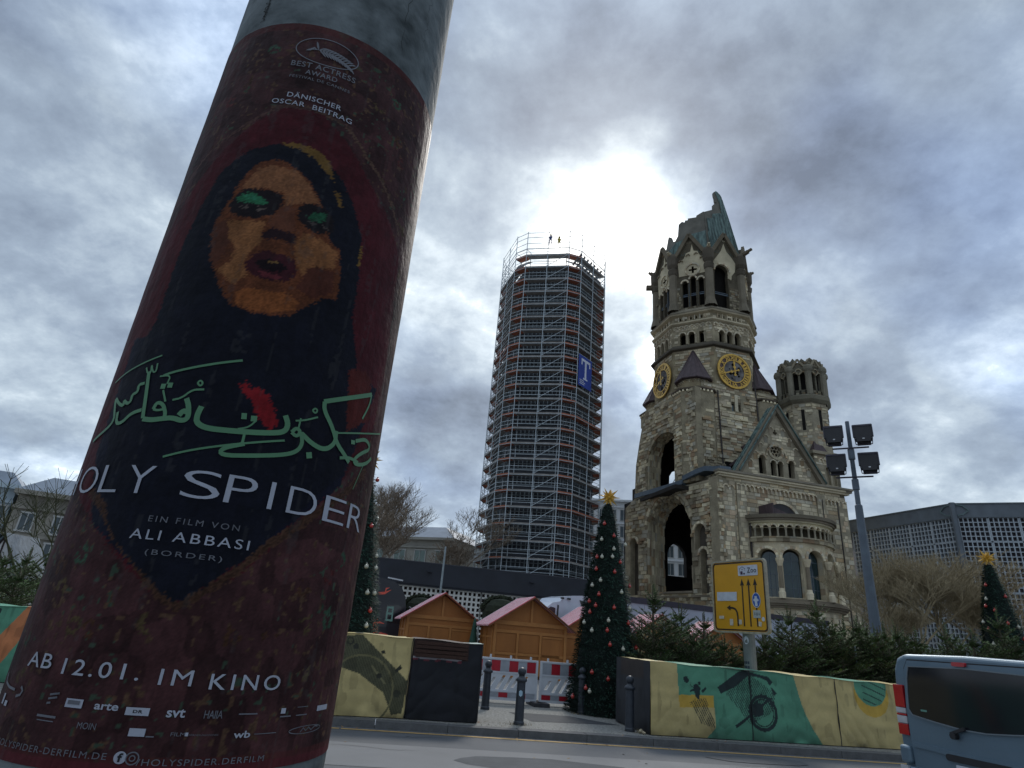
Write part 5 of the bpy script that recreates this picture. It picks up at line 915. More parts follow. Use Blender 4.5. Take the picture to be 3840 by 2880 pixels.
copper(315,[(-2.7,58.6),(2.7,58.6),(2.1,68.9),(.2,70.3),(-.9,70.9),(-1.7,72.2)]); copper(0,[(-2.7,58.6),(2.7,58.6),(2.1,67),(1.2,66),(-1.0,67.5),(-1.95,68.8)])
ob=cs.build('copper_sheet',m_cop,church)
# flush everything into parts
wl.build('backing_wall',m_mort,church); o_=cw.build('stone_cladding',m_st,church,fixn=False); o_['kind']='stuff'; tr.build('stone_trim',m_st,church)
# single stone blocks of the west block
unit={}
for fr,u,z,ww,hh,d,c in STONES:
    ti=min(range(8),key=lambda i:sum((c[k]/max(c)-T_[i][k]/max(T_[i]))**2 for k in range(3))+abs(sum(c)-sum(T_[i]))*.08)
    if ti not in unit:
        q=MB(); q.col=T_[ti]; q.hexa([(.02,.0,.05),(.99,0,.05),(.99,0,.97),(.02,0,.97),(.04,-1,.09),(.97,-1,.09),(.97,-1,.93),(.04,-1,.93)],skip=(0,)); unit[ti]=q.mesh('stone_block',m_st)
    o,U,Nn=fr; ob=link('stone_block',unit[ti],church); ob.location=o+U*u+Vector((0,0,z)); ob.scale=(ww,d,hh)
print('church faces',len(cw.f),len(tr.f),len(wl.f))
# ============================================================ SCAFFOLDED BELL TOWER
sc=thing('scaffold_tower','tall many-sided bell tower wrapped in steel scaffolding with orange decks and a blue banner','scaffold',(4.95,80.0,0),rad(-11.5))
m_stl=mat('galvanised_steel',(.48,.53,.55),.45,.2,3,.05,metal=.35); m_deck=mat('orange_deck',(.36,.125,.07),.75,.3,1.2,.2); m_deck2=mat('grey_deck',(.27,.25,.23),.75,.3,1.2,.2); m_deck3=mat('deck_underside',(.05,.045,.042),.9,.3,2,.2)
m_tw=mat('tower_concrete',(.045,.048,.055),.7,.4,.6,.3); m_grid=mat('tower_lattice',(.19,.22,.235),.6,.3,2,.1)
def corners(inset):
    P=[]; a=[(-3.05,-7.28),(3.05,-7.28),(4.78,-6.28),(7.83,-1.0),(7.83,1.0),(4.78,6.28),(3.05,7.28),(-3.05,7.28),(-4.78,6.28),(-7.83,1.0),(-7.83,-1.0),(-4.78,-6.28)]
    for x,y in a: r=math.hypot(x,y); P.append(Vector((x*(1-inset/r),y*(1-inset/r),0)))
    return P
OC=corners(0); IC=corners(1.15); LV=[4+2*i for i in range(24)]    # deck levels 4..50
Zv=lambda z:Vector((0,0,z))
# posts
pm=MB(); pm.tube((0,0,0),(0,0,1),.055,n=5); pmesh=pm.mesh('scaffold_pole',m_stl)
def pole(p,z0,z1,r=1):
    o=link('scaffold_pole',pmesh,sc); o.location=(p.x,p.y,z0); o.scale=(r,r,z1-z0)
seg=[]
for i in range(12):
    j=(i+1)%12; a,b_=OC[i],OC[j]; long=(b_-a).length>3
    top=56.0
    pole(a,0,top); pole(IC[i],0,53)
    if long: pole((a+b_)/2,0,55.9); pole((IC[i]+IC[j])/2,0,52.4)
    seg.append((i,a,b_,IC[i],IC[j],long))
rails=MB(); under=MB(); n_deck=0
dm={}
for k,z in enumerate(LV+[52]):
    for i,a,b_,c,d,long in seg:
        if z==52 and False: continue
        side_or=(not long) or random.random()<.06
        m=MB(); m.hexa([a+Zv(z-.02),b_+Zv(z-.02),d+Zv(z-.02),c+Zv(z-.02),a+Zv(z+.05),b_+Zv(z+.05),d+Zv(z+.05),c+Zv(z+.05)])
        out=((a+b_)/2).normalized()*.04; m.hexa([a+out+Zv(z-.08),b_+out+Zv(z-.08),b_+Zv(z-.08),a+Zv(z-.08),a+out+Zv(z+.09),b_+out+Zv(z+.09),b_+Zv(z+.09),a+Zv(z+.09)])
        key=(i,side_or)
        if z<=50 and i in (0,1,2,3,4,5,8,9,10,11) or i in(0,1,2,11):
            if key not in dm:
                mm=MB(); mm.v=[(x,y,zz_-z) for x,y,zz_ in m.v]; mm.f=m.f; mm.c=m.c; mm.m=m.m; me=mm.mesh('scaffold_deck',m_deck if side_or else m_deck2); dm[key]=me
            o=link('scaffold_deck',dm[key],sc); o.location=(0,0,z); n_deck+=1
        for h in (.5,1.0):
            rails.bar(a+Zv(z+h),b_+Zv(z+h),.045); 
        rails.bar(a+Zv(z-.1),b_+Zv(z-.1),.07,.05); rails.bar(c+Zv(z),d+Zv(z),.04)
        rails.bar(a+Zv(z-.05),c+Zv(z-.05),.05)
        if long: mid_o=(a+b_)/2; mid_i=(c+d)/2; rails.bar(mid_o+Zv(z-.05),mid_i+Zv(z-.05),.05)
    if z<52:
        i,a,b_,c,d,long=seg[0]; m_=(a+b_)/2; rails.bar(m_+Zv(z+.1),b_+Zv(z+2),.05)
        for q in (8,10): i,a,b_,c,d,long=seg[q]; rails.bar(a+Zv(z+.1),b_+Zv(z+2),.045); 
        for q in (2,): i,a,b_,c,d,long=seg[q]; 
        i,a,b_,c,d,long=seg[9]; rails.bar(a+Zv(z),b_+Zv(z+2),.04); rails.bar(b_+Zv(z),a+Zv(z+2),.04)
for i,a,b_,c,d,long in seg:
    for h in (53.1,54.0,55.0,55.8): rails.bar(a+Zv(h),b_+Zv(h),.05)
    rails.bar(a+Zv(53),IC[i]+Zv(53),.05)
for z in LV[6:]:
    rails.bar(OC[3]+Zv(z),OC[4]+Zv(z+2),.05); rails.bar(OC[4]+Zv(z),OC[3]+Zv(z+2),.05)
o=rails.build('scaffold_rails',m_stl,sc,fixn=False); o['kind']='stuff'
# the tower itself: dark hexagonal shaft with honeycomb lattice
ap=5.75; hx=[(ap/math.cos(rad(30))*math.cos(rad(60*i)),ap/math.cos(rad(30))*math.sin(rad(60*i))) for i in range(6)]
b=MB(); b.prism(hx,0,50.6); b.build('tower_core',m_tw,sc)
g=MB(); wk=MB()
for a in (270,330,210,30,150):
    f=Fr(a,ap); hw=3.25
    z=3.0
    while z<50.2:
        g.fbox(f,-hw,hw,z-.07,z+.07,0,.22); g.fbox(f,-hw,hw,z+.62,z+.70,0,.14); 
        for i in range(13):
            u=-hw+i*hw/6; g.fbox(f,u-.06,u+.06,z,z+1.3,.0,.2 if i%6 else .3)
        z+=2.0
o=g.build('window_lattice',m_grid,sc,fixn=False); o['kind']='stuff'
# sheeting at the head
b=MB()
for k,(z0,z1) in enumerate(((51.2,51.9),)):
    for i in range(12): j=(i+1)%12; b.face([OC[i]*.93+Zv(z0),OC[j]*.93+Zv(z0),IC[j]*.9+Zv(z1),IC[i]*.9+Zv(z1)])
b.build('head_sheeting',mat('pale_sheeting',(.50,.56,.60),.6,.15,1,0),sc)
# roof planks leaning on the right
b=MB()
for i in range(7): t=i/7; p=OC[2].lerp(OC[3],t); b.bar(p+Zv(52.6),p+Vector((-1.3,.2,-1.1))+Zv(52.0),.5,.06)
b.build('plank_stack',m_deck2,sc)
# banner with a white T
bf=(OC[2]+((OC[2]+OC[3])/2).normalized()*.18,(OC[3]-OC[2]).normalized(),((OC[2]+OC[3])/2).normalized()); m_bb=mat('banner_blue',(.02,.05,.28),.6,.15,1,.1); m_bw=mat('banner_white',(.6,.62,.7),.6,.1,1,0)
b=MB(); b.fbox(bf,.0,3.1,32.4,36.8,0,.04); bn=b.build('banner',m_bb,sc); bn['label']='blue banner with a white letter T hung on the scaffold'
o,U,Nn=bf; fn=lambda u,z:o+U*u+Nn*.06+Zv(z)
b=MB(); b.fbox(bf,1.42,1.82,33.7,36.1,.045,.055); b.fbox(bf,.6,2.7,36.05,36.4,.045,.055); b.fbox(bf,.6,.85,35.5,36.1,.045,.055); b.fbox(bf,2.45,2.7,35.5,36.1,.045,.055); b.fbox(bf,1.1,2.1,33.5,33.72,.045,.055)
b.build('lettering',m_bw,bn)
b=MB()
for k,(c,z) in enumerate(((1.3,33.25),(1.6,33.0),(1.4,32.75))): b.fbox(bf,.3,c,z-.05,z+.05,.045,.055)
b.build('lettering',m_bw,bn)
# two workers on the head deck
def worker(loc,colr,label,rz=0):
    t=thing('person',label,'person',loc,rz)
    me=bpy.data.meshes.new('body'); P=[(0,0,.95),(0,0,1.2),(0,0,1.42),(0,0,1.52),(0,.0,1.66),(-.12,0,.92),(-.14,-.03,.5),(-.15,.02,.05),(-.15,-.12,.03),(.12,0,.92),(.14,-.04,.5),(.16,.02,.05),(.16,-.12,.03),(-.19,0,1.4),(-.27,-.02,1.12),(-.22,-.22,1.0),(.19,0,1.4),(.30,-.04,1.15),(.26,-.24,1.05)]
    E=[(0,1),(1,2),(2,3),(3,4),(0,5),(5,6),(6,7),(7,8),(0,9),(9,10),(10,11),(11,12),(2,13),(13,14),(14,15),(2,16),(16,17),(17,18)]
    R_=[.15,.15,.16,.06,.11,.1,.07,.05,.05,.1,.07,.05,.05,.07,.05,.035,.07,.05,.035]
    me.from_pydata(P,E,[]); o=link('body',me,t); md=o.modifiers.new('s','SKIN'); 
    for v_,r in zip(me.skin_vertices[0].data,R_): v_.radius=(r,r*.85)
    me.skin_vertices[0].data[0].use_root=True; md2=o.modifiers.new('u','SUBSURF'); md2.levels=1; md2.render_levels=1
    me.materials.append(mat('cloth_'+label.split()[1],colr,.8,.2,6,.1))
    b=MB(); b.lathe([(.155,1.64),(.15,1.72),(.10,1.80),(.001,1.83)],10); b.build('helmet',mat('helmet_yellow',(.5,.4,.08),.4,.1,5,0),t); return t
wp=at_z(1780+748/2.37,800+300/2.37,52.1)
worker((wp.x,wp.y,52.07),(.45,.36,.05),'in yellow work clothes on the scaffold head deck',0.3)
wp=at_z(1780+672/2.37,800+280/2.37,52.1); worker((wp.x,wp.y,52.07),(.04,.07,.20),'in blue work clothes on the scaffold head deck',-.5)

# ============================================================ LOW HALL WITH WHITE HONEYCOMB WALL
HA=Vector((-12.6,65.6,0)); HU=az(77); HN=Vector((HU.y,-HU.x,0)); HF=(HA,HU,HN)
hall=thing('low_hall','low hall with wide black fascia over white honeycomb wall, at the scaffold foot','building')
m_fas=mat('black_fascia',(.018,.020,.028),.55,.3,.6,.05); m_wc=mat('white_concrete',(.62,.60,.55),.8,.15,1.5,.2); m_rec=mat('reddish_recess',(.09,.055,.055),.8,.3,2,.1)
b=MB(); b.fbox(HF,-26,24,5.78,8.0,-14,.0); b.fbox(HF,-26,24,5.6,5.78,-14,-.12); b.build('fascia',m_fas,hall)
b=MB(); b.fbox(HF,-26.02,24.02,7.96,8.05,-14.02,.03); b.build('roof_edge',mat('roof_edge',(.05,.05,.06),.5,.2,2,0),hall)
b=MB(); b.fbox(HF,-26,24,0,5.6,-1.6,-1.1); b.build('back_wall',m_rec,hall)
for u in (-6.5,5.6,16.8): b=MB(); b.fbox(HF,u,u+.45,7.05,7.15,0,.35); b.build('bracket',m_fas,hall)
pw=3.9; g=MB(); nx,nz=8,11; cs_=pw/nx; hz=.505
for i in range(nx+1): g.box((i*cs_-.0,.16,2.8),(.20 if 0<i<nx else .16,.32,5.6))
for k in range(nz+1): g.box((pw/2,.163,k*hz+.0),(pw-.05,.31,.19))
gm=g.mesh('honeycomb_panel',m_wc)
rzh=math.atan2(HU.y,HU.x)
for i in range(-6,5):
    o=link('honeycomb_panel',gm,hall); p=HA+HU*(3.82+i*3.92+.02)-HN*.45; o.location=p; o.rotation_euler=(0,0,rzh)

# ============================================================ OCTAGONAL CHURCH
octo=thing('octagon_church','modern octagonal church with grey concrete honeycomb panels and a dark roof band','building')
m_ob=mat('octagon_band',(.125,.145,.165),.6,.2,1,.1); m_og=mat('octagon_grid',(.40,.44,.47),.75,.2,1.2,.2); m_or=mat('octagon_recess',(.085,.075,.085),.7,.35,1.5,.1)
V=[Vector((53.3,70.3,0))]
dirs_=[162,117,72,27,-18,-63,-108]
p0=V[0]; PL=p0+az(162)*(-14.5); 
ring_=[]; q=p0; 
for k,a in enumerate((117,72,27,-18,-63,-108,-153)): ring_.append(q); q=q+az(a)*14.5
ring_.append(q)   # closes with the left-hand face
b=MB(); b.prism([(v.x,v.y) for v in ring_],0,19.2); b.build('inner_wall',m_or,octo)
cen=sum(ring_,Vector((0,0,0)))/8
b=MB(); big=[cen+(v-cen)*1.035 for v in ring_]; b.prism([(v.x,v.y) for v in big],18.40,20.0); b.build('roof_band',m_ob,octo)
b=MB(); b.prism([((cen+(v-cen)*1.04).x,(cen+(v-cen)*1.04).y) for v in ring_],19.93,20.06); b.build('roof_edge',mat('roof_edge2',(.12,.14,.15),.5,.2,2,0),octo)
for v in big[:2]: 
    b=MB(); w2=(v-cen).normalized(); b.tube(v+Zv(0),v+Zv(20.1),.33,n=6); b.build('corner_post',m_ob,octo)
pan=MB(); s_=2.72/6
for i in range(7): pan.box((i*s_,.15,1.33),(.10 if 0<i<6 else .12,.30,2.60))
for k in range(6): pan.box((1.36,.153,k*.53+.03),(2.66,.29,.09))
pmn=pan.mesh('honeycomb_panel',m_og)
for vi,(P0,A_,n_) in enumerate(((p0,117,5),(p0,-18,5),(ring_[1],72,5))):
    # face outward offsets
    U=az(A_); 
    Nn=Vector((U.y,-U.x,0)); 
    if (P0-cen).dot(Nn)<0: Nn=-Nn
    for i in range(n_):
        for r_ in range(6):
            z=15.72-2.76*r_
            o=link('honeycomb_panel',pmn,octo)
            base=P0+U*(.12+i*2.86) ; 
            if Nn.dot(Vector((U.y,-U.x,0)))>0: o.location=base+Nn*.42+Zv(z); o.rotation_euler=(0,0,math.atan2(U.y,U.x))
            else: o.location=base+U*2.72+Nn*.42+Zv(z); o.rotation_euler=(0,0,math.atan2(-U.y,-U.x))
# emblem-shaped bracket at the corner
b=MB(); v=big[0]
for A_,sg in ((117,1),(-18,1)):
    U=az(A_); Nn=Vector((U.y,-U.x,0)); 
    if (v-cen).dot(Nn)<0: Nn=-Nn
    P=[(.35,18.6),(.9,18.75),(1.5,19.2),(.95,19.75),(.35,19.85)]
    for (a,c),(d,e) in zip(P,P[1:]): b.bar(v+U*a+Nn*.1+Zv(c),v+U*d+Nn*.1+Zv(e),.10,.12)
b.build('corner_bracket',mat('bracket_grey',(.12,.17,.17),.5,.2,2,0),octo)

# ============================================================ FAR BUILDINGS
def building(name,label,p,a,W,D,Hh,m,wins,mg,roof=None,rows=5,cols=8,z0=3,sill=True,ww=1.2,wh=1.7,band=None):
    """p = left front corner, a = azimuth of the front"""
    t=thing(name,label,'building',(p[0],p[1],0),math.atan2(az(a).y,az(a).x)); b=MB(); b.box((W/2,D/2,Hh/2),(W,D,Hh)); b.build('wall',m,t)
    mw=MB(); mw.box((0,0,0),(ww,.12,wh)); me=mw.mesh('window',mg); mf=MB(); 
    for x,z,sx,sz in ((0,wh/2,ww+.3,.14),(0,-wh/2,ww+.3,.16),(-ww/2,0,.12,wh),(ww/2,0,.12,wh),(0,0,.07,wh)): mf.box((x,-.03,z),(sx,.16,sz))
    fme=mf.mesh('frame',mat('pale_frame',(.45,.45,.43),.6,.1,5,0))
    for r in range(rows):
        for c in range(cols):
            x=W*(c+.5)/cols; z=z0+(Hh-z0-1.5)*(r+.5)/rows; o=link('window',me,t); o.location=(x,-.02,z); f=link('frame',fme,o); 
    b=MB()
    for r in range(rows+1): z=z0+(Hh-z0-1.5)*r/rows; b.box((W/2,-.12,z),(W+.2,.3,.25))
    b.box((W/2,-.3,Hh-.2),(W+.6,.8,.4)); b.build('cornice',m,t)
    if roof: rm,rh,ins=roof; b=MB(); b.hexa([(-.3,-.3,Hh),(W+.3,-.3,Hh),(W+.3,D+.3,Hh),(-.3,D+.3,Hh),(ins,ins,Hh+rh),(W-ins,ins,Hh+rh),(W-ins,D-ins,Hh+rh),(ins,D-ins,Hh+rh)]); b.build('roof',rm,t)
    return t
m_bld=mat('ornate_stone',(.27,.25,.21),.9,.45,.5,.6,fine=3,bdist=.3); m_gl2=mat('far_glass',(.07,.09,.10),.2,.3,.5,0); m_rf=mat('zinc_roof',(.24,.28,.33),.6,.2,.6,.1); m_bld2=mat('beige_render',(.32,.31,.27),.9,.2,.5,.2); m_bld3=mat('pale_blue_render',(.42,.50,.55),.8,.12,.5,.1)
P_=at_d(92,1800,70)
building('apartment_building','ornate grey stone building with zinc roof at the left edge behind the column',(P_.x,P_.y),62,22,10,10.2,m_bld,0,m_gl2,(m_rf,1.7,1.8),3,9,1.5,ww=1.0,wh=1.6)
P_=at_d(88,1800,71); building('office_building','glass-topped pale building at the far left edge',(P_.x-az(62).x*20,P_.y-az(62).y*20),62,19.8,10,10.6,m_bld3,0,m_gl2,(m_rf,1.2,.8),3,11,1,ww=1.4,wh=2.0)
P_=at_d(1300,1950,105); building('office_building','pale building with greenish front behind the bare trees, left of the scaffold',(P_.x-6,P_.y+6),112,26,15,15.0,m_bld2,0,mat('green_glass',(.16,.22,.2),.3,.3,.5,0),(m_rf,2.2,3),4,7,2,ww=2,wh=2)
P_=at_d(2150,1980,150); building('office_building','pale blue office block glimpsed between the scaffold and the church ruin',(P_.x-14,P_.y),86,40,15,28,m_bld3,0,m_gl2,None,7,12,2,ww=1.8,wh=1.8)
P_=at_d(3130,2140,140); building('office_building','pale block glimpsed between the church ruin and the floodlight mast',(P_.x,P_.y),100,22,15,18.0,m_bld3,0,m_gl2,None,4,4,2,ww=1.6,wh=2)
P_=at_d(2455,2200,135); building('office_building','white gridded block seen through the big arch of the ruin',(P_.x-22,P_.y),100,42,15,30,mat('white_render',(.6,.62,.63),.8,.1,.5,0),0,m_gl2,None,8,18,1,ww=1.5,wh=2.4)

# ============================================================ LAMP MASTS
m_mast=mat('mast_paint',(.10,.125,.155),.5,.2,3,.05); m_fl=mat('floodlight_black',(.015,.014,.016),.5,.3,6,.1); m_flf=mat('floodlight_rim',(.04,.035,.05),.5,.2,6,0)
MP=at_d(3290,2404,25.0); mast=thing('floodlight_mast','tall grey steel mast carrying two pairs of black floodlights','mast',(MP.x,MP.y,0))
TZ=at_d(3180,1581,25.0).z
b=MB(); b.lathe([(.19,0),(.18,1.8),(.125,TZ-3.2),(.12,TZ-3.2),(.085,TZ-3.15),(.07,TZ)],14,caps=True); b.build('pole',m_mast,mast,smooth=False)
b=MB(); b.lathe([(.30,0),(.30,.5),(.24,.55),(.22,1.2)],14,caps=True); b.build('base_sleeve',m_mast,mast)
for z in (TZ-1.2,TZ-2.34): b=MB(); b.lathe([(.08,z-.30),(.115,z-.28),(.115,z+.1),(.08,z+.12)],12); b.build('clamp',m_mast,mast)
xd=Vector((MP.y,-MP.x,0)).normalized(); fw=Vector((-MP.x,-MP.y,0)).normalized()
for q,(dx,zz_) in enumerate(((-.50,TZ-.55),(.46,TZ-.58),(-.52,TZ-1.66),(.52,TZ-1.66))):
    fl_=MB(); X=Matrix.Translation(xd*dx+fw*.18+Zv(zz_))@Matrix(((xd.x,fw.x,0,0),(xd.y,fw.y,0,0),(0,0,1,0),(0,0,0,1)))@Matrix.Rotation(rad(14),4,'X')@Matrix.Scale(.88,4); fl_.X=X
    fl_.box((0,.09,.06),(.70,.06,.56)); fl_.box((0,.0,-.02),(.62,.22,.60)); fl_.box((0,-.02,-.40),(.50,.20,.20)); fl_.box((0,.1,-.34),(.52,.12,.22)); f_=fl_.build('floodlight',m_fl,mast)
    r_=MB(); r_.X=X
    for x0,z0_,x1,z1_ in ((-.36,.35,.36,.35),(-.36,-.22,-.36,.35),(.36,-.22,.36,.35)): r_.bar((x0,.12,z0_),(x1,.12,z1_),.035,.08)
    r_.build('rim',m_flf,f_)
    r_=MB(); r_.X=X; r_.box((.0,.165,-.32),(.08,.012,.05)); r_.build('label_plate',mat('plate_white',(.5,.5,.5),.5,.1,5,0),f_)
    r_=MB(); r_.X=X; r_.bar((-.3,.02,-.52),(.3,.02,-.52),.03); r_.bar((-.3,.02,-.52),(-.33,.02,-.2),.03); r_.bar((.3,.02,-.52),(.33,.02,-.2),.03); r_.build('bracket',m_flf,f_)
for z in (TZ-1.08,TZ-2.18):
    b=MB(); b.bar(xd*-.6+fw*.12+Zv(z),xd*.6+fw*.12+Zv(z),.05,.05); b.build('cross_arm',m_flf,mast)
LPt=at_d(1668,2050,50.0); LPb=at_d(1652,2215,50.0); t=thing('lamp_post','thin pale pole rising in front of the black fascia, behind the left hut','pole',(LPb.x,LPb.y,0))
b=MB(); b.lathe([(.10,0),(.07,LPt.z),(.001,LPt.z+.02)],8); b.build('pole',mat('pale_pole',(.27,.31,.32),.5,.2,3,0),t)
b=MB(); b.box((0,0,.15),(.4,.4,.3)); b.build('foot',m_mast,t)
# ============================================================ BARE TREES
m_bark=mat('bare_bark',(.15,.125,.10),.95,.3,6,.4); m_twig=mat('fine_twigs',(.21,.165,.12),.95,.3,4,0)
def bare_tree(name,label,p,Hh,seed,trunk=.28,lev=6,twr=.018,spread=.5,group=None,mt=m_bark,mw=m_twig,maxt=60000,nb=(2,4)):
    R=random.Random(seed); t=thing(name,label,'tree',p,0,group); tb=MB(); cb=MB()
    def grow(pos,d,ln,r,l):
        q=pos
        for s_ in range(3):
            d2=(d+Vector((R.uniform(-.14,.14),R.uniform(-.14,.14),R.uniform(-.02,.10)))).normalized(); e=q+d2*ln/3
            mb=tb if l<2 else cb; mb.tube(q,e,max(twr,r*(1-.12*s_)),max(twr,r*(1-.12*(s_+1))),n=6 if l<2 else (4 if l<4 else 3)); q=e; d=d2
            if l>=2 and len(cb.f)<maxt and s_<2 and R.random()<.55: 
                a=R.uniform(0,6.28); sd=(d*.6+Vector((math.cos(a),math.sin(a),R.uniform(-.1,.5)))*.9).normalized(); grow(q,sd,ln*.62,r*.5,l+1) if l<lev else None
        if l>=lev or len(cb.f)>maxt: return
        for k in range(R.randint(*nb)):
            a=R.uniform(0,6.28); sd=(d+Vector((math.cos(a),math.sin(a),R.uniform(-.15,.45)))*R.uniform(spread*.6,spread*1.4)).normalized(); grow(q,sd,ln*R.uniform(.62,.86),r*.64,l+1)
    grow(Vector((0,0,0)),Vector((0,0,1)),Hh*.26,trunk,0)
    tb.build('trunk',mt,t,fixn=False); cb.build('crown',mw,t,fixn=False); return t
def dp(x,y,d): q=at_d(x,y,d); return (q.x,q.y,0)
tl='bare winter tree beyond the black fascia'
bare_tree('bare_tree','tallest bare winter tree behind the black fascia, between column and scaffold',dp(1470,2100,82),25,3,.36,7,.013,.65,'bare trees behind the hall')
bare_tree('bare_tree','bare winter tree behind the black fascia, close left of the scaffold',dp(1690,2120,72),16,11,.22,7,.012,.7,'bare trees behind the hall')
bare_tree('bare_tree','bare tree behind the black fascia beside the left baubled cone tree',dp(1400,2080,74),17,8,.27,7,.013,.6,'bare trees behind the hall')
bare_tree('bare_tree','small bare tree low behind the fascia between the two taller bare trees',dp(1590,2110,92),13.5,21,.2,6,.014,.7,'bare trees behind the hall')
m_bt=mat('brown_twigs',(.31,.25,.15),.95,.3,3,0)
for i,(x,d,h,sd,l) in enumerate(((3330,56,11.6,31,'bare brown tree right behind the floodlight mast before the octagon'),(3440,54,11.6,32,'bare brown tree in front of the left half of the octagon facade'),(3560,56,11.4,33,'bare brown tree in front of the corner of the octagon'),(3670,60,10.4,34,'bare brown tree in front of the octagon, left of the right cone tree'),(3800,56,8.8,36,'bare brown tree low at the right edge before the octagon'),(3245,66,9,37,'small bare tree between the church ruin and the mast'))):
    bare_tree('bare_tree',l,dp(x,2300,d),h,sd,.13,6,.0085,.75,'bare trees before the octagon',m_bt,m_bt,60000,(3,4))
bare_tree('bare_tree','dark bare tree behind the hedge at the left edge',dp(95,2100,34),8.5,41,.07,4,.010,.7,'bare trees at the left',mt=mat('mossy_bark',(.05,.055,.025),.95,.3,6,.3),mw=mat('mossy_bark',(.05,.055,.025)),maxt=9000)
bare_tree('bare_tree','dark bare tree behind the hedge, against the poster column',dp(230,2100,38),9,43,.07,4,.010,.7,'bare trees at the left',mt=mat('mossy_bark',(.05,.055,.025)),mw=mat('mossy_bark',(.05,.055,.025)),maxt=9000)

# ============================================================ BAUBLED CONE TREES
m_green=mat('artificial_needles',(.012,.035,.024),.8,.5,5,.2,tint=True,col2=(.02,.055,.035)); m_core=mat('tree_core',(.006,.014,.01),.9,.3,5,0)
TH,TRr=4.95,1.02
def cone_r(z): return .09+(TRr-.09)*max(0.0,1-z/TH)**.84
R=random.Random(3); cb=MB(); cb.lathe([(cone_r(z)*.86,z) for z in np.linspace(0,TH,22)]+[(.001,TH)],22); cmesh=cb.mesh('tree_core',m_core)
nb=MB()
for i in range(11000):
    z=TH*(1-math.sqrt(R.random()))*1.0 if R.random()<.8 else R.uniform(0,TH); t=R.uniform(0,6.2832); r=cone_r(z)*R.uniform(.84,1.0)
    c=Vector((r*math.cos(t),r*math.sin(t),z)); out=Vector((math.cos(t),math.sin(t),R.uniform(-.9,.5)))
    side=Vector((-math.sin(t),math.cos(t),R.uniform(-.4,.4))); k=R.uniform(.35,1.35); nb.col=(k,k,k)
    for j in range(2):
        tip=c+(out+side*R.uniform(-1,1)).normalized()*R.uniform(.05,.11); w_=side.normalized()*.011+Vector((0,0,.007)); nb.face([c-w_,c+w_,tip])
nmesh=nb.mesh('needles',m_green)
m_star=mat('yellow_star',(.62,.36,.05),.4,.15,3,0,spec=.5); 
sb=MB(); R=random.Random(9)
for i in range(26):
    ph=math.acos(1-2*(i+.5)/26); t=i*2.39996; d=Vector((math.sin(ph)*math.cos(t),math.sin(ph)*math.sin(t),math.cos(ph))); L_=.34 if i%2 else .25
    u=d.cross(Vector((.3,.5,.8))).normalized(); v_=d.cross(u); b4=[d*.06+(u*math.cos(a)+v_*math.sin(a))*.055 for a in (0,PI/2,PI,3*PI/2)]
    for a in range(4): sb.face([b4[a],b4[(a+1)%4],d*L_])
smesh=sb.mesh('yellow_star',m_star)
m_red=mat('red_bauble',(.42,.03,.02),.25,.15,6,0,spec=.6,coat=.5); m_sil=mat('silver_bauble',(.50,.48,.38),.28,.15,6,0,spec=.6,coat=.3)
def bauble_mesh(m):
    b=MB(); b.sphere((0,0,0),.047,12,8); b.lathe([(.018,.05),(.018,.072),(.001,.072)],6); return b.mesh('bauble',m,True)
bmr,bms=bauble_mesh(m_red),bauble_mesh(m_sil)
def cone_tree(loc,label,starl,H_=TH,gz=0):
    t=thing('cone_tree',label,'Christmas tree',loc,random.uniform(0,6),'artificial cone trees with baubles')
    t.scale=(1,1,gz or 1)
    link('trunk',cmesh,t); o=link('needles',nmesh,t); o['kind']='stuff'
    s=link('star',smesh,None,None,starl,'star','yellow stars on the cone trees',(loc[0],loc[1],loc[2]+TH*(gz or 1)+.2)); return t
def on_cone(px,py,loc,k_=1):
    r=ray(px,py); o=Vector((-loc[0],-loc[1],H-loc[2])); best=None
    for k in range(500):
        tt=(math.hypot(loc[0],loc[1])-1.3)+k*.006; q=o+r*(tt/math.hypot(r.x,r.y))
        if not 0<q.z<TH+.1: continue
        e=math.hypot(q.x,q.y)-cone_r(q.z/k_)
        if best is None or e<best[0]: best=(e,q)
        if e<=0: break
    return best[1]+Vector((loc[0],loc[1],loc[2])) if best and best[0]<.12 else None
CT=(2.93,16.95,0); ctp=at_d(2268,2690,17.2); CT=(ctp.x,ctp.y,0)
q=at_d(1388,1722,(TH+.22-H)/math.tan(rad(13.98))); LT=(q.x,q.y,0)
q=at_d(3700,2092,(TH+.22-H)/math.tan(rad(7.93))); RTr=(q.x,q.y,0)
cone_tree(CT,'cone-shaped artificial Christmas tree with baubles between barrier and plastic fence, middle of view','yellow spiky star on the middle cone tree, in front of the ruin',gz=(at_d(2300,1866,17.2).z-.2)/TH)
cone_tree(LT,'cone-shaped artificial Christmas tree half hidden behind the poster column','yellow spiky star peeping out at the right of the poster column')
cone_tree(RTr,'cone-shaped artificial Christmas tree behind the silver van, in front of the octagon','yellow spiky star on the right cone tree, before the octagon')
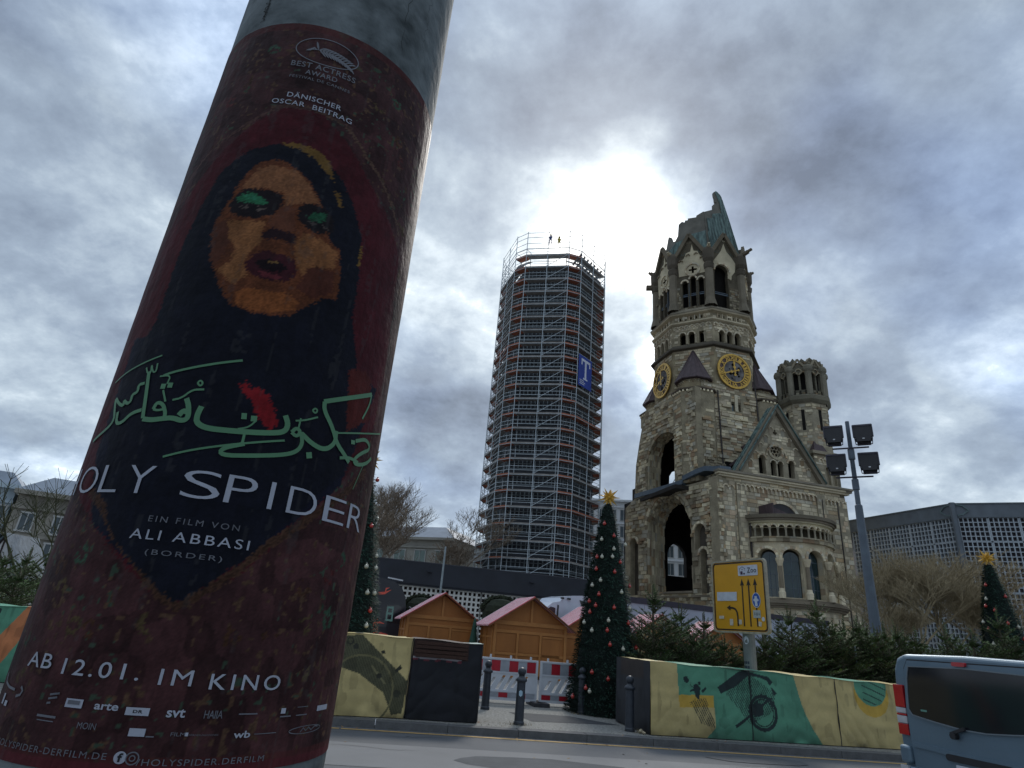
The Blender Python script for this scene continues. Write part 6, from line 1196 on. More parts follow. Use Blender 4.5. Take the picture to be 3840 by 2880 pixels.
BL={'mid':('middle cone tree',CT,'w2258,2023 w2342,2043 r2301,2010 w2301,2059 r2241,2089 w2259,2088 w2296,2088 r2324,2109 r2238,2134 r2304,2145 w2253,2176 w2223,2195 r2268,1964 r2358,2199 w2329,2221 r2247,2229 r2212,2255 r2235,2271 r2302,2279 w2358,2281 r2214,2295 w2282,2327 w2193,2334 r2354,2337 w2221,2364 r2277,2364 r2287,2418 r2382,2429 w2335,2434 r2221,2521 r2280,2547 r2198,2580 w2212,2593 r2150,2612'),
 'left':('cone tree beside the poster column',LT,'w1411,1945 r1390,1973 w1372,2124 w1406,2130 w1375,2222 w1401,2224 w1371,2346 r1412,1800 w1408,2085 r1385,2290'),
 'right':('right cone tree behind the van',RTr,'r3698,2194 w3700,2246 r3768,2237 r3699,2273 r3731,2289 r3779,2338 r3710,2359 w3817,2352 w3690,2333 w3728,2415 w3829,2466 r3838,2398')}
ORD=['topmost','second from the top','third from the top','fourth from the top','fifth from the top','sixth from the top','seventh from the top','eighth from the top','ninth from the top','tenth from the top','eleventh from the top','twelfth from the top','thirteenth from the top','fourteenth from the top','fifteenth from the top','sixteenth from the top','seventeenth from the top','eighteenth from the top','nineteenth from the top','twentieth from the top']
for kk,(nm,loc,tx) in BL.items():
    pts={'r':[],'w':[]}
    for s_ in tx.split():
        x,y=map(float,s_[1:].split(',')); p=on_cone(x,y,loc,(at_d(2300,1866,17.2).z-.2)/TH if kk=='mid' else 1)
        if p is not None: pts[s_[0]].append((p.z,p))
    for c_,lst in pts.items():
        cn='red' if c_=='r' else 'silver'
        for k,(z_,p) in enumerate(sorted(lst,key=lambda q:-q[0])):
            d=Vector((p.x-loc[0],p.y-loc[1],0)).normalized()*.02
            link('bauble',bmr if c_=='r' else bms,None,None,'%s %s bauble on the %s'%(ORD[min(k,19)],cn,nm),'bauble','%s baubles on the %s'%(cn,nm),p+d)

# ============================================================ WOODEN MARKET HUTS
m_wood=mat('hut_wood',(.33,.125,.03),.6,.18,1.5,.2,stretch=(1,1,.3),spec=.35); m_wood2=mat('hut_trim',(.40,.165,.042),.55,.15,2,.15); m_stripeR=mat('awning_red',(.50,.035,.06),.6,.2,4,0); m_stripeW=mat('awning_white',(.66,.58,.60),.6,.15,4,0); m_dk2=mat('hut_eave',(.16,.055,.02),.7,.2,3,.1)
HW,HD,HE,HR_=3.25,2.3,2.12,3.18
def hut():
    t=thing('market_hut','','hut',group='closed wooden Christmas market huts')
    b=MB(); b.box((0,HD/2,HE/2),(HW,HD,HE)); b.build('wall',m_wood,t)
    b=MB(); b.prism([(0,0)],0,0) if False else None
    v=[(-HW/2,0,HE),(HW/2,0,HE),(0,0,HR_-.06)]; w_=[(x,HD,z) for x,_,z in v]; b.face(v[::-1]); b.face(w_); b.build('gable',m_wood,t)
    def tb(x0,x1,z0,z1,nm='trim',d=.05,m=m_wood2): b=MB(); b.box(((x0+x1)/2,-d/2-.002,(z0+z1)/2),(x1-x0,d,z1-z0)); return b.build(nm,m,t)
    tb(-HW/2,HW/2,HE-.10,HE+.06); tb(-HW/2,HW/2,HE-.42,HE-.30,d=.04); tb(-.05,.05,HE+.06,HR_-.12); tb(-HW/2,-HW/2+.12,0,HE-.1); tb(HW/2-.12,HW/2,0,HE-.1)
    tb(-.62,-.52,0,HE-.42); tb(.40,.50,0,HE-.42); tb(-HW/2,HW/2,0,.12); tb(-HW/2,HW/2,.85,.95,d=.03)
    tb(-HW/2+.14,-.64,.97,HE-.44,'shutter',.012,m_wood); tb(-.50,.38,.97,HE-.44,'shutter',.012,m_wood); tb(.52,HW/2-.3,.12,HE-.55,'door',.03,m_wood); tb(.52,HW/2-.2,HE-.53,HE-.46,d=.045)
    # side frame on the left wall
    for y in (.1,1.15,2.2): b=MB(); b.box((-HW/2-.025,y,HE/2),(.05,.10,HE)); b.build('side_post',m_wood2,t)
    b=MB(); b.box((-HW/2-.02,1.15,1.5),(.04,2.1,.08)); b.build('side_rail',m_wood2,t)
    # striped roof: each corrugation is its own strip
    ov=.32
    for sg in (-1,1):
        a=Vector((0,0,HR_)); e=Vector((sg*(HW/2+ov),0,HR_-(HR_-HE)*(HW/2+ov)/(HW/2)))
        n=22; L0,L1=-.32,HD+.15
        for k,(mm) in enumerate((m_stripeR,m_stripeW)):
            b=MB()
            for i in range(n):
                if i%2!=k: continue
                y0=L0+(L1-L0)*i/n; y1=L0+(L1-L0)*(i+1)/n; b.hexa([a+Vector((0,y0,0)),e+Vector((0,y0,0)),e+Vector((0,y1,0)),a+Vector((0,y1,0)),a+Vector((0,y0,.05)),e+Vector((0,y0,.05)),e+Vector((0,(y0+y1)/2,.065)),a+Vector((0,(y0+y1)/2,.065))])
            b.build('striped_roof',mm,t)['kind']='stuff'
        b=MB(); b.bar(a+Vector((0,L0-.01,.0)),e+Vector((0,L0-.01,0)),.05,.13,up=(0,1,0)); b.build('verge_board',m_dk2,t)
    return t
h0=hut(); hz=math.atan2(az(76).y,az(76).x); first=True
for x,y,dz,l in ((1998,2243,0,'nearest closed wooden hut with gabled front, right behind the plastic barriers'),(1668,2227,0,'closed wooden hut with pale pink roof, right of the black truck'),(2238,2277,0,'closed wooden hut with striped roof, half hidden by the middle cone tree'),(2474,2307,0,'wooden hut with striped roof just right of the middle cone tree'),(2705,2335,0,'wooden hut with striped roof behind the yellow direction sign')):
    p=at_z(x,y,HR_); o=h0 if first else copy_tree(h0); first=False; o.location=(p.x,p.y,0); o.rotation_euler=(0,0,hz); o['label']=l
h2=[o for o in bpy.data.objects if o.get('category')=='hut' and 'pale pink' in o['label']][0]
# green garland humps standing behind the hut roofs
m_gar=mat('garland_green',(.035,.045,.02),.9,.4,8,.3,tint=True)
def garland(loc,label,w_=.9,h_=.6):
    R=random.Random(4); t=MB()
    for i in range(900):
        a=R.uniform(0,PI); r=R.uniform(.82,1.0); c=Vector((w_*r*math.cos(a),R.uniform(-.15,.15),h_*r*math.sin(a))); k=R.uniform(.5,1.5); t.col=(k,k,k)
        d=Vector((R.uniform(-1,1),R.uniform(-1,1),R.uniform(-1,1))).normalized()*.12; e=Vector((R.uniform(-1,1),R.uniform(-1,1),R.uniform(-1,1))).normalized()*.03; t.face([c-e,c+e,c+d])
    t.col=(.5,.5,.5); pts=[Vector((w_*.88*math.cos(a),0,h_*.88*math.sin(a))) for a in np.linspace(0,PI,12)]
    for a,c in zip(pts,pts[1:]): t.tube(a,c,.13,n=6)
    t.lathe([(.95,-1.2),(1.0,-.1),(.9,.2),(.6,.5),(.001,.62)],14); t.box((0,0,-1.8),(.3,.3,2.2)); o=t.build('garland_arch',m_gar,None,fixn=False,label=label,cat='garland',group='green garland arches behind the huts',loc=loc,rz=hz); return o
for x,y,l in ((1580,2252,'green garland arch behind the pale-roofed left hut'),(1878,2262,'green garland arch behind the roof of the nearest hut'),(2130,2278,'green garland arch between silver truck and striped hut roof')):
    p=at_d(x,y+28,{1580:38.5,1878:34.5,2130:36}[x]); garland((p.x,p.y,p.z),l,1.15,.75)
p=at_d(1782,2320,29.5); t=MB(); t.lathe([(.32,0),(.26,.6),(.05,p.z),(.001,p.z+.03)],12); t.build('green_cone',mat('green_cloth',(.02,.06,.04),.8,.3,4,.2),None,label='small dark green cone tree standing in the gap between two huts',cat='tree',loc=(p.x,p.y,0))

# ============================================================ NATURAL FIRS
m_fir=mat('fir_needles',(.065,.115,.042),.8,.5,3,.2,tint=True,col2=(.11,.175,.06)); m_fbark=mat('fir_bark',(.10,.085,.06),.9,.3,9,.3)
def fir_mesh(seed,Hh,Rd,wh=13):
    R=random.Random(seed); tb=MB(); nb=MB(); tb.tube((0,0,0),(R.uniform(-.05,.05),R.uniform(-.05,.05),Hh),.045,.008,n=6)
    def twig(p,d,L_,k):
        """one shoot: stem with two ranks of needles as toothed strips"""
        d=d.normalized(); s=d.cross(Vector((0,0,1))); s=s.normalized() if s.length>.1 else Vector((1,0,0)); n=max(3,int(L_/.045)); nb.col=(k,k*R.uniform(.9,1.1),k)
        up=s.cross(d)
        for i in range(n):
            q=p+d*L_*i/n; w_=.05*(1-.5*i/n)
            for sg in (-1,1):
                tip=q+s*sg*w_+d*.035+up*R.uniform(-.012,.022); nb.face([q-d*.009,q+d*.014,tip])
            if i%2==0: nb.face([q-d*.009,q+d*.014,q+up*w_*.9+d*.03])
        nb.face([p+d*L_*.9-s*.008,p+d*L_*.9+s*.008,p+d*(L_+.03)]); tb.tube(p,p+d*L_,.006,.003,n=3)
    for k in range(wh):
        f=k/(wh-1); z=Hh*(.06+.78*f**.9); L_=Rd*(1-f)**.75+.13; nbn=R.randint(5,7)
        for j in range(nbn):
            a=R.uniform(0,6.28); el=R.uniform(-.05,.25)+f*.75; d=Vector((math.cos(a)*math.cos(el),math.sin(a)*math.cos(el),math.sin(el))); ln=L_*R.uniform(.75,1.15); p=Vector((0,0,z)); tb.tube(p,p+d*ln,.011,.004,n=4)
            shade=.45+.75*R.random()
            n=max(3,int(ln/.10))
            for i in range(1,n+1):
                q=p+d*ln*i/n; rem=(1-i/n)*.22+.10
                for sg in (-1,1): 
                    s=d.cross(Vector((0,0,1))).normalized(); twig(q,d*.75+s*sg*.8+Vector((0,0,R.uniform(-.05,.25))),rem*R.uniform(.8,1.3)*min(1.4,ln*1.8),shade*R.uniform(.8,1.25))
            twig(p+d*ln*.8,d,.2*R.uniform(.8,1.2),shade*1.2)
    for j in range(5):  # leader with upright shoots
        a=j*1.257+R.uniform(-.3,.3); d=Vector((math.cos(a)*.62,math.sin(a)*.62,.8)); p=Vector((0,0,Hh*.87)); tb.tube(p,p+d*.30,.009,.004,n=4); twig(p+d*.04,d,.28,.8)
    for i in range(3): twig(Vector((0,0,Hh*(.9+.03*i))),Vector((R.uniform(-.1,.1),R.uniform(-.1,.1),1)),.22,.8)
    return tb.mesh('trunk',m_fbark),nb.mesh('branches',m_fir)
FM=[fir_mesh(51,2.9,.85,12),fir_mesh(52,2.6,1.0,11),fir_mesh(53,2.3,1.05,10)]
def fir(x,y,d,k,label,zsc=None,group='cut fir trees massed behind the tarp-covered barrier'):
    rr_=ray(x,y); dd_=Vector((rr_.x,rr_.y,0)).normalized(); o_=RO-RN*(-0)+(-RN)*2.5; dl=o_.dot(RN)/dd_.dot(RN) if x>1000 else d; d=max(d,dl+(d-16.4)*.35)
    tp=at_d(x,y,d); hh=(2.9,2.6,2.3)[k]; s=tp.z/hh; t=thing('fir_tree',label,'fir tree',(tp.x,tp.y,0),random.uniform(0,6),group); t.scale=((min(s,1.25)*1.0 if s>.7 else .9)*1.35,)*2+(s,)
    link('trunk',FM[k][0],t); o=link('branches',FM[k][1],t); o['kind']='stuff'; return t
FR=[(x_,y_,d_,2,'low bushy fir behind the tarp, '+l_) for x_,y_,d_,l_ in ((2520,2390,17.8,'below the left end of the trailer'),(2580,2430,17.0,'left of the printed seat'),(2745,2420,17.9,'just left of the sign post'),(2900,2420,17.4,'right of the sign post'),(3010,2410,18.3,'above the middle seam'),(3090,2400,19,'below the right end of the trailer'),(3180,2395,18.4,'close left of the mast'),(3255,2400,19.4,'behind the mast foot'),(3300,2390,18.2,'close right of the mast'),(3390,2400,18.8,'above the van corner'),(2440,2420,17.4,'beside the middle cone tree'),(3600,2410,19,'behind the van roof'))]+[(x_,y_,d_,1,'dense mid-height fir, '+l_) for x_,y_,d_,l_ in ((2430,2330,18.8,'right beside the middle cone tree'),(2500,2320,19.4,'behind the tallest fir'),(2580,2335,19.6,'left of the striped roof glimpse'),(2650,2375,19,'below the striped roof, left of the sign'),(2860,2370,19.6,'directly right of the sign panel'),(2920,2350,20,'before the trailer middle'),(3020,2345,20.2,'before the trailer right half'),(3090,2335,20,'before the trailer right end'),(3160,2325,20.6,'between trailer end and mast'),(3235,2330,21,'behind the mast foot, left side'),(3310,2345,21,'behind the mast foot, right side'),(3380,2365,21.4,'left of the white cars'))]+[(2452,2195,17.4,0,'tallest fir, its leader rising left of the yellow sign before the big arch'),(2545,2265,18.2,1,'fir with upright shoots just right of the tallest fir'),(2405,2330,18.6,2,'fir against the right side of the middle cone tree'),(2640,2300,18.6,1,'fir with bare upright shoots before the striped roof left of the sign'),(2600,2370,17.2,2,'low bushy fir below the striped roof left of the sign'),(2715,2390,17.4,2,'low bushy fir right under the left half of the sign'),(2790,2400,18.8,1,'fir hidden behind the sign post'),(2870,2385,17.6,2,'low fir just right of the sign post'),(2950,2280,18.0,1,'fir with long upright shoots before the grey trailer, right of the sign'),(3055,2245,18.4,0,'fir with tall leader before the right part of the trailer'),(2990,2400,17.0,2,'low bushy fir in front of the two shoots right of the sign'),(3120,2330,18.8,1,'fir at the right end of the grey trailer'),(3210,2310,19.2,0,'dense fir left of the mast foot'),(3160,2420,17.2,2,'low bushy fir left of the mast foot'),(3275,2350,17.6,1,'dense fir in front of the mast foot'),(3350,2340,18.6,1,'fir right of the mast foot, over the van corner'),(3330,2430,16.6,2,'low bushy fir just above the left roof corner of the van'),(3430,2370,18.0,2,'thin fir before the white cars, above the van roof'),(3540,2345,18.2,1,'thin fir in front of the white van roof'),(3640,2370,18.6,2,'thin fir right of the white van roof'),(3735,2290,17.4,0,'fir with pale leader in front of the right cone tree'),(3800,2400,17.8,2,'low fir at the right edge above the van roof'),(2480,2400,16.6,2,'low bushy fir behind the dark end of the barrier'),(3060,2440,16.9,2,'low bushy fir behind the striped green circle barrier'),(2830,2440,16.9,2,'low bushy fir in the middle behind the tarp'),(2660,2440,16.8,2,'low bushy fir behind the printed scooter seat'),(3480,2440,17,2,'low fir hidden above the van brake light')]
for f_ in FR: fir(*f_)
for x,y,d,k,l in ((-40,2050,20,0,'dark fir at the far left edge above the green barrier'),(40,2060,21.5,1,'dark fir at the left edge behind the orange stripe'),(120,2055,20.5,0,'dark fir at the left against the poster column'),(90,2130,19.2,2,'low dark fir right behind the orange-striped barrier'),(190,2070,22,1,'dark fir mostly hidden by the poster column'),(0,2120,19.4,2,'low dark fir behind the green barrier at the edge')): fir(x,y,d,k,l,group='firs at the left behind the barrier')
# timber hut roof at far left
p=at_z(28,2005,3.9); t=thing('timber_hut','half-timbered hut with a pale blue-grey shingle roof at the left edge','hut',(p.x,p.y,0),math.atan2(az(100).y,az(100).x)); t.scale=(.56,.30,1)
b=MB(); b.box((0,2.5,1.2),(3.4,5,2.4)); b.build('wall',mat('plaster_white',(.5,.5,.5),.8,.1,3,0),t)
b=MB(); b.face([(-1.7,0,2.4),(1.7,0,2.4),(0,0,3.85)]); b.build('gable',mat('plaster_white',(.5,.5,.5)),t,fixn=False)
for A_,B_ in (((-1.7,0,2.4),(0,0,3.85)),((1.7,0,2.4),(0,0,3.85)),((-1.7,0,2.45),(1.7,0,2.45)),((0,0,2.4),(0,0,3.8)),((-.9,0,2.4),(0,0,3.1)),((.9,0,2.4),(0,0,3.1))):
    b=MB(); b.bar((A_[0],-.05,A_[2]),(B_[0],-.05,B_[2]),.12,.1,up=(0,1,0)); b.build('timber',mat('dark_timber',(.03,.02,.02),.8,.2,5,.1),t)
for sg in (-1,1): b=MB(); b.hexa([(0,-.3,3.9),(sg*2.1,-.3,2.15),(sg*2.1,5.3,2.15),(0,5.3,3.9),(0,-.3,3.98),(sg*2.1,-.3,2.23),(sg*2.1,5.3,2.23),(0,5.3,3.98)]); b.build('roof',mat('blue_shingle',(.11,.145,.18),.7,.3,3,.3),t)

# ============================================================ DIRECTION SIGN
SG=Vector((6.1216,15.8596,0)); SU=az(153); SN=Vector((SU.y,-SU.x,0))
if SN.dot(-SG)<0: SN=-SN
sign=thing('direction_sign','yellow direction sign with black lane arrows and a white Zoo panel on a grey post','sign',SG)
SF=(Vector((0,0,0)),SU,SN); m_sy=mat('sign_yellow',(.62,.30,.012),.4,.08,3,0,spec=.4); m_sf=mat('sign_frame',(.34,.30,.22),.5,.3,8,.1); m_sb=mat('sign_black',(.018,.012,.010),.5,.1,3,0); m_sw=mat('sign_white',(.52,.54,.60),.5,.12,9,0)
def rr(u0,u1,z0,z1,r=.09,n=4): return arc(u1-r,z1-r,r,0,90,n)+arc(u0+r,z1-r,r,90,180,n)+arc(u0+r,z0+r,r,180,270,n)+arc(u1-r,z0+r,r,270,360,n)
b=MB(); b.panel(rr(-.88,.81,2.12,3.815),[],SF,.05,d=.0); b.build('panel',m_sy,sign)
b=MB(); b.panel(rr(-.905,.835,2.095,3.84,.11),[rr(-.86,.79,2.14,3.795)],SF,.075,d=.015); b.build('edge_frame',m_sf,sign)
b=MB(); b.panel(rr(-.845,.775,2.155,3.78,.08),[rr(-.815,.745,2.185,3.75,.07)],SF,.004,d=.006); b.build('border_line',m_sb,sign)
def sp_(pts,m,nm,d=.006): b=MB(); b.panel(pts,[],SF,.003,d=d); return b.build(nm,m,sign)
for u in (.09,.29,.49):
    sp_([(u-.018,2.26),(u+.018,2.26),(u+.018,3.22),(u+.065,3.20),(u,3.37),(u-.065,3.20),(u-.018,3.22)],m_sb,'arrow')
b=MB(); 
ribbon(b,[(-.10,2.26),(-.10,2.48),(-.115,2.58),(-.16,2.65),(-.24,2.68),(-.33,2.685)],.045,lambda u,z:SU*u+SN*.008+Zv(z)); b.face([SU*u+SN*.008+Zv(z) for u,z in ((-.32,2.62),(-.32,2.75),(-.44,2.685))]); b.build('arrow',m_sb,sign,fixn=False)
pz=sp_(rr(-.01,.60,3.44,3.69,.02,2),m_sw,'zoo_panel',.009)
b=MB(); put_text(b,'Zoo',lambda u,z:SU*u+SN*.013+Zv(z),.28,.56,3.505,3.63,1.05,.01); b.build('lettering',m_sb,pz,fixn=False)
b=MB(); fn_=lambda u,z:SU*u+SN*.013+Zv(z)
ribbon(b,[(.03,3.60),(.13,3.66),(.23,3.60)],.012,fn_); ribbon(b,[(.05,3.60),(.05,3.49)],.008,fn_); ribbon(b,[(.21,3.60),(.21,3.55)],.008,fn_); b.face([fn_(u,z) for u,z in ((.07,3.47),(.14,3.47),(.14,3.55),(.07,3.55))]); b.face([fn_(u,z) for u,z in ((.16,3.47),(.21,3.47),(.21,3.51),(.16,3.51))]); ribbon(b,[(.10,3.61),(.13,3.58),(.16,3.6)],.01,fn_); b.build('pictogram',mat('pictogram_violet',(.05,.02,.05),.5,.1,5,0),pz,fixn=False)
sp_([(-.74,2.85),(-.10,2.85),(-.09,3.06),(-.74,3.065)],m_sw,'blank_sticker',.01)
b=MB(); b.panel([(.50+.125*math.cos(t),2.86+.175*math.sin(t)) for t in np.linspace(0,6.283,25)[:-1]],[],SF,.003,d=.012); rs=b.build('round_blue_sign',m_sw,sign)
b=MB(); b.panel([(.50+.11*math.cos(t),2.86+.16*math.sin(t)) for t in np.linspace(0,6.283,25)[:-1]],[],SF,.003,d=.014); b.build('blue_disc',mat('sign_blue',(.02,.08,.34),.45,.1,3,0),rs)
b=MB(); b.panel([(.46,2.78),(.53,2.78),(.53,2.83),(.57,2.84),(.57,2.88),(.53,2.90),(.53,2.95),(.46,2.95),(.46,2.9),(.42,2.88),(.42,2.84),(.46,2.83)],[],SF,.003,d=.017); b.panel([(.47,2.72),(.53,2.72),(.54,2.77),(.5,2.81),(.46,2.77)],[],SF,.003,d=.018); b.build('white_mark',m_sw,rs)
ts=sp_([(.385,2.455),(.60,2.455),(.60,2.63),(.385,2.63)],mat('sign_grey',(.38,.40,.38),.5,.1,5,0),'time_panel',.011)
b=MB(); put_text(b,'7-22 h',lambda u,z:SU*u+SN*.014+Zv(z),.41,.575,2.515,2.575,1,.01); b.build('lettering',m_sb,ts,fixn=False)
for a in ([(-.70,2.42),(-.54,2.42),(-.54,2.49),(-.70,2.49)],[(-.36,2.27),(-.25,2.27),(-.25,2.42),(-.36,2.42)],[(-.07,2.30),(.02,2.30),(.02,2.41),(-.07,2.41)],[(.52,2.28),(.6,2.26),(.62,2.36),(.53,2.38)]): sp_(a,mat('old_sticker',(.55,.48,.38),.6,.2,20,0),'sticker',.012)
sp_([(.67+.045*math.cos(t),2.43+.05*math.sin(t)) for t in np.linspace(0,6.283,17)[:-1]],m_sw,'sticker',.012)
b=MB(); b.lathe([(.145,-.3),(.145,2.4)],14,((-SN*.22).x,(-SN*.22).y)); b.build('post',mat('post_grey',(.17,.18,.175),.5,.25,4,.1),sign)
b=MB()
for z in (2.35,3.5): b.fbox(SF,-.7,.7,z,z+.07,-.10,-.05); b.fbox(SF,-.1,.1,z,z+.07,-.2,-.1)
b.build('mount',m_sf,sign)
pc=-SN*.22
for zc,sz,aa,m_ in ((1.95,.07,.25,m_sw),(1.98,.05,-.6,m_sw)):
    b=MB(); a0=math.atan2(SN.y,SN.x)+aa
    b.face([(pc.x+.147*math.cos(a0+sz*6*math.cos(t)),pc.y+.147*math.sin(a0+sz*6*math.cos(t)),zc+sz*1.3*math.sin(t)) for t in np.linspace(0,6.283,13)[:-1]]); b.build('sticker',m_,sign,fixn=False)
b=MB(); a0=math.atan2(SN.y,SN.x)+.05
for r_ in range(5):
    for c in range(3): a=a0-.5+c*.36; z=1.02+r_*.10; b.face([(pc.x+.1475*math.cos(x),pc.y+.1475*math.sin(x),zz_) for x,zz_ in ((a,z),(a+.28,z),(a+.28,z+.06),(a,z+.06))])
b.build('sticker',mat('sticker_dark',(.03,.04,.06),.5,.3,30,0),sign,fixn=False)

# ============================================================ VEHICLES
m_vp=mat('van_paint',(.125,.185,.235),.38,.08,2,0,metal=.35,spec=.5,coat=.35); m_vg=mat('van_glass',(.012,.013,.018),.08,.2,2,0,spec=.7); m_tr=mat('tail_red',(.40,.006,.012),.2,.15,6,0,coat=.8); m_tw2=mat('tail_clear',(.45,.45,.47),.2,.15,9,0,coat=.8); m_blk=mat('black_plastic',(.02,.02,.022),.6,.2,8,.1); m_tyre=mat('tyre',(.02,.02,.02),.9,.2,9,.2); m_rim=mat('wheel_rim',(.3,.3,.31),.35,.1,5,0,metal=.6)
vd=9.3; q=at_d(3408,2700,vd); VO=Vector((q.x,q.y,0)); VU=az(165); VN=Vector((VU.y,-VU.x,0))
if VN.dot(-VO)<0: VN=-VN
van=thing('parked_van','silver-blue passenger van seen from behind at the right edge, dark rear window and red lamps','van',VO+Vector((0,0,-.12)))
Wv=1.62; G_=.12   # rear face between u=-.13 and u=1.75
def vsec(d):  # cross-section outline (u,z) at depth d behind the rear face
    k=min(1,d/1.2); i=.0
    return [(-.13,.35),(-.15,.9),(-.145,1.2),(-.115,1.60),(-.06,1.725),(.05,1.77),(.81,1.785),(1.57,1.77),(1.68,1.725),(1.735,1.60),(1.76,1.2),(1.77,.9),(1.75,.35)]
b=MB(); secs=[(.0,.992),(-.05,1.0),(-.25,1.0),(-1.5,1.01),(-3.2,1.0),(-3.9,.95)]; rows=[]
for d,s in secs:
    rows.append([b.pt(VU*(.81+(u-.81)*s)+VN*d+Zv(.35+G_+(z-.35)*(s if d>-3.5 else .62))) for u,z in vsec(d)])
for A_,B_ in zip(rows,rows[1:]):
    for i in range(len(A_)-1): b.idx([A_[i],A_[i+1],B_[i+1],B_[i]])
    b.idx([A_[-1],A_[0],B_[0],B_[-1]])
b.idx(rows[0]); b.idx(rows[-1][::-1]); body=b.build('body',m_vp,van,smooth=False)
bv=body.modifiers.new('b','BEVEL'); bv.width=.035; bv.segments=3; bv.limit_method='ANGLE'; bv.angle_limit=rad(20)
VF=(Vector((0,0,G_)),VU,VN)
door=[(.03,.55),(1.59,.55),(1.60,.80),(1.60,1.2),(1.56,1.60),(1.50,1.70),(.12,1.70),(.06,1.60),(.02,1.2),(.02,.80)]
b=MB(); b.panel(door,[],VF,.05,d=.03); dr=b.build('tailgate',m_vp,van); bv=dr.modifiers.new('b','BEVEL'); bv.width=.02; bv.segments=2; bv.limit_method='ANGLE'
win=[(.14,1.635),(.10,1.50),(.075,1.30),(.065,1.18),(.10,1.125),(.20,1.11),(.39,1.085),(.69,1.055),(.95,1.055),(1.24,1.085),(1.43,1.11),(1.53,1.125),(1.56,1.18),(1.55,1.30),(1.52,1.50),(1.48,1.635),(.81,1.655)]
b=MB(); b.panel([(p[0]+(.81-p[0])*-.022,p[1]+(1.1-p[1])*-.022) for p in door],[],VF,.01,d=-.0+.012); b.build('door_gap',m_blk,van)
b=MB(); b.panel(win,[],VF,.02,d=.043); b.build('rear_window',m_vg,van)
b=MB()
for a,c in zip(win,win[1:]+win[:1]): b.bar(VF[0]+VU*a[0]+VN*.045+Zv(a[1]),VF[0]+VU*c[0]+VN*.045+Zv(c[1]),.014,.012)
b.build('window_seal',mat('seal_light',(.16,.19,.21),.4,.1,5,0),van,fixn=False)
b=MB(); b.panel(rr(.71,.86,1.672,1.715,.015,3),[],VF,.04,d=.062); b.build('brake_light',m_tr,van)
for sgn,x0,x1 in ((-1,-.125,.008),(1,1.612,1.745)):
    parts=[(.90,1.02,m_tr),(1.02,1.10,m_tw2),(1.10,1.125,m_tr),(1.125,1.185,m_tw2),(1.185,1.43,m_tr)]
    lamp=None
    for z0_,z1_,mm in parts:
        b=MB(); b.fbox(VF,x0,x1,z0_+.002,z1_-.002,-.10,.035); o_=b.build('tail_light' if lamp is None else 'lens',mm,van if lamp is None else lamp); lamp=lamp or o_
        bv=o_.modifiers.new('b','BEVEL'); bv.width=.006; bv.segments=2
b=MB(); b.fbox(VF,-.13,1.76,.38,.60,-.3,.10); bm_=b.build('bumper',m_vp,van); bv=bm_.modifiers.new('b','BEVEL'); bv.width=.05; bv.segments=3
b=MB(); b.fbox(VF,-.125,.02,.62,.80,-.2,.07); o_=b.build('bumper_corner',m_vp,van); bv=o_.modifiers.new('b','BEVEL'); bv.width=.03; bv.segments=3
b=MB(); b.fbox(VF,-.10,.0,.53,.60,.07,.108); b.build('reflector',m_tw2,van)
b=MB(); b.panel(rr(.45,1.17,.735,.80,.03,3),[],VF,.02,d=.055); b.build('handle_recess',m_blk,van)
b=MB(); P=[(.05,.80),(.3,.80),(.5,.785),(.81,.775),(1.12,.785),(1.55,.80)]
for a,c in zip(P,P[1:]): b.bar(VF[0]+VU*a[0]+VN*.035+Zv(a[1]+.02),VF[0]+VU*c[0]+VN*.035+Zv(c[1]+.02),.03,.05)
b.build('crease',m_vp,van)
b=MB(); b.bar(VF[0]+VU*.57+VN*.07+Zv(1.0),VF[0]+VU*.74+VN*.07+Zv(1.07),.022,.03); b.tube(VF[0]+VU*.60+VN*.03+Zv(.985),VF[0]+VU*.60+VN*.09+Zv(.985),.035,n=10,caps=True); b.build('wiper',m_blk,van)
b=MB(); b.panel(rr(.22,.30,1.175,1.195,.008,2),[],VF,.002,d=.047); b.build('sticker',mat('green_sticker',(.12,.26,.20),.5,.1,9,0),van)
b=MB(); b.panel(rr(.55,1.07,.60,.71,.01,2),[],VF,.01,d=.05); b.build('number_plate',m_sw,van)
for u in (-.02,1.64):
    for d in (-.75,-3.2):
        b=MB(); c=VF[0]*0+VU*u+VN*d+Zv(.33); b.tube(c-VU*.11,c+VU*.11,.33,n=24,caps=True); wv_=b.build('wheel',m_tyre,van); b=MB(); b.tube(c-VU*.115,c+VU*.115,.2,n=16,caps=True); b.build('rim',m_rim,wv_)
b=MB(); b.fbox(VF,-.145,-.135,1.1,1.55,-3.0,-.3); b.build('side_window',m_vg,van)
# black truck with red lightning, behind the left cone tree
TP=at_d(1532,2220,36.5); TU=az(77); TN=Vector((TU.y,-TU.x,0)); 
truck=thing('black_truck','black lorry cab painted with red lightning, between cone tree and pale-roofed hut','truck',(TP.x,TP.y,0)); truck.scale=(1.08,1.08,1.07); TF=(Vector((0,0,0)),TU,TN)
m_tb=mat('truck_black',(.012,.012,.018),.3,.1,3,0,coat=.5); m_li=mat('lightning_red',(.75,.11,.07),.5,.25,5,0)
prof=[(-2.6,.5),(.0,.5),(.08,1.6),(.0,2.3),(-.12,2.9),(-.35,3.35),(-.75,3.62),(-1.3,3.72),(-2.6,4.0)]
b=MB(); b.panel(prof,[],TF,2.4); b.build('cab',m_tb,truck)
b=MB(); b.panel([(-1.05,1.65),(-.12,1.62),(-.16,2.35),(-.45,2.5),(-1.0,2.45)],[],TF,.02,d=.03); b.build('side_window',m_vg,truck)
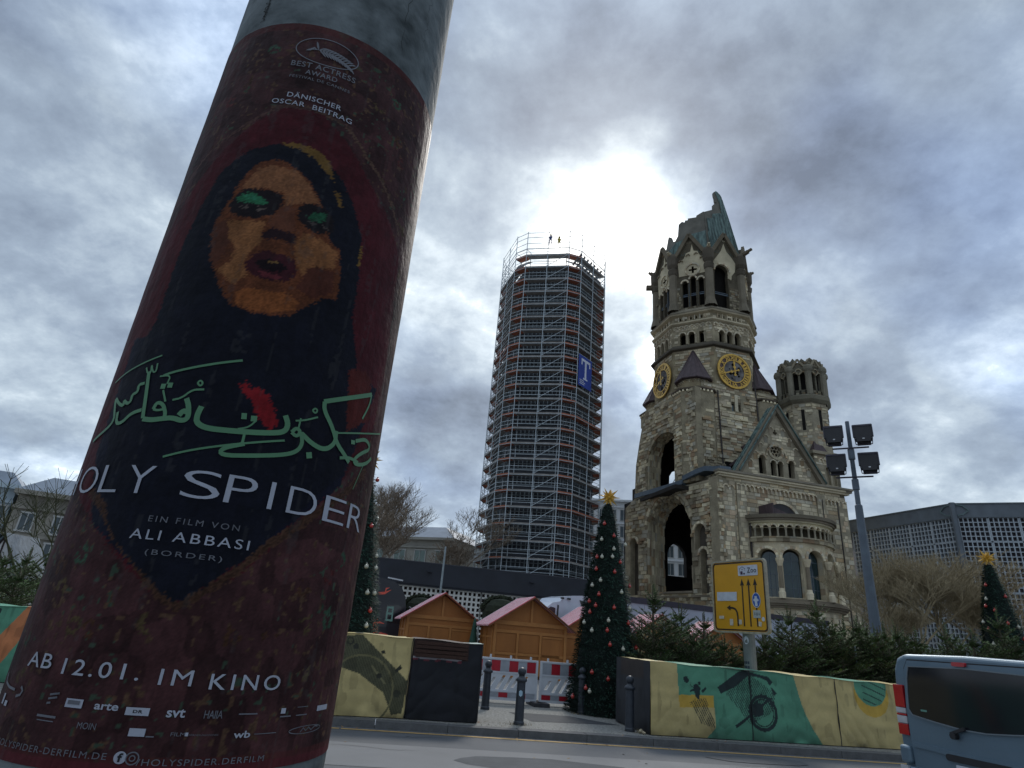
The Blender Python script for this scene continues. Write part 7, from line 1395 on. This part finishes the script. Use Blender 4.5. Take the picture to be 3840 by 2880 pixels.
b=MB(); b.panel([(-.98,1.7),(-.62,1.68),(-.64,2.4),(-.97,2.38)],[[(-.9,1.78),(-.70,1.77),(-.71,2.0),(-.9,2.0)],[(-.9,2.1),(-.71,2.1),(-.71,2.3),(-.9,2.3)]],TF,.01,d=.045); b.build('window_blind',mat('pale_green',(.18,.30,.25),.6,.1,5,0),truck)
for k,(z,u0,u1) in enumerate(((3.76,-1.15,-.35),)): b=MB(); b.bar(TU*u0+Zv(z+.05)-TN*.2,TU*u1+Zv(z-.03)-TN*.2,.08,.07); b.build('roof_light_bar',mat('chrome',(.5,.5,.52),.25,.1,5,0,metal=.7),truck)
for pts,wd in (([(-2.2,3.0),(-1.7,2.95),(-1.2,3.02),(-.9,3.2)],.07),([(-1.2,3.02),(-1.15,3.25),(-1.0,3.3)],.05),([(-2.2,2.0),(-1.8,1.75),(-1.55,1.8),(-1.3,1.6),(-1.0,1.55)],.06),([(-2.2,1.35),(-1.9,1.38),(-1.7,1.2),(-1.45,1.05),(-1.2,1.08),(-.8,1.0),(-.5,.8),(-.25,.72)],.085),([(-1.7,1.2),(-1.75,.9),(-1.6,.7)],.06),([(-1.2,1.05),(-1.1,.8),(-1.15,.6)],.06)):
    b=MB(); ribbon(b,pts,wd*1.7,lambda u,z:TU*u+TN*.012+Zv(z),taper=True); b.build('lightning_mark',m_li,truck,fixn=False)
b=MB(); b.bar(TU*.12+Zv(2.45)+TN*.1,TU*.30+Zv(2.35)+TN*.25,.06); b.bar(TU*.28+Zv(2.4)+TN*.25,TU*.28+Zv(1.85)+TN*.25,.12,.18); b.build('mirror',m_tb,truck)
for u in (-.6,-2.1): b=MB(); c=TU*u+Zv(.5); b.tube(c-TN*.3,c+TN*.02,.5,n=20,caps=True); b.build('wheel',m_tyre,truck)
p=at_d(1405,2360,20.5); b=MB(); b.lathe([(.16,0),(.14,.9),(.17,.92),(.17,1.0),(.12,1.3),(.06,1.75),(.001,1.75)],14); b.build('orange_cone',mat('safety_orange',(.55,.09,.02),.5,.1,5,0),None,label='bright orange marker post standing by the foot of the left cone tree',cat='marker',loc=(p.x,p.y,0))
# silver truck and grey trailer
CU=az(66); CN=Vector((CU.y,-CU.x,0)); c0=at_z(2130,2217,4.0)
tk=thing('silver_truck','silver-white lorry cab rising behind the huts, left of the middle cone tree','truck',(c0.x,c0.y,0)); CF=(Vector((0,0,0)),CU,CN)
m_si=mat('truck_silver',(.50,.54,.62),.3,.08,1,0,coat=.5)
b=MB(); b.panel([(-1.6,.5),(2.4,.5),(2.4,3.85),(1.6,3.92),(.3,3.80),(-.25,3.66),(-.45,3.45),(-.9,3.35),(-1.35,3.0),(-1.55,2.2)],[],CF,2.4); cb_=b.build('cab',m_si,tk); bv=cb_.modifiers.new('b','BEVEL'); bv.width=.1; bv.segments=3; bv.limit_method='ANGLE'
b=MB(); b.panel([(.72,3.62),(2.0,3.50),(1.95,2.95),(1.2,2.98),(.95,3.15)],[],CF,.02,d=.03); b.build('side_window',m_vg,tk)
b=MB(); b.panel([(-1.50,2.1),(-.75,2.1),(-.72,3.1),(-1.0,3.15),(-1.32,2.9)],[],CF,.02,d=.03); b.build('door_window',m_vg,tk)
b=MB(); b.panel([(-.68,1.7),(-.6,1.7),(-.52,3.25),(-.6,3.28)],[],CF,.02,d=.03); b.build('door_gap',m_blk,tk)
for u in (-.35,.05): b=MB(); b.box(tuple(CU*u+Zv(3.62)+CN*.05),(.18,.15,.08)); b.build('roof_marker',m_blk,tk)
b=MB(); b.bar(CU*-1.7+Zv(2.7)+CN*.3,CU*-1.7+Zv(2.1)+CN*.3,.25,.2); b.build('mirror',m_blk,tk)
for u in (-.9,1.7): b=MB(); c=CU*u+Zv(.5); b.tube(c-CN*.3,c+CN*.02,.5,n=20,caps=True); b.build('wheel',m_tyre,tk)
g0=(Vector((7.3,34.0,0))*1.135)-CU*1.7; tlr=thing('grey_trailer','long grey trailer side with dark top rail in front of the church foot','trailer',g0); GFt=(Vector((0,0,0)),CU,CN)
m_tg=mat('trailer_grey',(.36,.39,.46),.5,.1,.8,.03)
for i in range(7): b=MB(); u=i*2.66; b.fbox(GFt,u+.01,u+2.65,.9,4.0,-2.5,0); b.build('side_panel',m_tg,tlr)
b=MB(); b.fbox(GFt,-.03,18.66,4.0,4.33,-2.55,.06); b.build('top_rail',mat('rail_dark',(.03,.025,.04),.5,.2,3,0),tlr)
b=MB(); b.fbox(GFt,0,18.6,.75,.9,-2.5,.03); b.build('bottom_rail',m_blk,tlr)
for u in (13,14.4,15.8): b=MB(); c=CU*u+Zv(.5); b.tube(c-CN*.3,c,.5,n=18,caps=True); b.build('wheel',m_tyre,tlr)
b=MB(); b.bar(CU*12.2+CN*.2+Zv(1.9),CU*18+CN*.2+Zv(1.9),.05); b.build('side_bar',mat('pale_bar',(.6,.62,.6),.5,.1,5,0),tlr)
# white vans far right behind the firs
def white_van(loc,a,label,sc_=1):
    t=thing('white_van',label,'van',loc,math.atan2(az(a).y,az(a).x),'white vans behind the firs'); F_=(Vector((0,0,0)),Vector((1,0,0)),Vector((0,-1,0)))
    b=MB(); b.panel([(0,.3),(5.2,.3),(5.25,1.9),(5.05,2.15),(1.5,2.25),(1.0,2.05),(.35,1.35),(-.05,1.1),(-.1,.5)],[],F_,1.9); o_=b.build('body',mat('van_white',(.62,.64,.68),.3,.05,2,0,coat=.4),t); bv=o_.modifiers.new('b','BEVEL'); bv.width=.09; bv.segments=3; bv.limit_method='ANGLE'
    b=MB(); b.panel([(.75,1.3),(1.75,1.3),(1.7,1.9),(1.2,1.9)],[],F_,.01,d=.02); b.build('door_window',m_vg,t); b=MB(); b.panel([(1.95,1.3),(4.7,1.35),(4.6,1.9),(1.95,1.9)],[],F_,.01,d=.02); b.build('side_window',m_vg,t)
    for u in (.95,4.2): b=MB(); b.tube((u,-.02,.35),(u,.25,.35),.35,n=18,caps=True); b.build('wheel',m_tyre,t)
p=at_d(3470,2420,36); white_van((p.x,p.y,0),95,'white van behind thin firs, left of the right cone tree')
p=at_d(3395,2425,31); white_van((p.x-1,p.y,0),92,'white van roof glimpsed through firs, above the left corner of the silver van')
# thin pale sapling stakes among the firs
for i,(x,y,y2,l) in enumerate(((2490,2330,2480,'thin grey stake among the firs, left of the sign'),(3205,2420,2500,'thin pale stake among the firs left of the mast'))):
    p=at_d(x,y,(18.4,20.6)[i]); b=MB(); b.tube((0,0,0),(0,0,p.z),.022,n=8,caps=True); b.build('stake',mat('stake_grey',(.22,.27,.29),.6,.2,6,0),None,label=l,cat='stake',loc=(p.x,p.y,0))
